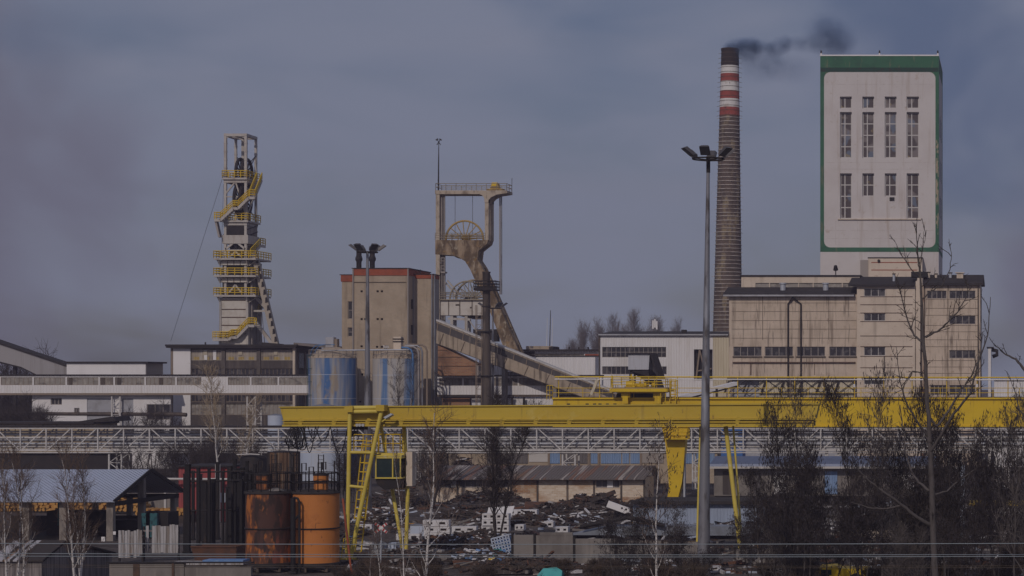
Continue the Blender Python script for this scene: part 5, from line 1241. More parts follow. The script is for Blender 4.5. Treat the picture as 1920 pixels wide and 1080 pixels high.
def rear_crane():
    Y = 230; k = Y/F; ox = X(1262, Y); t = thing('gantry_crane', 'bright yellow gantry crane with trolley and a railed walkway, behind the faded one', 'gantry crane', (ox, Y, 0), 0, 'yellow gantry cranes')
    x = lambda p: X(p, Y)-ox; z = lambda p: Z(p, Y)
    e = 2060
    MB().box(x(1037),x(e),0,1.5,z(798),z(748.5)).build('girder', M['crane_b'], t)
    MB().box(x(1036),x(e)+.1,-.25,1.75,z(748.4),z(745.5)).box(x(1037),x(e),-.2,1.7,z(800.5),z(798.1)).build('flange', M['crane_b'], t)
    MB().box(x(1040),x(e),.4,1.1,z(745.4),z(744)).build('crane_rail', M['brown_steel'], t)
    mb = MB()
    for px in (1063,1098,1112,1122,1136,1150): mb.box(x(px),x(px)+.35,-.02,-.001,z(760),z(756.5))
    mb.build('cut_out', M['black'], t)
    MB().box(x(1150),x(1180),-.30,-.26,z(757),z(746)).build('shaded_plate', M['brown_steel'], t) if False else None
    zt = z(745.4)
    # walkway railing and the power line carried on posts
    mb = MB()
    segs = ((1037,1150),(1268,e))
    for p, q in segs: mb.rail([(x(p),-.2,zt),(x(q),-.2,zt)], 1.05, 2, 2.9, .035)
    mb.rail([(x(1026),-.2,z(750)),(x(1037),-.2,z(750))], 1.6, 3, .3, .035)
    mb.build('railing', M['yellow_rail'], t)
    mb = MB(); p = 1047
    for p in (1047,1124,1188,1270,1383,1437,1490,1545,1602,1657,1710,1775,1832,1890,1950): MB().tube((x(p),.1,zt),(x(p),.1,z(707)),.055,n=5).build('conductor_post', M['yellow_rail'], t)
    MB().tube((x(1040),.1,z(706.5)),(x(e),.1,z(708)),.085,n=6).build('conductor_rail', M['yellow_rail'], t)
    MB().tube((x(1040),-.05,z(711)),(x(e),-.05,z(712.5)),.07,n=6).build('cable_tray', M['white_panel'], t)
    mb = MB()
    for p in (1602,1832): mb.tube((x(p),-.1,z(726)),(x(p),-.1,z(720)),.12,n=8)
    mb.build('insulator', M['white_panel'], t)
    MB().beam((x(1121),-.1,z(711)),(x(1109),-.1,z(740)),.3).build('stay', M['yellow_corr'], t)
    # trolley
    tr = MB().box(x(1148),x(1256),-1.6,3.0,z(734.5),z(728.5)).prism([(x(1150),z(734.6)),(x(1254),z(734.6)),(x(1240),z(737)),(x(1162),z(737))][::-1],-1.2,2.6).build('trolley', M['crane_b'], t)
    MB().box(x(1152),x(1252),-1.4,2.8,z(728.5),z(726.5)).build('deck', M['frame_tan'], tr)
    mb = MB()
    for px in (1170,1230): mb.box(x(px),x(px+10),-.9,.1,z(757),z(737)); mb.box(x(px-3),x(px+13),-.8,2.2,z(745),z(737.1))
    mb.build('wheel_carriage', M['crane_b'], tr)
    MB().box(x(1155),x(1242),.4,2.4,z(747),z(737.2)).box(x(1181),x(1229),.3,1.2,z(755),z(737.3)).build('hoist_drum', M['black'], tr)
    mb = MB()
    mb.tube((x(1174),.2,z(721)),(x(1190),.2,z(721)),.42,n=14).tube((x(1190),.2,z(722)),(x(1205),.2,z(722)),.22,n=10).box(x(1188),x(1207),-.3,.8,z(726.4),z(723.5)).box(x(1222),x(1228),-.2,.8,z(726.4),z(715.5)).box(x(1207),x(1212),-.2,.8,z(726.4),z(716)).box(x(1198),x(1201),0,.5,z(723),z(715)).box(x(1172),x(1228),-.4,1.0,z(726.45),z(724.4))
    mb.build('machinery', M['crane_b'], tr)
    mb = MB(); zd = z(726.5); mb.rail([(x(1150),2.6,zd),(x(1150),-1.4,zd),(x(1252),-1.4,zd),(x(1252),2.6,zd)], .95, 3, 1.3, .04).rail([(x(1190),-1.2,zd),(x(1235),-1.2,zd)], 1.2, 2, .8, .04)
    mb.tube((x(1152),-1.3,zd),(x(1152),-1.3,z(704)),.08,n=6).tube((x(1182),.6,zd),(x(1182),.6,z(702)),.09,n=6)
    mb.build('railing', M['yellow_rail'], tr)
    mb = MB()
    for px in (1243,1252): mb.tube((x(px),-1.5,z(757)),(x(px),-1.5,z(737)),.05,n=5)
    for px in (1257,1268): mb.tube((x(px),-.4,z(757)),(x(px),-.4,z(711)),.06,n=5)
    for i in range(11): zz = z(757)+i*.27; mb.beam((x(1257),-.4,zz),(x(1268),-.4,zz),.05)
    mb.rail([(x(1259),-.5,z(748)),(x(1272),-.5,z(748))], 2.0, 4, .4, .04)
    mb.build('ladder', M['yellow_rail'], tr)
    MB().box(x(1150),x(1168),-1.2,-.6,z(722),z(708)).build('cabinet', M['white_panel'], tr)
    # box leg, platform
    L = [(1240,800),(1290,800),(1285,822),(1281,880),(1278,905),(1270,938),(1250,938),(1254,915),(1252,880),(1246,822)]
    MB().prism([(x(p),z(q)) for p, q in L][::-1], .1, 1.6).build('leg', M['crane_b'], t)
    MB().prism([(x(1286),z(800)),(x(1291),z(800)),(x(1283),z(880)),(x(1279),z(905)),(x(1271),z(938)),(x(1270.1),z(938)),(x(1278.1),z(905)),(x(1281.2),z(880))][::-1],.15,1.5).build('leg_edge', M['crane_tube'], t) if False else None
    MB().box(x(1246),x(1262),-.3,2,0,z(937)).build('foot', M['crane_b'], t) if False else None
    MB().box(x(1247),x(1273),-.2,2,-.1,z(937.5)).build('foot', M['brown_steel'], t)
    MB().box(x(1248),x(1294),-1.3,.05,z(823.5),z(821.5)).build('platform', M['crane_b'], t)
    mb = MB(); zp = z(821.5); mb.rail([(x(1249),0,zp),(x(1249),-1.25,zp),(x(1293),-1.25,zp),(x(1293),0,zp)], 1.1, 3, .6, .045).box(x(1254),x(1257),-.2,.09,zp,z(800.6)).box(x(1268),x(1271),-.2,.09,zp,z(800.6)); mb.build('railing', M['yellow_rail'], t)
    MB().box(x(1280),x(1283),.5,1.2,z(935),z(823)).build('ladder', M['galv_light'], t)
    # far legs beyond the frame on the right
    MB().prism([(x(1960),z(800)),(x(2010),z(800)),(x(1990),0),(x(1975),0)][::-1], .1, 1.6).build('leg', M['crane_b'], t)
rear_crane()

# ------------------------------------------------------------------ pipe bridge
def pipe_bridge():
    Y = 250; k = Y/F; x = lambda p: X(p, Y); z = lambda p: Z(p, Y)
    t = thing('pipe_bridge', 'long white steel truss pipe bridge crossing the whole yard below the cranes', 'pipe bridge')
    a, b = x(-40), x(1990); zt, zb = z(803), z(844)
    for y in (Y, Y+2.6):
        mb = MB(); mb.beam((a,y,zt),(b,y,zt),.18,.18).beam((a,y,zb),(b,y,zb),.18,.22)
        if y == Y: mb.beam((a,y-.05,z(848.5)),(b,y-.05,z(848.5)),.18,.12)
        p = -10.0; i = 0
        while p < 1980:
            mb.beam((x(p),y,zb),(x(p),y,zt),.15)
            f_ = (38 < p < 240) or (1010 < p < 1250) or (1400 < p < 1600) or (560<p<620)
            q = p + 48.4
            if f_: mb.beam((x(p+2),y+.02,zb),(x(q-2),y+.02,zt),.12)
            else: mb.beam((x(p+2),y+.02,zt),(x(q-2),y+.02,zb),.12)
            p = q; i += 1
        mb.build('truss', M['bridge_white'], t)
    for py, r, m, y in ((809.5,.10,'bridge_white',.9),(815,.16,'galv_light',1.4),(821,.13,'bridge_white',.7),(826,.18,'galv',1.7),(832,.12,'galv_light',.8),(837.5,.17,'bridge_white',1.2)):
        MB().tube((a,Y+y,z(py)),(b,Y+y,z(py)),r,n=8).build('pipe', M[m], t)
    mb = MB(); p = -10
    while p < 1980: mb.beam((x(p),Y,zt),(x(p),Y+2.6,zt),.12).beam((x(p),Y,zb),(x(p),Y+2.6,zb),.12); p += 48.4
    mb.build('cross_member', M['bridge_white'], t)
    MB().box(a,b,Y-.2,Y+2.9,z(801),z(798.5)).build('cover', M['roof_dark'], t)
    for px in (215, 520, 790, 1066, 1310, 1560, 1790, 1880):
        mb = MB(); lx = x(px); w = .75
        for dx in (-w,w):
            for dy in (.2,2.4): mb.beam((lx+dx,Y+dy,0),(lx+dx,Y+dy,zb-.16),.18)
        for i in range(4):
            s = 1 if i % 2 else -1
            for dy in (.2,2.4): mb.beam((lx-w*s,Y+dy,i*1.08),(lx+w*s,Y+dy,i*1.08+1.08),.09); mb.beam((lx-w,Y+dy,i*1.08),(lx+w,Y+dy,i*1.08),.08)
        mb.build('support', M['bridge_white'], t)
M['bridge_white'] = mat('bridge_paint', (.60,.575,.57), .6, [((1.2,1.2,1.2),.5,.68,(.42,.38,.36),.8),((2.5,)*3,.62,.7,(.22,.14,.1),.6)])
pipe_bridge()

# ------------------------------------------------------------------ sheds behind the bridge
def workshops():
    Y = 266; x = lambda p: X(p, Y); z = lambda p: Z(p, Y)
    t = thing('workshop_row', 'row of low workshops with blue and grey corrugated doors behind the pipe bridge', 'workshop')
    MB().shell(x(790), x(1345), Y, Y+8, 0, z(836)).build('wall', M['tan_conc'], t)
    MB().sweep([(x(788),Y-1.2,z(837)),(x(788),Y+9,z(806)),(x(788),Y+9,z(808)),(x(788),Y-1.2,z(839.5))], (x(1347)-x(788),0,0)).build('roof', M['striped_roof'], t)
    for a, b, m, n in ((914,990,'grey_corr','door'),(1031,1050,'blue_corr','door'),(1052,1102,'grey_corr','door'),(1108,1121,'blue_corr','door'),(1127,1165,'blue_corr','door'),(1167,1180,'blue_corr','door'),(1182,1200,'blue_corr','door'),(1285,1340,'blue_corr','door'),(992,1028,'frame_white','shutter')):
        MB().box(x(a),x(b),Y-.1,Y-.001,z(869 if n == 'door' else 866),z(841)).build(n, M[m], t)
    for a in (912,1029.5,1104.5,1123,1202): MB().box(x(a)-.14,x(a)+.14,Y-.2,Y-.002,0,z(838)).build('post', M['frame_tan'], t)
    MB().box(x(1203),x(1244),Y-.12,Y-.001,z(868),z(850)).build('grille', M['frame_grey'], t)
    MB().box(x(860),x(1230),Y-3.2,Y-.4,0,z(873)).build('loading_ramp', M['conc_grey'], t)
    b = thing('blue_hut', 'blue box hut rising above the pipe bridge right of the tall light mast', 'hut', (x(1376),Y-2,0))
    w = 40*Y/F/2
    MB().shell(-w,w,0,3,0,z(788)).build('wall', M['blue_panel'], b)
    MB().box(-w-.2,w+.2,-.2,3.2,z(788),z(786)).build('roof', M['dark_steel'], b)
    MB().box(-w*.6,w*.6,-.06,-.001,z(830),z(808)).build('window', M['pale_blue'], b)
    s = thing('pale_store', 'long beige store with pale roof edge behind the left part of the pipe bridge', 'store')
    Y2 = 268; x = lambda p: X(p, Y2); z = lambda p: Z(p, Y2)
    MB().shell(x(-60), x(176), Y2, Y2+7, 0, z(795)).build('wall', M['cream_wall'], s)
    MB().box(x(-62), x(178), Y2-.5, Y2+7.4, z(795), z(791.5)).build('roof', M['roof_dark'], s)
    mb = MB()
    for i in range(9): px = -50+i*26; mb.box(x(px),x(px)+.1,Y2-.04,Y2-.001,0,z(796))
    mb.build('joint', M['dark_joint'], s)
    MB().box(x(176)+.02, x(205), Y2+1, Y2+7, 0, z(800)).build('annex', M['tan_conc'], s)
    MB().prism([(x(120),z(793)),(x(205),z(781)),(x(210),z(790)),(x(160),z(793))][::-1], Y2+1, Y2+6).build('lean_roof', M['roof_dark'], s)
    for px0, px1, lab in ((0,60,'left dark brick store wall under the pipe bridge behind the shed roof'),):
        d = thing('dark_store', lab, 'store'); Y3 = 262
        MB().shell(X(-60,Y3),X(205,Y3),Y3,Y3+4,0,Z(851,Y3)).build('wall', M['roof_dark'], d)
        MB().box(X(-60,Y3),X(206,Y3),Y3-.3,Y3+4.2,Z(851,Y3),Z(849.5,Y3)).build('roof', M['roof_dark'], d)
    r = thing('red_store', 'red corrugated store behind the thicket of dark steel posts', 'store'); Y4 = 192; x = lambda p: X(p, Y4); z = lambda p: Z(p, Y4)
    MB().shell(x(335), x(434), Y4, Y4+5, 0, z(876)).build('wall', M['red_paint'], r)
    MB().prism([(x(333),z(876)),(x(435),z(876)),(x(435),z(873)),(x(333),z(873))][::-1], Y4-.3, Y4+5.3).build('roof', M['dark_steel'], r)
    MB().box(x(410),x(430),Y4-.06,Y4-.001,z(942),z(924)).build('window', M['pale_blue'], r)
    MB().tube((x(310),Y4-1,z(897)),(x(470),Y4-1,z(898)),.12,n=6).build('pipe', M['frame_white'], r)
    for px in (412,417): MB().tube((x(px),Y4-.8,0),(x(px),Y4-.8,z(870)),.12,n=6).build('post', M['frame_white'], r)
    u = thing('rusty_silo', 'streaked rusty ribbed silo wall rising behind the orange tanks', 'silo'); Y5 = 210; k = Y5/F
    u.location = (X(532,Y5+3), Y5+3, 0)
    MB().lathe([(30*k,0),(30*k,Z(849,Y5))], n=28).build('shell', M['rust_silo'], u)
    MB().lathe([(31*k,Z(849,Y5)),(.01,Z(846,Y5))], n=28).build('roof', M['dark_steel'], u)
    v = thing('dark_tank', 'blackened round tank with domed top left of the orange tanks', 'tank'); Y6 = 185; k = Y6/F
    v.location = (X(475,Y6+2), Y6+2, 0)
    MB().lathe([(24*k,0),(24*k,Z(862,Y6)),(22*k,Z(856,Y6)),(.02,Z(854,Y6))], n=28).build('shell', M['dark_steel'], v)
    MB().path([(-1,-1.3,Z(853,Y6)),(.2,-1.3,Z(852,Y6)),(1,-1.2,Z(853,Y6))],.06,5).build('pipe', M['frame_white'], v)
M['striped_roof'] = mat('striped_sheet_roof', (.16,.145,.15), .75, [((1.5,.03,.03),.48,.54,(.36,.32,.29),.85,1),((.5,.5,.5),.55,.7,(.08,.07,.07),.7)], corr=(.4,.05,'x'))
M['blue_panel'] = mat('blue_panel', (.05,.15,.42), .6, [(.6,.5,.7,(.10,.2,.42),.7)])
M['cream_wall'] = mat('cream_wall', (.42,.33,.22), .85, [((.6,.6,.25),.45,.65,(.24,.18,.13),.8)])
M['rust_silo'] = mat('rust_silo', (.065,.052,.046), .8, [((2.2,2.2,.06),.48,.56,(.22,.11,.045),.6,2),((3,3,.06),.60,.66,(.34,.27,.19),.7,2)], corr=(.5,.05,'u'))
workshops()

# ------------------------------------------------------------------ brick shed with rusty roof
def brick_shed():
    Y = 224; k = Y/F; x = lambda p: X(p, Y); z = lambda p: Z(p, Y)
    t = thing('brick_shed', 'long low pale brick shed with patched rusty corrugated roof', 'shed')
    posts = [808,858,907,958,1008,1064,1114,1165,1208]; ops = []
    zw0, zw1 = z(915), z(899)
    for a, b in ((811,855),(861,904),(910,955),(1117,1162)): ops.append((x(a),x(b),zw0,zw1))
    MB().shell(x(808), x(1208), Y, Y+6, 0, z(896), ops, .2).build('wall', M['pale_brick'], t)
    for o in ops: window(t, *o, Y, 4, 1, 'frame_grey', 'glass_shed', .07)
    for a, b in ((845,857),(1138,1149)): MB().box(x(a),x(b),Y+.08,Y+.14,zw0+.05,zw1-.03).build('board', M['white_panel'], t)
    MB().box(x(960),x(1006),Y-.02,Y-.001,z(925),z(897.5)).build('orange_bay', M['orange_brick'], t)
    MB().box(x(1167),x(1206),Y-.02,Y-.001,z(941),z(932)).build('orange_bay', M['orange_brick'], t)
    for p in posts: MB().box(x(p)-.10,x(p)+.10,Y-.09,Y+.02,0,z(897)).build('post', M['brown_steel'], t)
    MB().sweep([(x(804),Y-.9,z(897)),(x(804),Y+6.4,z(877)),(x(804),Y+6.4,z(879)),(x(804),Y-.9,z(899))], (x(1211)-x(804),0,0)).build('roof', M['rusty_roof'], t)
    MB().box(x(805),x(1210),Y-.86,Y-.5,z(900),z(898.2)).build('fascia', M['dark_steel'], t)
M['glass_shed'] = mat('shed_glass', (.14,.13,.145), .5, [((.8,.8,.6),.5,.58,(.06,.055,.06),.7,1)])
M['orange_brick'] = mat('orange_brick', (.42,.22,.10), .9, [(1.2,.5,.65,(.5,.40,.30),.8)], brick=(.5,.17,.025,(.30,.13,.06),(.4,.33,.27)))
brick_shed()

# ------------------------------------------------------------------ open timber shed with zinc roof
def timber_shed():
    f = Fr(-90, 168); x = f.x
    t = thing('timber_shed', 'open pole shed with a pale blue grey corrugated gable roof over a dark store', 'shed', f.o, f.rz)
    xe = x(211); W = 12.5; ze = f.z(937.5, xe*.6); 
    zr = f.z(880, xe+.3, W/2)
    zr2 = ze+ (zr-ze)
    MB().sweep([(-1,-1.0,ze),(-1,W/2,zr),(-1,W/2,zr-.12),(-1,-1.0,ze-.12)], (xe+1.6,0,0)).build('roof', M['shed_roof'], t)
    MB().sweep([(-1,W+1,ze),(-1,W/2,zr),(-1,W/2,zr-.12),(-1,W+1,ze-.12)][::-1], (xe+1.6,0,0)).build('roof', M['shed_roof'], t)
    MB().prism([(0,0),(1,0),(1,1)],0,1) if False else None
    # dark gable boarding and barge boards
    g = xe+.35
    MB().beam((xe+.55,-1.0,ze-.08),(xe+.55,W/2,zr-.05),.12,.28).beam((xe+.55,W+1,ze-.08),(xe+.55,W/2,zr-.05),.12,.28).build('barge_board', M['dark_steel'], t)
    MB().box(-1,xe+.3,-.15,.15,ze-.22,ze-.13).box(-1,xe+.3,W-.15,W+.15,ze-.5,ze-.15).box(xe-.1,xe+.2,.15,W-.15,ze-.5,ze-.15).build('wall_plate', M['dark_steel'], t)
    for px in (-60,51,120,208):
        lx = x(px); MB().box(lx-.27,lx+.27,-.25,.25,0,ze-.23).build('post', M['post_grey'], t)
    for lx in (x(51),x(120),x(208)): MB().box(lx-.2,lx+.2,W-.2,W+.2,0,ze-.5).build('post', M['post_grey'], t)
    MB().box(xe-.5,xe,W/2-.25,W/2+.25,0,zr-.6).build('post', M['post_grey'], t)
    MB().box(-1,xe-1,W-.6,W-.4,0,1.32).build('dark_rear_wall', M['dark_steel'], t)  # low near-black wall stands in for the shed's interior shadow
    MB().box(-1,xe-.6,.3,W-1,.02,.08).build('floor_slab', M['dark_steel'], t)  # near-black slab, shade on the shed floor put into its colour
    # stacked covered goods inside the dark store
    rnd = random.Random(2)
    for i in range(5):
        a = x(20+i*44); MB().box(a,a+2.6,W*.5,W*.5+2.2,.1,1.2+rnd.random()*.9).build('covered_pallet', M['dark_steel'], t)
    for px, py, w, h in ((84,958,.7,2.4),(244,985,.7,2.0),(255,985,.9,2.0)):
        lx = x(px); d = 3.0; zc = f.z(py,lx,d)
        MB().box(lx-w/2,lx+w/2,d,d+.3,max(.1,zc-h/2),zc+h/2).build('teal_sheet', M['teal_dark'], t)
    MB().box(x(193),x(200),-.3,-.26,f.z(1015,x(195)),f.z(1006,x(195))).box(x(215),x(220),-.3,-.26,f.z(1002,x(215)),f.z(996,x(215))).build('notice', M['white_panel'], t)
    return f, xe, W
M['post_grey'] = mat('post_grey', (.30,.26,.23), .9, [((2,2,.8),.5,.66,(.14,.12,.11),.8)])
M['teal_dark'] = mat('teal_sheet', (.03,.12,.14), .7, [(3,.5,.6,(.01,.02,.03),.8)])
timber_shed()

def logs():
    proto = None; rnd = random.Random(21)
    grp = 'cut logs piled beyond the shed'
    def pile(px0, px1, py0, py1, Y, lab, jag):
        nonlocal proto
        k = Y/F; n = 0
        z0 = Z(py1, Y); rows = int((py1-py0)*k/.27)
        for r in range(rows):
            x = X(px0, Y) + (.16 if r % 2 else 0)
            while x < X(px1, Y):
                u = (x-X(px0,Y))/(X(px1,Y)-X(px0,Y))
                keep = r < rows*(1-jag*(abs(u-.35)**1.5)*1.6) and rnd.random() > .06
                rad = rnd.uniform(.14,.20)
                if keep:
                    if proto is None:
                        o = MB().tube((0,0,0),(0,2.4,0),1.0,1.0,9).build('log', M['log_end']); proto = o
                        tag(o, lab, 'log', grp)
                    else:
                        o = proto.copy(); sc.collection.objects.link(o); o['label'] = lab
                    o.location = (x, Y+rnd.uniform(-.3,.3), z0 + rad + r*.30); o.scale = (rad,1,rad); n += 1
                x += .36
        return n
    a = 'pale orange cut log end in the long pile seen over the dark store'
    n = pile(-30, 262, 931, 959, 205, a, .3)
    n += pile(190, 258, 936, 956, 203.5, a, .9) if False else 0
    n += pile(255, 348, 955, 967, 190, 'pale orange cut log end in the low pile right of the shed gable', .35)
    print('logs', n)
    # what the logs lie on
    Y = 205; s = thing('log_bank', 'dark timber bank carrying the long log pile behind the shed', 'log rack', (0,0,0))
    MB().box(X(-60,Y),X(265,Y),Y-.2,Y+2.6,0,Z(959,Y)).build('cribbing', M['dark_steel'], s)
    Y = 190; s = thing('log_bank', 'low dark bank carrying the small log pile right of the shed gable', 'log rack', (0,0,0))
    MB().box(X(253,Y),X(352,Y),Y-.2,Y+2.6,0,Z(967,Y)).build('cribbing', M['scrap'], s)
    Y = 208; w = thing('grey_wall', 'plain grey concrete wall behind the log pile under the gable', 'wall')
    MB().box(X(236,Y),X(330,Y),Y,Y+.4,0,Z(925,Y)).build('wall', M['conc_grey'], w)
    MB().box(X(308,Y),X(312,Y),Y-.1,Y+.05,0,Z(922,Y)).build('post', M['frame_white'], w)
logs()
# ------------------------------------------------------------------ dark steel posts, orange tanks
M['sooty_steel'] = mat('sooty_steel', (.013,.011,.012), .8, [((3,3,.6),.58,.7,(.05,.032,.025),.6)])
def steel_posts():
    rnd = random.Random(8); Y0 = 158; grp = 'dark steel posts left of the orange tanks'
    sizes = {}
    for i, (px, top, w) in enumerate(((352,872,9),(362,884,5),(372,878,6),(384,905,9),(392,880,5),(399,900,8),(408,868,6),(418,886,4),(431,875,8),(440,862,6),(447,880,5),(455,878,7),(463,866,5),(470,884,4),(478,872,5),(346,890,4),(425,915,4),(436,905,4),(460,895,9),(377,890,4),(452,900,5))):
        Y = Y0 + rnd.uniform(-6, 12); k = Y/F; h = Z(top, Y); hw = w*k/2
        t = thing('steel_post', 'dark rusted upright steel post in the thicket of posts left of the orange tanks', 'post', (X(px,Y), Y, 0), 0, grp)
        mb = MB().box(-hw,hw,-hw*.8,-hw*.55,0,h).box(-hw,hw,hw*.55,hw*.8,0,h).box(-hw*.3,hw*.3,-hw*.55,hw*.55,0,h)
        mb.build('profile', M['sooty_steel'], t)
        MB().box(-hw*1.5,hw*1.5,-hw*1.3,hw*1.3,0,.12).build('base_plate', M['sooty_steel'], t); MB().box(-hw*1.2,hw*1.2,-hw,hw,h,h+.08).build('top_plate', M['sooty_steel'], t)
    for py, lab in ((886,'upper dark cross pipe through the steel posts'),(903,'middle dark cross pipe through the steel posts'),(958,'lower dark cross pipe through the steel posts')):
        Y = Y0+2; tag(MB().tube((X(346,Y),Y,Z(py,Y)),(X(470,Y),Y,Z(py-3,Y)),.07,n=6).build('cross_pipe', M['dark_steel']), lab, 'pipe', 'cross pipes through the steel posts')
steel_posts()

def orange_tanks():
    Y = 140; k = Y/F
    def tank(px0, px1, m, lab, caplit):
        c = (px0+px1)/2; r = (px1-px0)/2*k; t = thing('orange_tank', lab, 'tank', (X(c,Y+r), Y+r, 0), 0, 'orange oil tanks')
        z0, z1, zm = Z(1059,Y), Z(924,Y), Z(992,Y)
        MB().lathe([(r,z0),(r,z1)], n=56).build('shell', M[m], t)
        MB().lathe([(r+.02,zm-.05),(r+.07,zm-.05),(r+.07,zm+.03),(r+.02,zm+.03)], n=56).build('seam_ring', M['dark_steel'], t)
        MB().lathe([(r+.08,z1-.10),(r+.08,z1+.03),(r*.9,z1+.10),(.3,z1+.22),(.01,z1+.22)], n=56).build('roof', M['roof_dark'], t)
        MB().lathe([(r+.07,z0-.16),(r+.07,z0+.05),(r+.01,z0+.07)], n=56).build('base_ring', M['dark_steel'], t)
        cx = .28*r if caplit else -.18*r
        h0 = z1+.15
        o = MB().lathe([(.46,h0),(.46,h0+.55)], (cx,-.3,0), n=28).lathe([(.50,h0+.62),(.50,h0+.98)], (cx,-.3,0), n=28).build('manhole', M[m], t)
        MB().lathe([(.54,h0+.54),(.54,h0+.63)], (cx,-.3,0), n=28).lathe([(.53,h0+.97),(.53,h0+1.05),(.25,h0+1.15),(.01,h0+1.15)], (cx,-.3,0), n=28).build('lid', M['dark_steel'], o)
        mb = MB(); pts = [(math.cos(a)*(r+.02), math.sin(a)*(r+.02), z1) for a in [2*math.pi*i/16 for i in range(17)]]
        mb.rail(pts, 1.28, 2, 1.0, .035); mb.build('railing', M['dark_steel'], t)
        mb = MB(); rnd = random.Random(px0)
        for i in range(5):
            xx = -r*.8 + i*r*.36 + rnd.uniform(-.1,.1); h = rnd.uniform(1.5,2.1); yy = rnd.uniform(-.2,.8)
            mb.path([(xx,yy,z1),(xx,yy,z1+h),(xx+.3,yy,z1+h),(xx+.3,yy,z1+h-.5)], .05, 5)
        for xx in (-r*.1, r*.85):
            for e in (0,.35): mb.tube((xx+e,.9,z1),(xx+e,.9,z1+2.5),.035,n=4)
            for i in range(9): mb.beam((xx,.9,z1+.25+i*.27),(xx+.35,.9,z1+.25+i*.27),.03)
        mb.build('breather_pipe', M['dark_steel'], t)
        mb = MB()
        for i in range(6):
            a = 2*math.pi*(i+.3)/6; mb.beam((math.cos(a)*r*.9,math.sin(a)*r*.9,0),(math.cos(a)*r*.9,math.sin(a)*r*.9,z0-.1),.16)
            b = 2*math.pi*(i+1.3)/6; mb.beam((math.cos(a)*r*.9,math.sin(a)*r*.9,z0-.15),(math.cos(b)*r*.9,math.sin(b)*r*.9,.02),.07)
        mb.build('stand', M['brown_steel'], t)
        return t, r, z0, z1
    t, r, z0, z1 = tank(462, 548, 'orange_tank_old', 'orange tank heavily blackened and rusted, left one of the pair', False)
    MB().lathe([(.55,z1+.1),(.35,z1+.22),(.1,z1+.30),(.01,z1+.30)], (r*.45,-r*.45,0), n=14).build('cement_patch', M['conc_grey'], t)
    t2, r, z0, z1 = tank(551, 635, 'orange_tank', 'cleaner bright orange tank, right one of the pair beside the crane leg', True)
    p = thing('drain_pipe', 'thick black bent pipe standing between the two orange tanks', 'pipe', (X(552,Y), Y-.25, 0))
    zt = Z(934, Y)
    MB().path([(0,0,0),(0,0,zt),(.0,0,zt+.02)], .17, 10).path([(-.05,0,zt-.1),(.12,-.1,zt+.05),(.35,-.15,zt),(.48,-.15,zt-.25),(.48,-.15,zt-1.2),(.48,-.15,0)], .085, 8).path([(.05,0,zt-1.5),(.48,-.15,zt-1.1)], .08, 8).build('pipe', M['black'], p)
    MB().box(-.28,.28,-.26,.26,0,.12).build('flange', M['dark_steel'], p)
    tag(MB().tube((X(655,139)+.15,139,0),(X(641,139),139.2,Z(935,139)),.075,n=8).build('leaning_pole', M['red_brick']), 'rust red slanting pole between the orange tanks and the crane leg', 'pole')
orange_tanks()

# ------------------------------------------------------------------ foreground fences, sheds, walls
def plank_fence():
    rnd = random.Random(6)
    for px0, px1, t0, t1, bt, Y, lab in ((222,267,996,994,1046,148,'weathered brown grey board fence, left and lower panel'),(268,334,987,985,1037,149,'weathered pale grey board fence, right and taller panel')):
        t = thing('board_fence', lab, 'fence', (X(px0,Y),Y,0), 0, 'board fence panels by the shed post')
        w = X(px1,Y)-X(px0,Y); n = int(w/.21); mb = MB()
        for i in range(n):
            a = w*i/n; h = Z(t0+(t1-t0)*i/n,Y)+rnd.uniform(-.06,.08); zb = max(0,Z(bt,Y)) + (rnd.uniform(0,.35) if rnd.random()<.3 else 0)
            if rnd.random() < .07: continue
            mb.prism([(a+.005,zb),(a+w/n-.012,zb),(a+w/n-.012+rnd.uniform(-.02,.01),h),(a+.005+rnd.uniform(-.01,.02),h+rnd.uniform(-.03,.03))], rnd.uniform(0,.02), .035)
        mb.build('boards', M['plank'], t)
        MB().box(0,w,.04,.10,Z(t0+10,Y),Z(t0+7,Y)).box(0,w,.04,.10,Z(bt-12,Y),Z(bt-9,Y)).build('rail', M['plank_dark'], t)
        MB().box(-.05,.07,.10,.22,0,Z(t0,Y)).box(w-.1,w+.02,.10,.22,0,Z(t0,Y)).build('post', M['dark_steel'], t)
plank_fence()
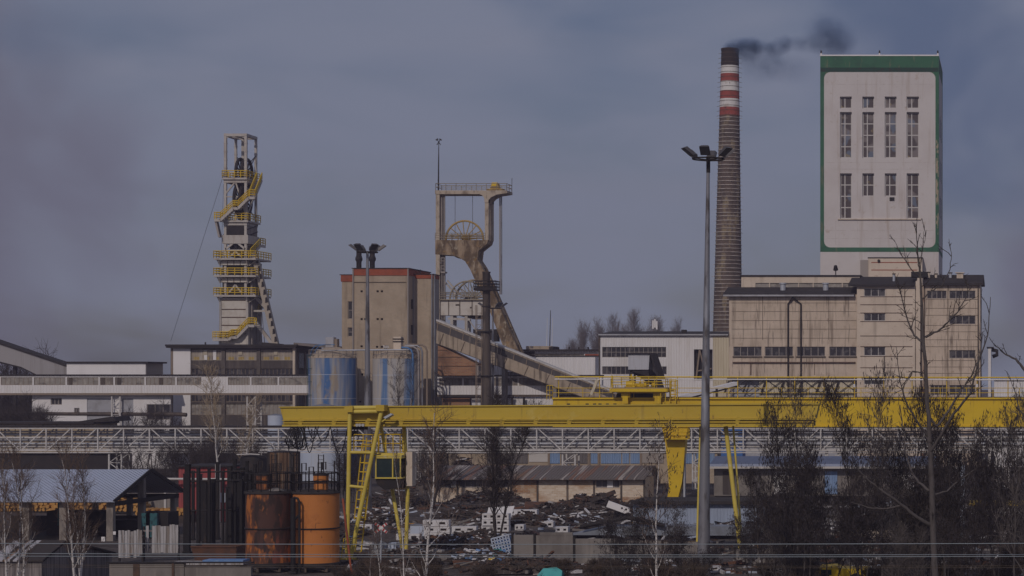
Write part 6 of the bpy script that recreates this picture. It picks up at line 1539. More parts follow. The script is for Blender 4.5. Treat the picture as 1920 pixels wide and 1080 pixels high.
def small_shed():
    f = Fr(-60, 123); x = f.x; t = thing('lean_shed', 'small old shed with rust and white striped sheet roof at the lower left corner', 'shed', f.o, f.rz)
    xe = x(78); R0 = 2.9; W = 9.6; ze = f.z(1050, xe); zr = f.z(1013, xe, R0); zb_ = f.z(1037, xe, W)
    for a, b in (((-.2,ze),(R0,zr)),((R0,zr),(W+.2,zb_))): MB().sweep([(-1,a[0],a[1]),(-1,b[0],b[1]),(-1,b[0],b[1]-.08),(-1,a[0],a[1]-.08)], (xe+1.15,0,0)).build('roof', M['old_sheet_roof'], t)
    MB().sweep([(xe-.1,0,0),(xe-.1,W,0),(xe-.1,W,zb_-.1),(xe-.1,R0,zr-.12),(xe-.1,0,ze-.1)], (.1,0,0)).build('gable', M['plank_dark'], t)
    MB().box(-1,xe-.11,0,.1,0,ze-.1).build('wall', M['plank_dark'], t); MB().box(-1,xe-.11,W-.1,W,0,zb_-.1).build('wall', M['plank_dark'], t)
    MB().beam((xe+.18,-.2,ze-.03),(xe+.18,R0,zr-.02),.05,.12).build('barge_board', M['dark_steel'], t); MB().beam((xe+.18,W+.2,zb_-.03),(xe+.18,R0,zr-.02),.05,.12).build('barge_board', M['dark_steel'], t)
    Y = 128; w = thing('garden_wall', 'low grey concrete wall along the bottom left edge', 'wall', (0,0,0))
    MB().box(X(205,Y),X(345,Y),Y,Y+.3,0,Z(1056,Y)).box(X(345,Y)+.02,X(470,Y),Y+.05,Y+.3,0,Z(1063,Y)).build('wall', M['conc_grey'], w)
    MB().box(X(200,Y),X(472,Y),Y-.1,Y+.4,Z(1056,Y),Z(1054,Y)).build('coping', M['dark_steel'], w)
    MB().box(X(250,Y),X(262,Y),Y-.05,Y-.001,0,Z(1058,Y)).box(X(323,Y),X(327,Y),Y-.08,Y-.001,0,Z(1056,Y)).build('post', M['rust_line'], w)
    s = thing('plank_pile', 'flat stack of pale planks and blue sheeting left of the orange tanks', 'plank stack', (X(390,Y+8),Y+8,0)); k = (Y+8)/F
    MB().box(-2.4,2.3,0,1.2,Z(1059,Y+8),Z(1054,Y+8)).build('planks', M['plank'], s); MB().box(-.4,2.25,.1,1.3,Z(1054,Y+8),Z(1050.5,Y+8)).build('blue_sheet', M['blue_tarp'], s)
    MB().box(-2.2,-1.9,.1,1.1,0,Z(1059,Y+8)).box(1.8,2.1,.1,1.1,0,Z(1059,Y+8)).build('bearer', M['dark_steel'], s)
    Y = 146; b = thing('rusty_skip', 'rust brown open steel skip beyond the grey wall', 'skip', (X(408,Y),Y,0)); k = Y/F
    MB().add([(-1.5,0,0),(1.3,0,0),(1.3,1.6,0),(-1.5,1.6,0),(-1.8,-.2,1.3),(1.4,-.2,1.3),(1.4,1.8,1.3),(-1.8,1.8,1.3)],[(0,1,5,4),(1,2,6,5),(2,3,7,6),(3,0,4,7),(0,3,2,1)]).build('body', M['rust_skip'], b)
    MB().beam((-1.8,-.22,1.3),(1.4,-.22,1.3),.1).build('rim', M['rust_skip'], b); MB().beam((-1.8,1.8,1.3),(1.4,1.8,1.3),.1).build('rim', M['rust_skip'], b)
M['rust_skip'] = mat('rust_skip', (.14,.065,.04), .85, [(1,.45,.65,(.07,.045,.04),.8)])
M['old_sheet_roof'] = mat('old_sheet_roof', (.05,.04,.038), .8, [((2.4,.03,.03),.54,.57,(.46,.44,.47),.9,1),((1.9,.05,.05),.57,.62,(.26,.14,.065),.8,2),((4,1,1),.55,.7,(.05,.04,.04),.6)])
small_shed()
def yard_wall():
    Y = 147; z = lambda p: Z(p, Y); prev = None
    for i, (a, b, t, lab) in enumerate(((963,1000,1003,'short concrete wall panel at the left end beside the blue white debris'),(1005,1074,1004,'grey concrete wall panel, second from the left end of the yard wall'),(1079,1153,1010,'lighter concrete wall panel, third from the left end of the yard wall'),(1158,1240,1014,'concrete wall panel behind the thin birch, fourth from the left'),(1245,1330,1016,'concrete wall panel behind bushes left of the tall light mast'),(1380,1470,1030,'concrete wall panel seen through branches right of the crane leg'))):
        t_ = thing('wall_panel', lab, 'wall', (X(a,Y),Y,0), 0, 'concrete yard wall panels')
        w = X(b,Y)-X(a,Y)
        MB().box(0,w,0,.15,0,z(t)).build('slab', M['conc_grey'], t_)
        MB().box(-.17,-.01,-.06,.22,0,z(t)+.15).build('post', M['dark_steel'], t_)
        if i == 1: MB().box(w*.1,w*.99,-.02,.17,z(t)+.002,z(t)+.22).build('coping', M['conc_grey'], t_)
yard_wall()

# ------------------------------------------------------------------ the scrap yard
def heap(name, px, py, w, d, h, lab, m='scrap', n=160, seed=1, bits=(.2,1.4), extra=()):
    """a pile on the ground whose foot is seen at px, py"""
    Y = GY(py); rnd = random.Random(seed); k = Y/F
    t = thing(name, lab, 'scrap heap', (X(px,Y), Y, 0), 0)
    W = w*k/2; mb = MB(); nx = 18; ny = 8
    h *= 1.5; n = int(n*1.7)
    def hh(u, v): return h*max(0,(1-u*u))**.7*max(0,(1-v*v))**.6*(.75+.5*mnoise.noise(V((u*3+seed, v*3, seed*1.3))))
    vs = [(W*(-1+2*i/nx), d*(j/ny), hh(-1+2*i/nx, -1+2*j/ny)-.05) for j in range(ny+1) for i in range(nx+1)]
    mb.add(vs, [(j*(nx+1)+i, j*(nx+1)+i+1, (j+1)*(nx+1)+i+1, (j+1)*(nx+1)+i) for j in range(ny) for i in range(nx)])
    mb.build('mound', M['dirt'], t)
    groups = [(m, n)] + list(extra)
    for mm, cnt in groups:
        mb = MB()
        for i in range(cnt):
            u, v = rnd.uniform(-.95,.95), rnd.uniform(-.95,.6); p = V((W*u, d*(v+1)/2, max(.03,hh(u,v))+rnd.uniform(-.02,.12)))
            L = rnd.uniform(*bits); a = rnd.uniform(0, math.pi); dirv = V((math.cos(a), math.sin(a)*.6, rnd.gauss(0,.22)))*L/2
            if rnd.random() < .45: mb.beam(p-dirv, p+dirv, rnd.uniform(.05,.16))
            elif rnd.random() < .6: mb.beam(p-dirv*.6, p+dirv*.6, rnd.uniform(.2,.6), rnd.uniform(.03,.12))
            else: mb.tube(p-dirv, p+dirv, rnd.uniform(.04,.12), n=6)
        mb.build('debris', M[mm], t)
    return t
def rubble():
    root = thing('rubble', 'mixed small scrap and rubble strewn over the yard', 'rubble', (0,0,0)); root['kind'] = 'stuff'
    rnd = random.Random(99)
    for m, n in (('scrap',2600),('rust_skip',700),('conc_grey',900),('white_block',560),('plank',520),('pale_blue',240),('black',400),('log_end',50)):
        mb = MB()
        for i in range(n):
            Y = 138 + 84*rnd.random()**1.15; px = rnd.uniform(640, 1935)
            if mnoise.noise(V((px*.012, Y*.09, 4.0 if m in ('white_block','pale_blue','plank') else 1.0))) < -.05: continue
            a = rnd.uniform(0, 3.14); L = rnd.uniform(.1,.55) if rnd.random() < .8 else rnd.uniform(.6,1.6); p = V((X(px,Y), Y, rnd.uniform(.02,.28)))
            d = V((math.cos(a), math.sin(a)*.7, rnd.gauss(0,.15)))*L; w = rnd.uniform(.05,.22)
            mb.beam(p-d, p+d, w*rnd.uniform(.6,2.2), w)
        mb.build('pieces', M[m], root)
rubble()
def yard():
    heap('scrap_heap', 845, 925, 170, 9, 2.2, 'large dark heap of scrap at the left end of the brick shed', n=330, seed=2, extra=(('plank',18),('rust_skip',20)))
    heap('scrap_heap', 905, 945, 150, 7, .9, 'flat brown heap of broken timber before the pale brick shed', n=180, seed=3, extra=(('plank',26),('rust_skip',30),('conc_grey',20)))
    heap('scrap_heap', 985, 935, 110, 6, 1.5, 'dark scrap pile with pipes and a reddish tank before the brick shed', n=200, seed=4, extra=(('rust_skip',14),))
    heap('scrap_heap', 1085, 962, 130, 9, 1.15, 'tall dark tangled scrap heap below the brick shed middle', n=330, seed=5, extra=(('white_block',12),('rust_skip',12)))
    heap('scrap_heap', 1120, 957, 70, 6, .9, 'scrap heap with a beam sticking out by the tilted white slab', n=200, seed=6, extra=(('white_block',22),))
    heap('scrap_heap', 880, 1016, 110, 4, .45, 'mixed dark rubble between the white block stacks', n=200, seed=7, extra=(('white_block',40),('plank',10)))
    heap('scrap_heap', 980, 990, 90, 6, .9, 'stack of dark sleepers behind the concrete yard wall', n=180, seed=8, extra=(('plank',20),))
    heap('scrap_heap', 1060, 988, 150, 5, .6, 'low white and grey rubble on the yard behind the wall', n=120, seed=9, extra=(('white_block',50),('pale_blue',20)))
    heap('rubbish_heap', 900, 1056, 110, 3.5, .55, 'rubbish strip with blue, teal and white plastic along the yard edge', n=110, seed=10, extra=(('white_block',45),('blue_tarp',28),('teal',14),('pale_blue',35),('yellow_rail',4)))
    heap('rubbish_heap', 905, 1040, 90, 3, .7, 'dark brown rubbish under the white crate stack', n=160, seed=11, extra=(('rust_skip',20),('pale_blue',15)))
    heap('rubbish_heap', 740, 1066, 130, 4, .7, 'dark heap with planks at the feet of the front crane', n=200, seed=12, extra=(('plank',20),('rust_skip',15)))
    heap('rubbish_heap', 690, 985, 90, 6, .8, 'grey and white machine scrap behind the crane ladder', n=180, seed=13, extra=(('white_block',45),('pale_blue',20),('galv',20)))
    heap('rubbish_heap', 975, 1075, 240, 3, .6, 'brown overgrown rubble at the bottom centre', n=260, seed=14, bits=(.1,.8), extra=(('rust_skip',70),('scrub',60)))
    heap('scrap_heap', 720, 955, 120, 8, 1.1, 'dark low scrap behind the crane cab and the mast foot', n=200, seed=21, extra=(('white_block',14),('galv',10)))
    heap('scrap_heap', 870, 975, 120, 7, .8, 'brown scrap strip above the stepped white block stack', n=220, seed=22, extra=(('plank',16),('rust_skip',20),('yellow_rail',3)))
    heap('scrap_heap', 1020, 975, 90, 6, .9, 'dark scrap beside the upper white block stack', n=200, seed=23, extra=(('plank',10),('white_block',8)))
    heap('scrap_heap', 1160, 975, 120, 6, .9, 'dark scrap under the black ridge pipe', n=200, seed=24, extra=(('plank',20),('white_block',14)))
    heap('rubbish_heap', 850, 1028, 140, 4, .6, 'dark mixed rubbish beneath the stepped white block stack', n=240, seed=25, extra=(('white_block',30),('rust_skip',20),('pale_blue',12)))
    heap('rubbish_heap', 640, 1010, 60, 5, .5, 'dark rubbish between the right orange tank and the crane', n=100, seed=26, extra=(('blue_tarp',8),))
    # beam sticking out of a heap, tilted white slab
    Y = 206; tag(MB().beam(P(1108,939,Y),P(1153,922,Y),.55,.4).beam(P(1140,926,Y),P(1150,930,Y),.3).build('steel_beam', M['scrap']), 'dark heavy beam sticking up to the right before the brick shed', 'beam')
    s = thing('white_slab', 'tilted white steel slab with two round holes on the scrap', 'slab', P(1161,951,193))
    s.rotation_euler = (0, R(17), 0); k = 193/F
    o = MB().prism([(-23*k,-6*k),(14*k,-8*k),(21*k,-2*k),(19*k,4*k),(-22*k,6*k)], -.15, .15).build('plate', M['white_panel'], s)
    for dx in (6,14): MB().tube((dx*k,-.16,0),(dx*k,-.152,0),.10,n=12).build('hole', M['black'], o)
    Y = 199; r = thing('small_tank', 'small rust red cylinder lying before the brick shed', 'tank', (X(1005,Y),Y,0))
    MB().tube((-1.0,0,.95),(1.0,0,.95),.5,n=16).build('shell', M['rust_skip'], r); MB().box(-.7,-.4,-.4,.4,0,.5).box(.4,.7,-.4,.4,0,.5).build('saddle', M['dark_steel'], r)
    # stacks of white perforated concrete blocks: a block copied
    grp = 'white perforated blocks stacked in the yard'
    proto = thing('white_block', 'x', 'block', (0,0,0))
    mb = MB(); ops = [(-.55,-.2,.15,.34),(.2,.55,.15,.34)]; mb.shell(-.75,.75,-.4,.4,0,.5,ops,.3); mb.build('body', M['white_block'], proto)
    MB().box(-.56,-.19,-.13,-.10,.14,.35).box(.19,.56,-.13,-.10,.14,.35).build('hollow', M['dark_joint'], proto)
    rnd = random.Random(17); used = [False]
    def stack(px0, px1, py_top, py_bot, lab, Y, gaps=.08):
        Y = GY(py_bot)-.5; k = Y/F; n = max(1, round((px1-px0)*k/1.5)); zb = Z(py_bot, Y); m = max(1, round((Z(py_top,Y)-zb)/.52))
        sx = (px1-px0)*k/n/1.53
        for j in range(m):
            for i in range(n):
                if j and rnd.random() < gaps: continue
                o = proto if not used[0] else dup(proto)
                used[0] = True
                o.location = (X(px0,Y)+(i+.5)*(px1-px0)*k/n+rnd.uniform(-.05,.05), Y+rnd.uniform(-.08,.08), zb + j*.52); o.rotation_euler.z = rnd.uniform(-.05,.05); o.scale = (sx,1,1.0)
                o['label'] = lab; o['group'] = grp
    stack(796,845,970,1010,'white hollow block in the stepped stack left of the centre yard', 176)
    stack(848,894,984,1010,'white hollow block in the low stack right of the stepped one', 171, .0)
    stack(672,700,978,994,'white hollow block in the stack between the crane A frame legs', 178, .0)
    stack(1012,1040,972,988,'white hollow block in the low stack left of the dark scrap heap', 184, .0)
    stack(1042,1066,988,998,'white hollow block in the short row just above the yard wall', 176, .0)
    stack(905,948,1000,1012,'white hollow block in the row below the bare dark tree', 171, .0)
    stack(905,955,959,996,'white hollow block in the stack behind the bare dark tree', 190, .05)
    stack(955,1008,958,976,'white hollow block on the top row right of the bare dark tree', 192, .05)
    stack(968,985,978,994,'white hollow block in the narrow stack beneath the upper white row', 190, .05)
    stack(745,790,995,1012,'white hollow block in the small stack right of the crane leg', 172, .15)
    # slanted white sheet along the upper stack
    Y = 181; s_ = thing('white_sheet', 'large white sheet leaning on the block stack behind the bare dark tree', 'sheet', (X(932,Y),Y,0)); k = Y/F
    MB().add([(-26*k,0,Z(992,Y)),(20*k,0,Z(990,Y)),(27*k,1.1,Z(950,Y)),(-22*k,1.1,Z(953,Y)),(-26*k,.12,Z(992,Y)),(20*k,.12,Z(990,Y)),(27*k,1.22,Z(950,Y)),(-22*k,1.22,Z(953,Y))],[(0,1,2,3),(7,6,5,4),(0,4,5,1),(1,5,6,2),(2,6,7,3),(3,7,4,0)]).build('sheet', M['white_block'], s_)
    Y = 173; b = thing('pale_container', 'pale blue box container in front of the stepped white stack', 'container', (X(803,Y),Y-1.5,0)); k = Y/F
    MB().box(-24*k,24*k,0,1.2,Z(1012,Y),Z(983,Y)).build('body', M['pale_blue'], b); MB().box(-24*k,24*k,-.03,1.25,0,Z(1012,Y)).build('base', M['dark_steel'], b); MB().box(-25*k,25*k,-.05,1.3,Z(983,Y),Z(981.5,Y)).build('lid', M['galv'], b)
    # blue wrapped crate frame beside the wall
    Y = 150; c = thing('wire_crate', 'tilted blue white wire crate at the left end of the concrete wall', 'crate', (X(945,Y),Y,Z(1040,Y))); c.rotation_euler = (0,R(-14),R(-12))
    mb = MB()
    for a in range(7): mb.beam((-.7+a*.23,0,0),(-.7+a*.23,0,1.35),.07).beam((-.7,0,a*.22),(.7,0,a*.22),.07).beam((-.7+a*.23,.9,0),(-.7+a*.23,.9,1.35),.07).beam((-.7,a*.15,1.35),(.7,a*.15,1.35),.05)
    mb.build('frame', M['pale_blue'], c)
    MB().box(-.66,.66,.3,.8,.03,1.2).build('contents', M['blue_tarp'], c)
    # grey machine with a tyre in front of the crane feet
    Y = 151; g = thing('grey_machine', 'pale grey machine body with a round black opening between the crane feet', 'machine', (X(727,Y),Y,0)); k = Y/F
    MB().box(-10*k,17*k,0,1.6,Z(1054,Y),Z(1029,Y)).prism([(-10*k,Z(1054,Y)),(-26*k,Z(1046,Y)),(-40*k,Z(1042,Y)),(-34*k,Z(1022,Y)),(-20*k,Z(1017,Y)),(-10*k,Z(1024,Y))], .1, 1.4).build('body', M['pale_grey'], g)
    MB().box(0*k,14*k,.2,1.2,Z(1029,Y),Z(1019,Y)).build('upper_box', M['pale_blue'], g)
    MB().path([(5*k+.30*math.cos(a),-.06,Z(1042,Y)+.30*math.sin(a)) for a in [6.283*i/20 for i in range(20)]], .09, 6, True).build('tyre', M['black'], g)
    MB().box(-9*k,16*k,.2,1.4,0,Z(1054,Y)).build('base', M['dark_steel'], g)
    MB().tube((5*k,-.05,Z(1042,Y)),(5*k,-.01,Z(1042,Y)),.2,n=14).build('hub', M['frame_grey'], g)
    # crossing sign
    Y = 143; c = thing('crossing_sign', 'red and white diagonal railway crossing cross on a grey pole', 'road sign', (X(713,Y),Y,0)); k = Y/F
    zc = Z(990,Y); MB().tube((0,.06,0),(.06,.06,zc),.06,n=8).build('pole', M['galv_light'], c)
    for s in (-1,1):
        d = V((math.cos(R(38)),0,s*math.sin(R(38)))); L = .52
        o = MB().beam(V((0.05,-.01*s,zc))-d*L, V((0.05,-.01*s,zc))+d*L, .03, .17, up=(-d.z,0,d.x)).build('arm', M['cross_white'], c)
        mb = MB()
        for u in (-.44,-.22,.22,.44): p = V((.05,-.01*s-.018,zc))+d*u; mb.beam(p-d*.06,p+d*.06,.012,.172,up=(-d.z,0,d.x))
        mb.build('red_stripe', M['cross_red'], o)
    # flat roofed store and grey roofs behind the wall
    Y = 188; h = thing('flat_store', 'low pale blue walled store with flat dark roof left of the light mast', 'store', (0,0,0))
    MB().shell(X(1187,Y),X(1420,Y),Y,Y+6,0,Z(945,Y)).build('wall', M['pale_blue_wall'], h)
    MB().box(X(1184,Y),X(1424,Y),Y-.6,Y+6.4,Z(945,Y),Z(939,Y)).build('roof', M['roof_dark'], h)
    Y = 172; h = thing('grey_awning', 'long grey blue sheet awning sloping behind the yard wall', 'awning', (0,0,0))
    MB().sweep([(X(1078,Y),Y-2,Z(1000,Y)),(X(1150,Y),Y-2,Z(984,Y)),(X(1430,Y),Y-2,Z(984,Y)),(X(1462,Y),Y-2,Z(990,Y)),(X(1400,Y),Y-2,Z(1001,Y))],(0,.6,.12)).build('roof', M['awning'], h)
    MB().sweep([(X(1080,Y),Y-1.3,0),(X(1400,Y),Y-1.3,0),(X(1400,Y),Y-1.3,Z(1001,Y)),(X(1080,Y),Y-1.3,Z(1000,Y))],(0,.2,0)).build('wall', M['dark_steel'], h)
    MB().path([P(1100,984,Y)+V((0,-2.4,0)),P(1150,974,Y)+V((0,-2.4,0)),P(1185,967,Y)+V((0,-2.4,0)),P(1215,972,Y)+V((0,-2.4,0)),P(1255,982,Y)+V((0,-2.4,0))],.2,6).build('ridge_pipe', M['dark_steel'], h)
    # teal sheet, yellow machine, pale pipes and huts in the thicket
    Y = 134; tt = thing('teal_tarp', 'teal tarpaulin draped over a low pile at the bottom edge', 'tarpaulin', (X(1028,Y),Y,0)); k = Y/F
    MB().add([(-25*k,-.3,.05),(26*k,-.3,.05),(24*k,.3,.65),(12*k,.6,.85),(-12*k,.5,.80),(-20*k,.2,.45),(-20*k,1.8,.0),(24*k,1.8,.0)],[(0,1,2,3),(0,3,4,5),(3,2,7,6),(4,3,6),(5,4,6),(0,5,6),(1,7,2)]).build('sheet', M['teal'], tt)
    Y = 132; ym = thing('yellow_machine', 'yellow machine body half hidden in bushes at the bottom right', 'machine', (X(1565,Y),Y,0)); k = Y/F
    MB().prism([(-36*k,0),(60*k,0),(62*k,Z(1068,Y)),(10*k,Z(1066,Y)),(4*k,Z(1062,Y)),(-30*k,Z(1064,Y)),(-38*k,Z(1072,Y))], 0, 2.2).build('body', M['crane_b'], ym)
    MB().box(-26*k,-6*k,-.02,2.0,Z(1078,Y),Z(1068,Y)).build('window', M['cab_glass'], ym)
    MB().tube((-20*k,-.2,.25),(-20*k,2.4,.25),.45,n=18).tube((40*k,-.2,.25),(40*k,2.4,.25),.45,n=18).build('wheel', M['black'], ym)
    Y = 168; hh = thing('beige_hut', 'small beige hut with dark blue windows behind the thicket', 'hut', (X(1592,Y),Y,0)); k = Y/F
    ops = [(28*k,42*k,Z(1018,Y),Z(1008,Y)),(50*k,64*k,Z(1018,Y),Z(1008,Y))]
    MB().shell(0,80*k,0,4,0,Z(988,Y),ops).build('wall', M['beige_light'], hh)
    for o in ops: window(hh,*o,0,2,1,'ladder_blue','glass',.08)
    MB().box(-.3,80*k+.3,-.4,4.4,Z(988,Y),Z(984,Y)).build('roof', M['roof_dark'], hh)
    Y = 176; hh = thing('beige_house', 'beige rendered house with red gutter and grey roof behind the bare tree trunk', 'house', (X(1690,Y),Y,0)); k = Y/F
    MB().shell(0,92*k,0,5,0,Z(968,Y)).build('wall', M['beige_light'], hh)
    MB().box(-.2,92*k+.2,-.35,-.02,Z(969,Y),Z(966,Y)).build('gutter', M['red_brick'], hh)
    MB().sweep([(-.3,-.5,Z(966,Y)),(-.3,2.6,Z(955,Y)),(-.3,5.4,Z(966,Y))],(92*k+.6,0,0)).build('roof', M['conc_grey'], hh)
    for px, a, b, w, lab in ((1788,905,1046,14,'pale blue upright pipe left of a pair in the right thicket'),(1805,870,1015,9,'white upright pipe, taller of the pair in the right thicket'),(1814,1000,1050,12,'short pale blue upright pipe low in the right thicket')):
        Y = 170; tag(MB().tube((X(px,Y),Y,0),(X(px,Y),Y,Z(a,Y)),w*Y/F/2,n=14).build('upright_pipe', M['pale_blue']), lab, 'pipe', 'upright pipes in the right thicket')
    Y = 200; hh = thing('white_store', 'white walled store glimpsed through the branches at the right edge', 'store', (X(1820,Y),Y,0)); k = Y/F
    MB().shell(0,140*k,0,5,0,Z(948,Y)).build('wall', M['white_panel'], hh); MB().box(-.2,140*k,-.3,5.2,Z(948,Y),Z(944,Y)).build('roof', M['yellow_rail'], hh)
    Y = 236; hh = thing('long_roof', 'long low pale roofed loading shed behind the right thicket', 'shed', (X(1330,Y),Y,0)); k = Y/F
    MB().sweep([(0,-1,Z(874,Y)),(0,5,Z(858,Y)),(0,5,Z(860,Y)),(0,-1,Z(877,Y))],(430*k,0,0)).build('roof', M['shed_roof'], hh)
    MB().shell(.5,425*k,.2,4.6,0,Z(876,Y)).build('wall', M['conc_grey'], hh)
    for i in range(9): MB().box(1.5+i*2.9,2.9+i*2.9,.1,.199,.2,Z(884,Y)).build('door', M[('dark_wall','grey_corr','white_panel','dark_wall','blue_corr')[i%5]], hh)
    MB().box(.2,428*k,-1.1,-.95,Z(878,Y),Z(874,Y)).build('fascia', M['frame_white'], hh)
    hh2 = thing('old_car_body', 'small white vehicle body glimpsed in the thicket by the crane leg', 'vehicle', P(1465,968,178)) if False else None
M['pale_grey'] = mat('pale_grey_paint', (.36,.37,.40), .7, [((2,2,1),.48,.62,(.17,.165,.17),.8)])
M['pale_blue_wall'] = mat('pale_blue_wall', (.36,.42,.55), .7, [((1,1,.3),.5,.7,(.28,.32,.42),.7)], corr=(.3,.03,'u'))
M['awning'] = mat('awning_sheet', (.22,.24,.29), .6, [((.8,.8,.8),.45,.65,(.13,.135,.15),.8)])
yard()

# ------------------------------------------------------------------ overhead wires
def wires():
    Y = 62
    for i, (ya, yb, r, lab) in enumerate(((1017,1020,.011,'topmost pale overhead wire across the yard foreground'),(1035.5,1039,.010,'second overhead wire from the top, upper of the close pair'),(1041,1042,.010,'third overhead wire from the top, lower of the close pair'),(1057,1060,.007,'thin dark overhead wire, fourth from the top'),(1061,1063,.007,'lowest thin dark overhead wire'))):
        pts = [];
        for j in range(25):
            u = j/24; px = -500 + 2900*u; pts.append(P(px, ya+(yb-ya)*u + 3.0*math.sin(u*math.pi) - (3 if i == 0 else 0)*u*u, Y+i*.6))
        tag(MB().path(pts, r, 4).build('overhead_wire', M['wire' if i < 3 else 'dark_joint']), lab, 'wire', 'overhead railway wires')
wires()
# ------------------------------------------------------------------ trees and bushes
def grow_path(rnd, p, d, L, n, up=.0, wob=.12):
    pts = [V(p)]; d = V(d).normalized()
    for i in range(n):
        d = (d + V((rnd.gauss(0,wob), rnd.gauss(0,wob), rnd.gauss(0,wob)+up))).normalized(); pts.append(pts[-1] + d*(L/n))
    return pts, d
def along(pts, t):
    f = t*(len(pts)-1); i = min(int(f), len(pts)-2); return pts[i].lerp(pts[i+1], f-i), (pts[i+1]-pts[i]).normalized()
def tree_meshes(seed, H, r0, n1, el1, L1, n2, L2, n3, L3, t0=.2, up=.08, stems=1, pods=0, lean=0.0, twig_r=.011, pod_len=.3, droop=0.0, wob=.05, spread=.25):
    """bare tree: trunk mesh with limbs, crown mesh of twigs, and hanging dry leaves"""
    rnd = random.Random(seed); tr = MB(); cr = MB(); pd = MB()
    def pod(p, k):
        for _ in range(k):
            q = p + V((rnd.gauss(0,.10), rnd.gauss(0,.10), rnd.gauss(0,.08))); a = rnd.uniform(0, 6.283); w = pod_len*rnd.uniform(.08,.15); l = pod_len*rnd.uniform(.5,1.3)
            s = V((math.cos(a), math.sin(a), 0))*w; dn = V((rnd.gauss(0,.28), rnd.gauss(0,.28), -1)).normalized()*l; m = q+dn*.5+V((rnd.gauss(0,.02),rnd.gauss(0,.02),0))
            pd.add([q, m-s, q+dn, m+s], [(0,1,2,3)])
    for s_ in range(stems):
        if stems > 1: a = 6.283*s_/stems + rnd.random(); d0 = V((math.cos(a)*spread, math.sin(a)*spread, 1)); base = V((math.cos(a)*.15, math.sin(a)*.15, -.1)); hh = H*rnd.uniform(.7,1.0); rr = r0*rnd.uniform(.6,1)
        else: d0 = V((lean,0,1)); base = V((0,0,-.1)); hh = H; rr = r0
        N = 14; pts, _ = grow_path(rnd, base, d0, hh, N, .03, wob); rad = [max(twig_r*1.3, rr*(1-i/N)**.85) for i in range(N+1)]
        tr.path(pts, rad, 7)
        for i in range(n1):
            t = t0 + (1-t0)*(i+rnd.random())/n1; p, d = along(pts, min(t,.99)); az = i*2.4 + rnd.uniform(-.5,.5); el = R(el1 + rnd.uniform(-14,14) + 18*t)
            b = V((math.cos(az)*math.cos(el), math.sin(az)*math.cos(el), math.sin(el))); l1 = L1*(1.12-t*.75)*rnd.uniform(.65,1.2)
            r1 = min(max(twig_r*1.6, rr*(1-t)**.85*.55), rr*.55); q, _ = grow_path(rnd, p, b, l1, 7, up, .13)
            (tr if r1 > twig_r*2.5 else cr).path(q, [max(twig_r, r1*(1-j/7.6)) for j in range(8)], 4)
            for j in range(n2):
                t2 = .18+.8*(j+rnd.random())/n2; p2, d2 = along(q, t2); v = V((rnd.gauss(0,1), rnd.gauss(0,1), rnd.gauss(0,.8)+.3)); v = (d2*1.1 + v*.55).normalized(); l2 = L2*(1.1-t2*.5)*rnd.uniform(.6,1.25)
                q2, _ = grow_path(rnd, p2, v, l2, 4, up*1.2-droop, .16); cr.path(q2, [max(twig_r*.8, r1*.35*(1-k/4.6)) for k in range(5)], 3)
                if pods: pod(q2[-1], pods)
                for k in range(n3):
                    p3, d3 = along(q2, .2+.8*(k+rnd.random())/n3); v = (d3 + V((rnd.gauss(0,.6), rnd.gauss(0,.6), rnd.gauss(0,.5)+.1))).normalized()
                    q3, _ = grow_path(rnd, p3, v, L3*rnd.uniform(.6,1.3), 2, up-droop*1.5, .18); cr.path(q3, [twig_r*.85, twig_r*.7, twig_r*.5], 3)
                    if pods and rnd.random() < .62: pod(q3[-1], pods)
    return tr, cr, pd
def make_tree(name, lab, cat, loc, ms, bark, twig, leaf=None, rz=0.0, group=None):
    t = thing(name, lab, cat, loc, rz, group); tr, cr, pd = ms
    tr.build('trunk', M[bark], t); c = cr.build('crown', M[twig], t)
    if pd.v: pd.build('dry_leaves', M[leaf or 'pod'], t)
    return t
def on(px, Y): return (X(px, Y), Y, 0)

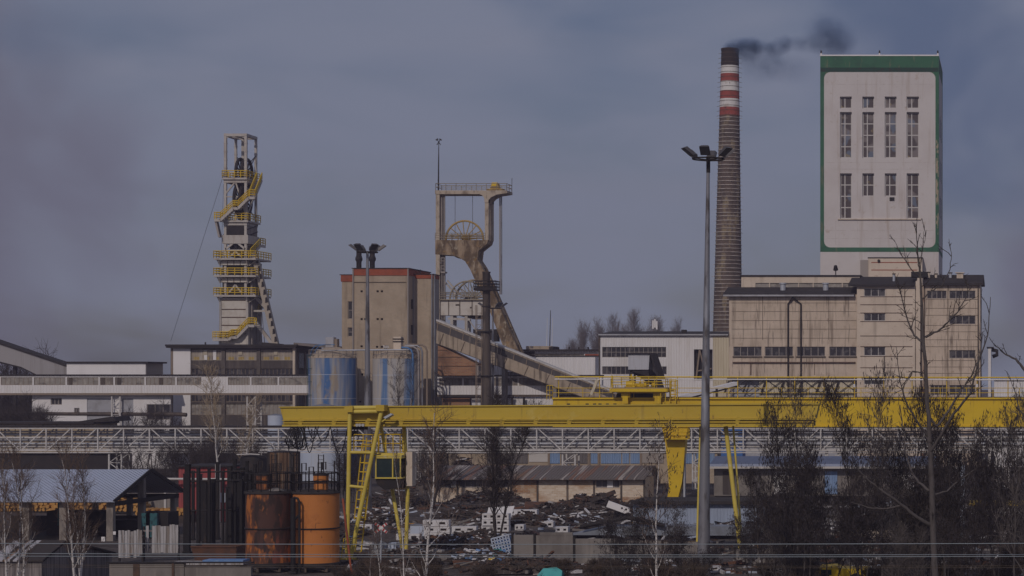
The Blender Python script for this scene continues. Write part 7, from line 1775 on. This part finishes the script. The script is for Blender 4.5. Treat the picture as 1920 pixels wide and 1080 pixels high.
def trees():
    # far poplars behind the corrugated hall
    rnd = random.Random(31); Y = 520
    ms = [tree_meshes(300+i, 28, .22, 42, 62, 6.8, 7, 2.8, 5, 1.5, t0=.2, up=.10, twig_r=.020, stems=2, spread=.06) for i in range(3)]
    pr = []
    for i, (px, top) in enumerate(((1100,628),(1110,612),(1122,605),(1132,600),(1152,606),(1176,600),(1188,612),(1206,618),(1222,608),(1236,603),(1247,607),(1258,614),(1268,620),(1280,628),(1085,636),(1140,620),(1165,622),(1214,612))):
        h = Z(top, Y); loc = (X(px, Y)+rnd.uniform(-.5,.5), Y+rnd.uniform(-12,12), 0); s = h/28.0
        if i < 3: t = make_tree('poplar_tree', 'far bare poplar in the row behind the white corrugated hall', 'tree', loc, ms[i], 'twig_grey', 'far_twig', group='bare poplars behind the hall'); pr.append(t)
        else: t = dup(pr[i % 3], loc)
        t.scale = (s*.8, s*.8, s); t.rotation_euler.z = rnd.uniform(0,6)
    # low far bushes at the far left behind the gallery
    # birches
    b1 = tree_meshes(41, 8.6, .085, 16, 58, 1.9, 6, .9, 5, .5, t0=.35, up=.07, twig_r=.009)
    b2 = tree_meshes(42, 8.2, .075, 14, 56, 1.8, 6, .85, 5, .45, t0=.35, up=.07, twig_r=.009, lean=.06)
    b3 = tree_meshes(43, 9.0, .08, 18, 60, 2.0, 6, .9, 5, .5, t0=.32, up=.07, twig_r=.009, lean=-.04)
    grp = 'thin bare birches in the foreground'
    Y = 106
    A = make_tree('birch_tree', 'thin white birch at the far left edge, leaning left', 'tree', on(14,Y), b1, 'birch_bark', 'birch_twig', group=grp)
    B = make_tree('birch_tree', 'thin white birch left of the gable shed, second from the left edge', 'tree', on(24,Y+1), b2, 'birch_bark', 'birch_twig', group=grp)
    C = make_tree('birch_tree', 'white birch before the zinc roof, left stem of a close pair', 'tree', on(137,Y+2), b3, 'birch_bark', 'birch_twig', group=grp)
    dup(A, on(147,Y+2.5), 2.2, .97, label='white birch before the zinc roof, right stem of a close pair'); dup(B, on(2,Y+4), 3.0, .95, label='slim birch cut by the left picture edge')
    dup(C, on(40,Y+3), 1.2, .98, label='thin birch just right of the left edge group'); dup(B, on(158,Y+5), 4.1, .8, label='small birch sapling right of the birch pair')
    # middle birches in front of the crane
    m1 = tree_meshes(51, 11.4, .10, 20, 52, 2.0, 5, .9, 4, .5, t0=.12, up=.06, twig_r=.010, lean=.02)
    Mb = make_tree('birch_tree', 'tall thin white birch rising in front of the scrap yard beside the crane leg', 'tree', on(789,108), m1, 'birch_bark', 'birch_twig', group=grp)
    dup(Mb, on(758,104), 1.9, (.5,.5,.85), label='straight thin white birch stem close to the crane rear leg')
    dup(C, on(712,106), .7, .62, label='short white birch sapling near the crossing sign'); dup(A, on(700,109), 5.0, .5, label='smallest birch sapling left of the crossing sign')
    m2 = tree_meshes(52, 10.2, .085, 18, 45, 1.6, 5, .8, 3, .5, t0=.2, up=.03, twig_r=.010, pods=2, pod_len=.22)
    make_tree('birch_tree', 'white birch before the flat store left of the tall mast', 'tree', on(1232,104), m2, 'birch_bark', 'birch_twig', group=grp)
    # pale birches behind the sheds on the left
    p1 = tree_meshes(61, 13.5, .13, 18, 46, 3.6, 7, 1.3, 5, .7, t0=.42, up=.06, twig_r=.013)
    t = make_tree('birch_tree', 'pale birch with tan twigs in front of the white gallery', 'tree', on(418,196), p1, 'birch_bark', 'tan_twig', group='pale birches behind the posts')
    dup(t, on(452,198), 2.4, .80, label='shorter pale birch right of the tan one, leaning right')
    # dark bare trees
    d1 = tree_meshes(71, 12.0, .16, 30, 55, 2.4, 8, 1.1, 6, .6, t0=.18, up=.07, stems=3, twig_r=.013, spread=.12)
    T = make_tree('bare_tree', 'dark many stemmed bare tree before the brick shed and white blocks', 'tree', on(932,168), d1, 'bark', 'twig')
    d2 = tree_meshes(72, 9.5, .16, 26, 38, 2.8, 8, 1.3, 6, .7, t0=.2, up=.05, twig_r=.014, lean=.18, wob=.09)
    make_tree('bare_tree', 'crooked dark bare tree against the pipe bridge right of the crane cab', 'tree', on(810,212), d2, 'bark', 'twig')
    s1 = tree_meshes(73, 15.5, .13, 14, 42, 3.2, 6, 1.2, 3, .6, t0=.45, up=.05, twig_r=.013)
    Sp = make_tree('bare_tree', 'bare dark sapling crown in front of the right blue tank', 'tree', on(757,252), s1, 'bark', 'twig')
    dup(Sp, on(775,255), 2.1, 1.02, label='second bare sapling crown before the pipes of the right blue tank'); dup(Sp, on(735,256), 4.0, .88, label='low bare sapling crown left before the right blue tank')
    dup(Sp, on(842,258), 1.0, .92, label='pale bare sapling in front of the gallery right of the tan building')
    # thicket of bare brush on the left behind the bridge
    bs = [tree_meshes(80+i, 6.2, .06, 12, 50, 1.9, 6, 1.0, 4, .6, t0=.15, up=.05, stems=3, twig_r=.011, spread=.28) for i in range(3)]
    rnd = random.Random(33); pr = []; grp = 'bare brush behind the left sheds'
    def brush(i, px, Y, s, lab, sets, bark='bark', twig='twig', leaf=None, name='bare_bush', grp=grp, cat='bush'):
        if len(sets['p']) < len(sets['m']):
            j = len(sets['p']); t = make_tree(name, lab, cat, on(px,Y), sets['m'][j], ('bark_grey' if j % 2 and leaf == 'pod' else bark), ('twig_grey' if j % 2 and leaf == 'pod' else twig), leaf, group=grp); sets['p'].append(t)
        else: t = dup(rnd.choice(sets['p']), on(px,Y), label=lab)
        t.rotation_euler.z = rnd.uniform(0,6.28); t.scale = (s,s,s); return t
    st = {'p': [], 'm': bs}
    for i in range(22): brush(i, rnd.uniform(235,500), rnd.uniform(205,246), rnd.uniform(.75,1.15), 'bare dark bush in the brush below the left pipe bridge', st)
    for i in range(22): brush(i, rnd.uniform(-20,88), rnd.uniform(275,300), rnd.uniform(1.2,1.65), 'tall dark bare bush before the white hall at the left edge', st)
    for i in range(4): brush(i, rnd.uniform(250,350), rnd.uniform(300,306), rnd.uniform(1.2,1.6), 'bare bush growing before the white hall and its grey doors', st)
    for i in range(2): brush(i, rnd.uniform(640,660), rnd.uniform(205,240), rnd.uniform(.8,1.2), 'pale bare bush behind the front crane legs', st)
    for i in range(5): brush(i, rnd.uniform(760,880), rnd.uniform(215,238), rnd.uniform(.6,1.1), 'dark bare bush left of the brick shed', st)
    # far faint bushes at the left under the sloping gallery
    for i in range(5): brush(i, rnd.uniform(-10,70), 345, rnd.uniform(2.5,2.8), 'far bare tree top under the sloping gallery at the left edge', st)
    # dense dark trees hung with dry leaves on the right
    ps = [tree_meshes(90+i, 8.6, .09, 18, 46, 2.4, 7, 1.1, 5, .55, t0=.30, up=.04, stems=1 if i else 2, twig_r=.0095, pods=(3,1,3,2)[i], pod_len=.24, droop=.03, spread=.2, wob=.07) for i in range(4)]
    sets = {'p': [], 'm': ps}; grp2 = 'dark leafy trees of the right thicket'
    rnd = random.Random(35)
    def leafy(px, top, Y, lab, nar=.8):
        t = brush(0, px, Y, 1, lab, sets, 'bark', 'twig', 'pod', 'thicket_tree', grp2, 'tree'); s = (Z(top,Y))/8.4; t.scale = (nar*max(.8,min(s,1.35)),)*2 + (s,); return t
    for px, top, lab in ((1480,742,'dark tree with hanging dry leaves reaching the crane beam end'),(1505,760,'dark leafy tree just right of the crane beam end tip'),(1622,750,'dark leafy tree left of the big bare tree, over the beam'),(1655,740,'tallest dark leafy tree before the yellow beam'),(1688,757,'dark leafy tree right of the tallest one on the beam'),(1738,752,'dense dark leafy tree around the bare trunk'),(1772,765,'dark leafy tree just right of the bare trunk'),(1815,785,'dark leafy tree before the beam, second from the right edge'),(1868,768,'dark leafy tree on the beam near the right edge'),(1905,772,'dark leafy tree cut by the right edge')):
        leafy(px, top, rnd.uniform(112,124), lab, .66)
    for i in range(15):
        px = 1425 + 535*(i+rnd.random())/15; top = rnd.uniform(830, 970); leafy(px, top, rnd.uniform(100,136), 'dark leafy tree in the mass of the right thicket')
    for i in range(2):
        leafy(rnd.uniform(1400,1450), rnd.uniform(870,940), rnd.uniform(116,132), 'sparse leafy tree round the foot of the tall light mast')
    for i in range(7): leafy(rnd.uniform(1150,1320), rnd.uniform(945,1010), rnd.uniform(108,128), 'small leafy tree before the yard wall left of the mast')
    # scrub in front along the bottom
    ss = [tree_meshes(110+i, 2.6, .03, 12, 40, 1.1, 7, .6, 5, .35, t0=.05, up=.03, stems=5, twig_r=.010, pods=1, pod_len=.16, spread=.5) for i in range(3)]
    sc_ = {'p': [], 'm': ss}; rnd = random.Random(37)
    for i in range(52):
        px = rnd.uniform(960, 1940) if i < 36 else rnd.uniform(640, 960); Y = rnd.uniform(112, 136)
        if 1525 < px < 1640 or 1340 < px < 1410: continue
        brush(i, px, Y, rnd.uniform(.5,1.0) if px > 1200 else rnd.uniform(.4,.75), 'low brown scrub bush along the bottom right of the yard' if px > 960 else 'low brown scrub bush along the bottom left of the yard', sc_, 'scrub', 'scrub', 'scrub', 'scrub_bush', 'scrub bushes along the bottom')
    gs = [tree_meshes(130+i, 6.0, .07, 16, 44, 2.2, 7, 1.1, 5, .6, t0=.1, up=.05, stems=3, twig_r=.011, spread=.3) for i in range(2)]
    sg = {'p': [], 'm': gs}; rnd = random.Random(39)
    for i in range(14): brush(i, rnd.uniform(1410, 1940), rnd.uniform(112, 145), rnd.uniform(.6,1.15), 'grey bare bush among the dark leafy trees of the right thicket', sg, 'bark_grey', 'twig_grey', None, 'bare_bush', 'grey bare bushes in the right thicket')
    # the big bare tree, limbs as in the picture
    big_tree()
    st_ = tree_meshes(121, 11.2, .09, 9, 35, 3.0, 6, 1.2, 3, .6, t0=.25, up=.10, twig_r=.010, wob=.05)
    make_tree('bare_tree', 'slender grey bare tree near the right edge with forked limbs', 'tree', on(1897,92), st_, 'bark_grey', 'twig_grey')
def big_tree():
    Y = 92; k = Y/F; bx = X(1748, Y); rnd = random.Random(77)
    t = thing('bare_tree', 'large bare tree with long curved limbs standing against the beige factory', 'tree', (bx, Y, 0))
    tr = MB(); cr = MB()
    def pt(px, py, dy=0.0): return V((X(px, Y)-bx, dy, Z(py, Y)))
    def limb(pts, r0, r1, tw=10, L=.7):
        P_ = []
        for a, b in zip(pts, pts[1:]):
            for i in range(4): P_.append(a.lerp(b, i/4) + V((rnd.gauss(0,.012), rnd.gauss(0,.02), rnd.gauss(0,.012))))
        P_.append(pts[-1]); n = len(P_)
        tr.path(P_, [r0+(r1-r0)*(i/(n-1)) for i in range(n)], 6)
        for i in range(tw):
            u = .15+.85*(i+rnd.random())/tw; p, d = along(P_, min(u,.99)); v = (d*.9 + V((rnd.gauss(0,.6), rnd.gauss(0,.5), rnd.gauss(0,.4)+.25))).normalized()
            q, _ = grow_path(rnd, p, v, L*rnd.uniform(.4,1.5), 4, .06, .14); cr.path(q, [.019,.016,.014,.012,.008], 4)
            for j in range(3):
                p2, d2 = along(q, rnd.uniform(.3,.95)); q2, _ = grow_path(rnd, p2, (d2+V((rnd.gauss(0,.6),rnd.gauss(0,.6),rnd.gauss(0,.5)))).normalized(), L*.4*rnd.uniform(.4,1.3), 2, .08, .15); cr.path(q2, [.013,.010,.007], 3)
    limb([pt(1750,1260), pt(1752,1080), pt(1748,960), pt(1745,860), pt(1741,780), pt(1736,700), pt(1731,640), pt(1729,580), pt(1724,510), pt(1720,470), pt(1717,420)], .175, .015, 22, .8)
    limb([pt(1744,985), pt(1722,970,-.4), pt(1693,945,-.8), pt(1668,925,-1.2), pt(1635,900,-1.4), pt(1608,870,-1.6)], .10, .02, 10)
    limb([pt(1693,945,-.8), pt(1665,952,-.9), pt(1630,950,-.7), pt(1598,940,-.6)], .05, .012, 8)
    limb([pt(1743,920), pt(1722,905,.4), pt(1706,885,.8), pt(1695,850,1.2), pt(1690,800,1.4), pt(1684,760,1.6)], .07, .015, 8)
    limb([pt(1742,820), pt(1720,790,-.5), pt(1702,755,-.9), pt(1690,715,-1.1), pt(1683,650,-1.2)], .055, .012, 10)
    limb([pt(1739,780), pt(1757,800,.2), pt(1778,770,.7), pt(1802,730,1.0), pt(1820,705,1.2), pt(1836,668,1.4), pt(1842,620,1.5)], .07, .014, 12)
    limb([pt(1742,850), pt(1765,815,-.4), pt(1790,775,-.8), pt(1822,735,-1.2), pt(1832,690,-1.5), pt(1853,630,-1.8), pt(1858,560,-1.8)], .075, .014, 10)
    limb([pt(1733,645), pt(1713,628,.3), pt(1700,600,.6), pt(1690,560,.8), pt(1682,530,.9)], .055, .012, 12)
    limb([pt(1735,632), pt(1758,622,-.3), pt(1778,605,-.6), pt(1797,585,-.7), pt(1812,560,-.8), pt(1816,530,-.8)], .05, .012, 12)
    limb([pt(1730,560), pt(1745,545,.2), pt(1765,535,.4), pt(1780,505,.5), pt(1783,480,.5), pt(1779,450,.5)], .035, .010, 5)
    limb([pt(1724,520), pt(1706,500,-.2), pt(1688,475,-.3), pt(1677,450,-.3)], .03, .009, 4)
    limb([pt(1724,515), pt(1729,470,.3), pt(1737,430,.4)], .025, .008, 4)
    limb([pt(1746,930), pt(1775,922,.4), pt(1800,900,.8), pt(1830,880,1.0), pt(1853,850,1.2)], .05, .012, 10)
    limb([pt(1733,700), pt(1712,696,-.3), pt(1700,712,-.5), pt(1692,740,-.6)], .03, .010, 5)
    # limb coming in from the right edge
    tr.build('trunk', M['bark_grey'], t); cr.build('crown', M['twig'], t)
    t2 = thing('bare_tree', 'bare limbs entering from the right picture edge beside the white hall', 'tree', (X(1975, Y), Y+1, 0)); tr2 = tr, cr
    tr = MB(); cr = MB(); bx = X(1975, Y)
    limb([pt(1975,1260), pt(1972,1000), pt(1965,850), pt(1950,760), pt(1922,694), pt(1905,673), pt(1880,660), pt(1862,645)], .16, .012, 10, .5)
    limb([pt(1965,850), pt(1935,800), pt(1912,770), pt(1903,735), pt(1890,700)], .05, .010, 8, .4)
    tr.build('trunk', M['bark_grey'], t2); cr.build('crown', M['twig'], t2)
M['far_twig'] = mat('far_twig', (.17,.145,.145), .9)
trees()

# ------------------------------------------------------------------ hazy air, tinted mauve and added to lift the blacks
def haze():
    m = bpy.data.materials.new('haze'); m.use_nodes = True; N = m.node_tree.nodes; N.clear()
    out = N.new('ShaderNodeOutputMaterial'); pv = N.new('ShaderNodeVolumePrincipled')
    pv.inputs['Color'].default_value = (.74,.66,.90,1); pv.inputs['Density'].default_value = HAZE_D; pv.inputs['Anisotropy'].default_value = .0
    m.node_tree.links.new(pv.outputs[0], out.inputs['Volume'])
    o = MB().box(-560, 240, -60, 900, -2, 95).build('haze', m); tag(o, kind='stuff')
HAZE_D = .00032
haze()
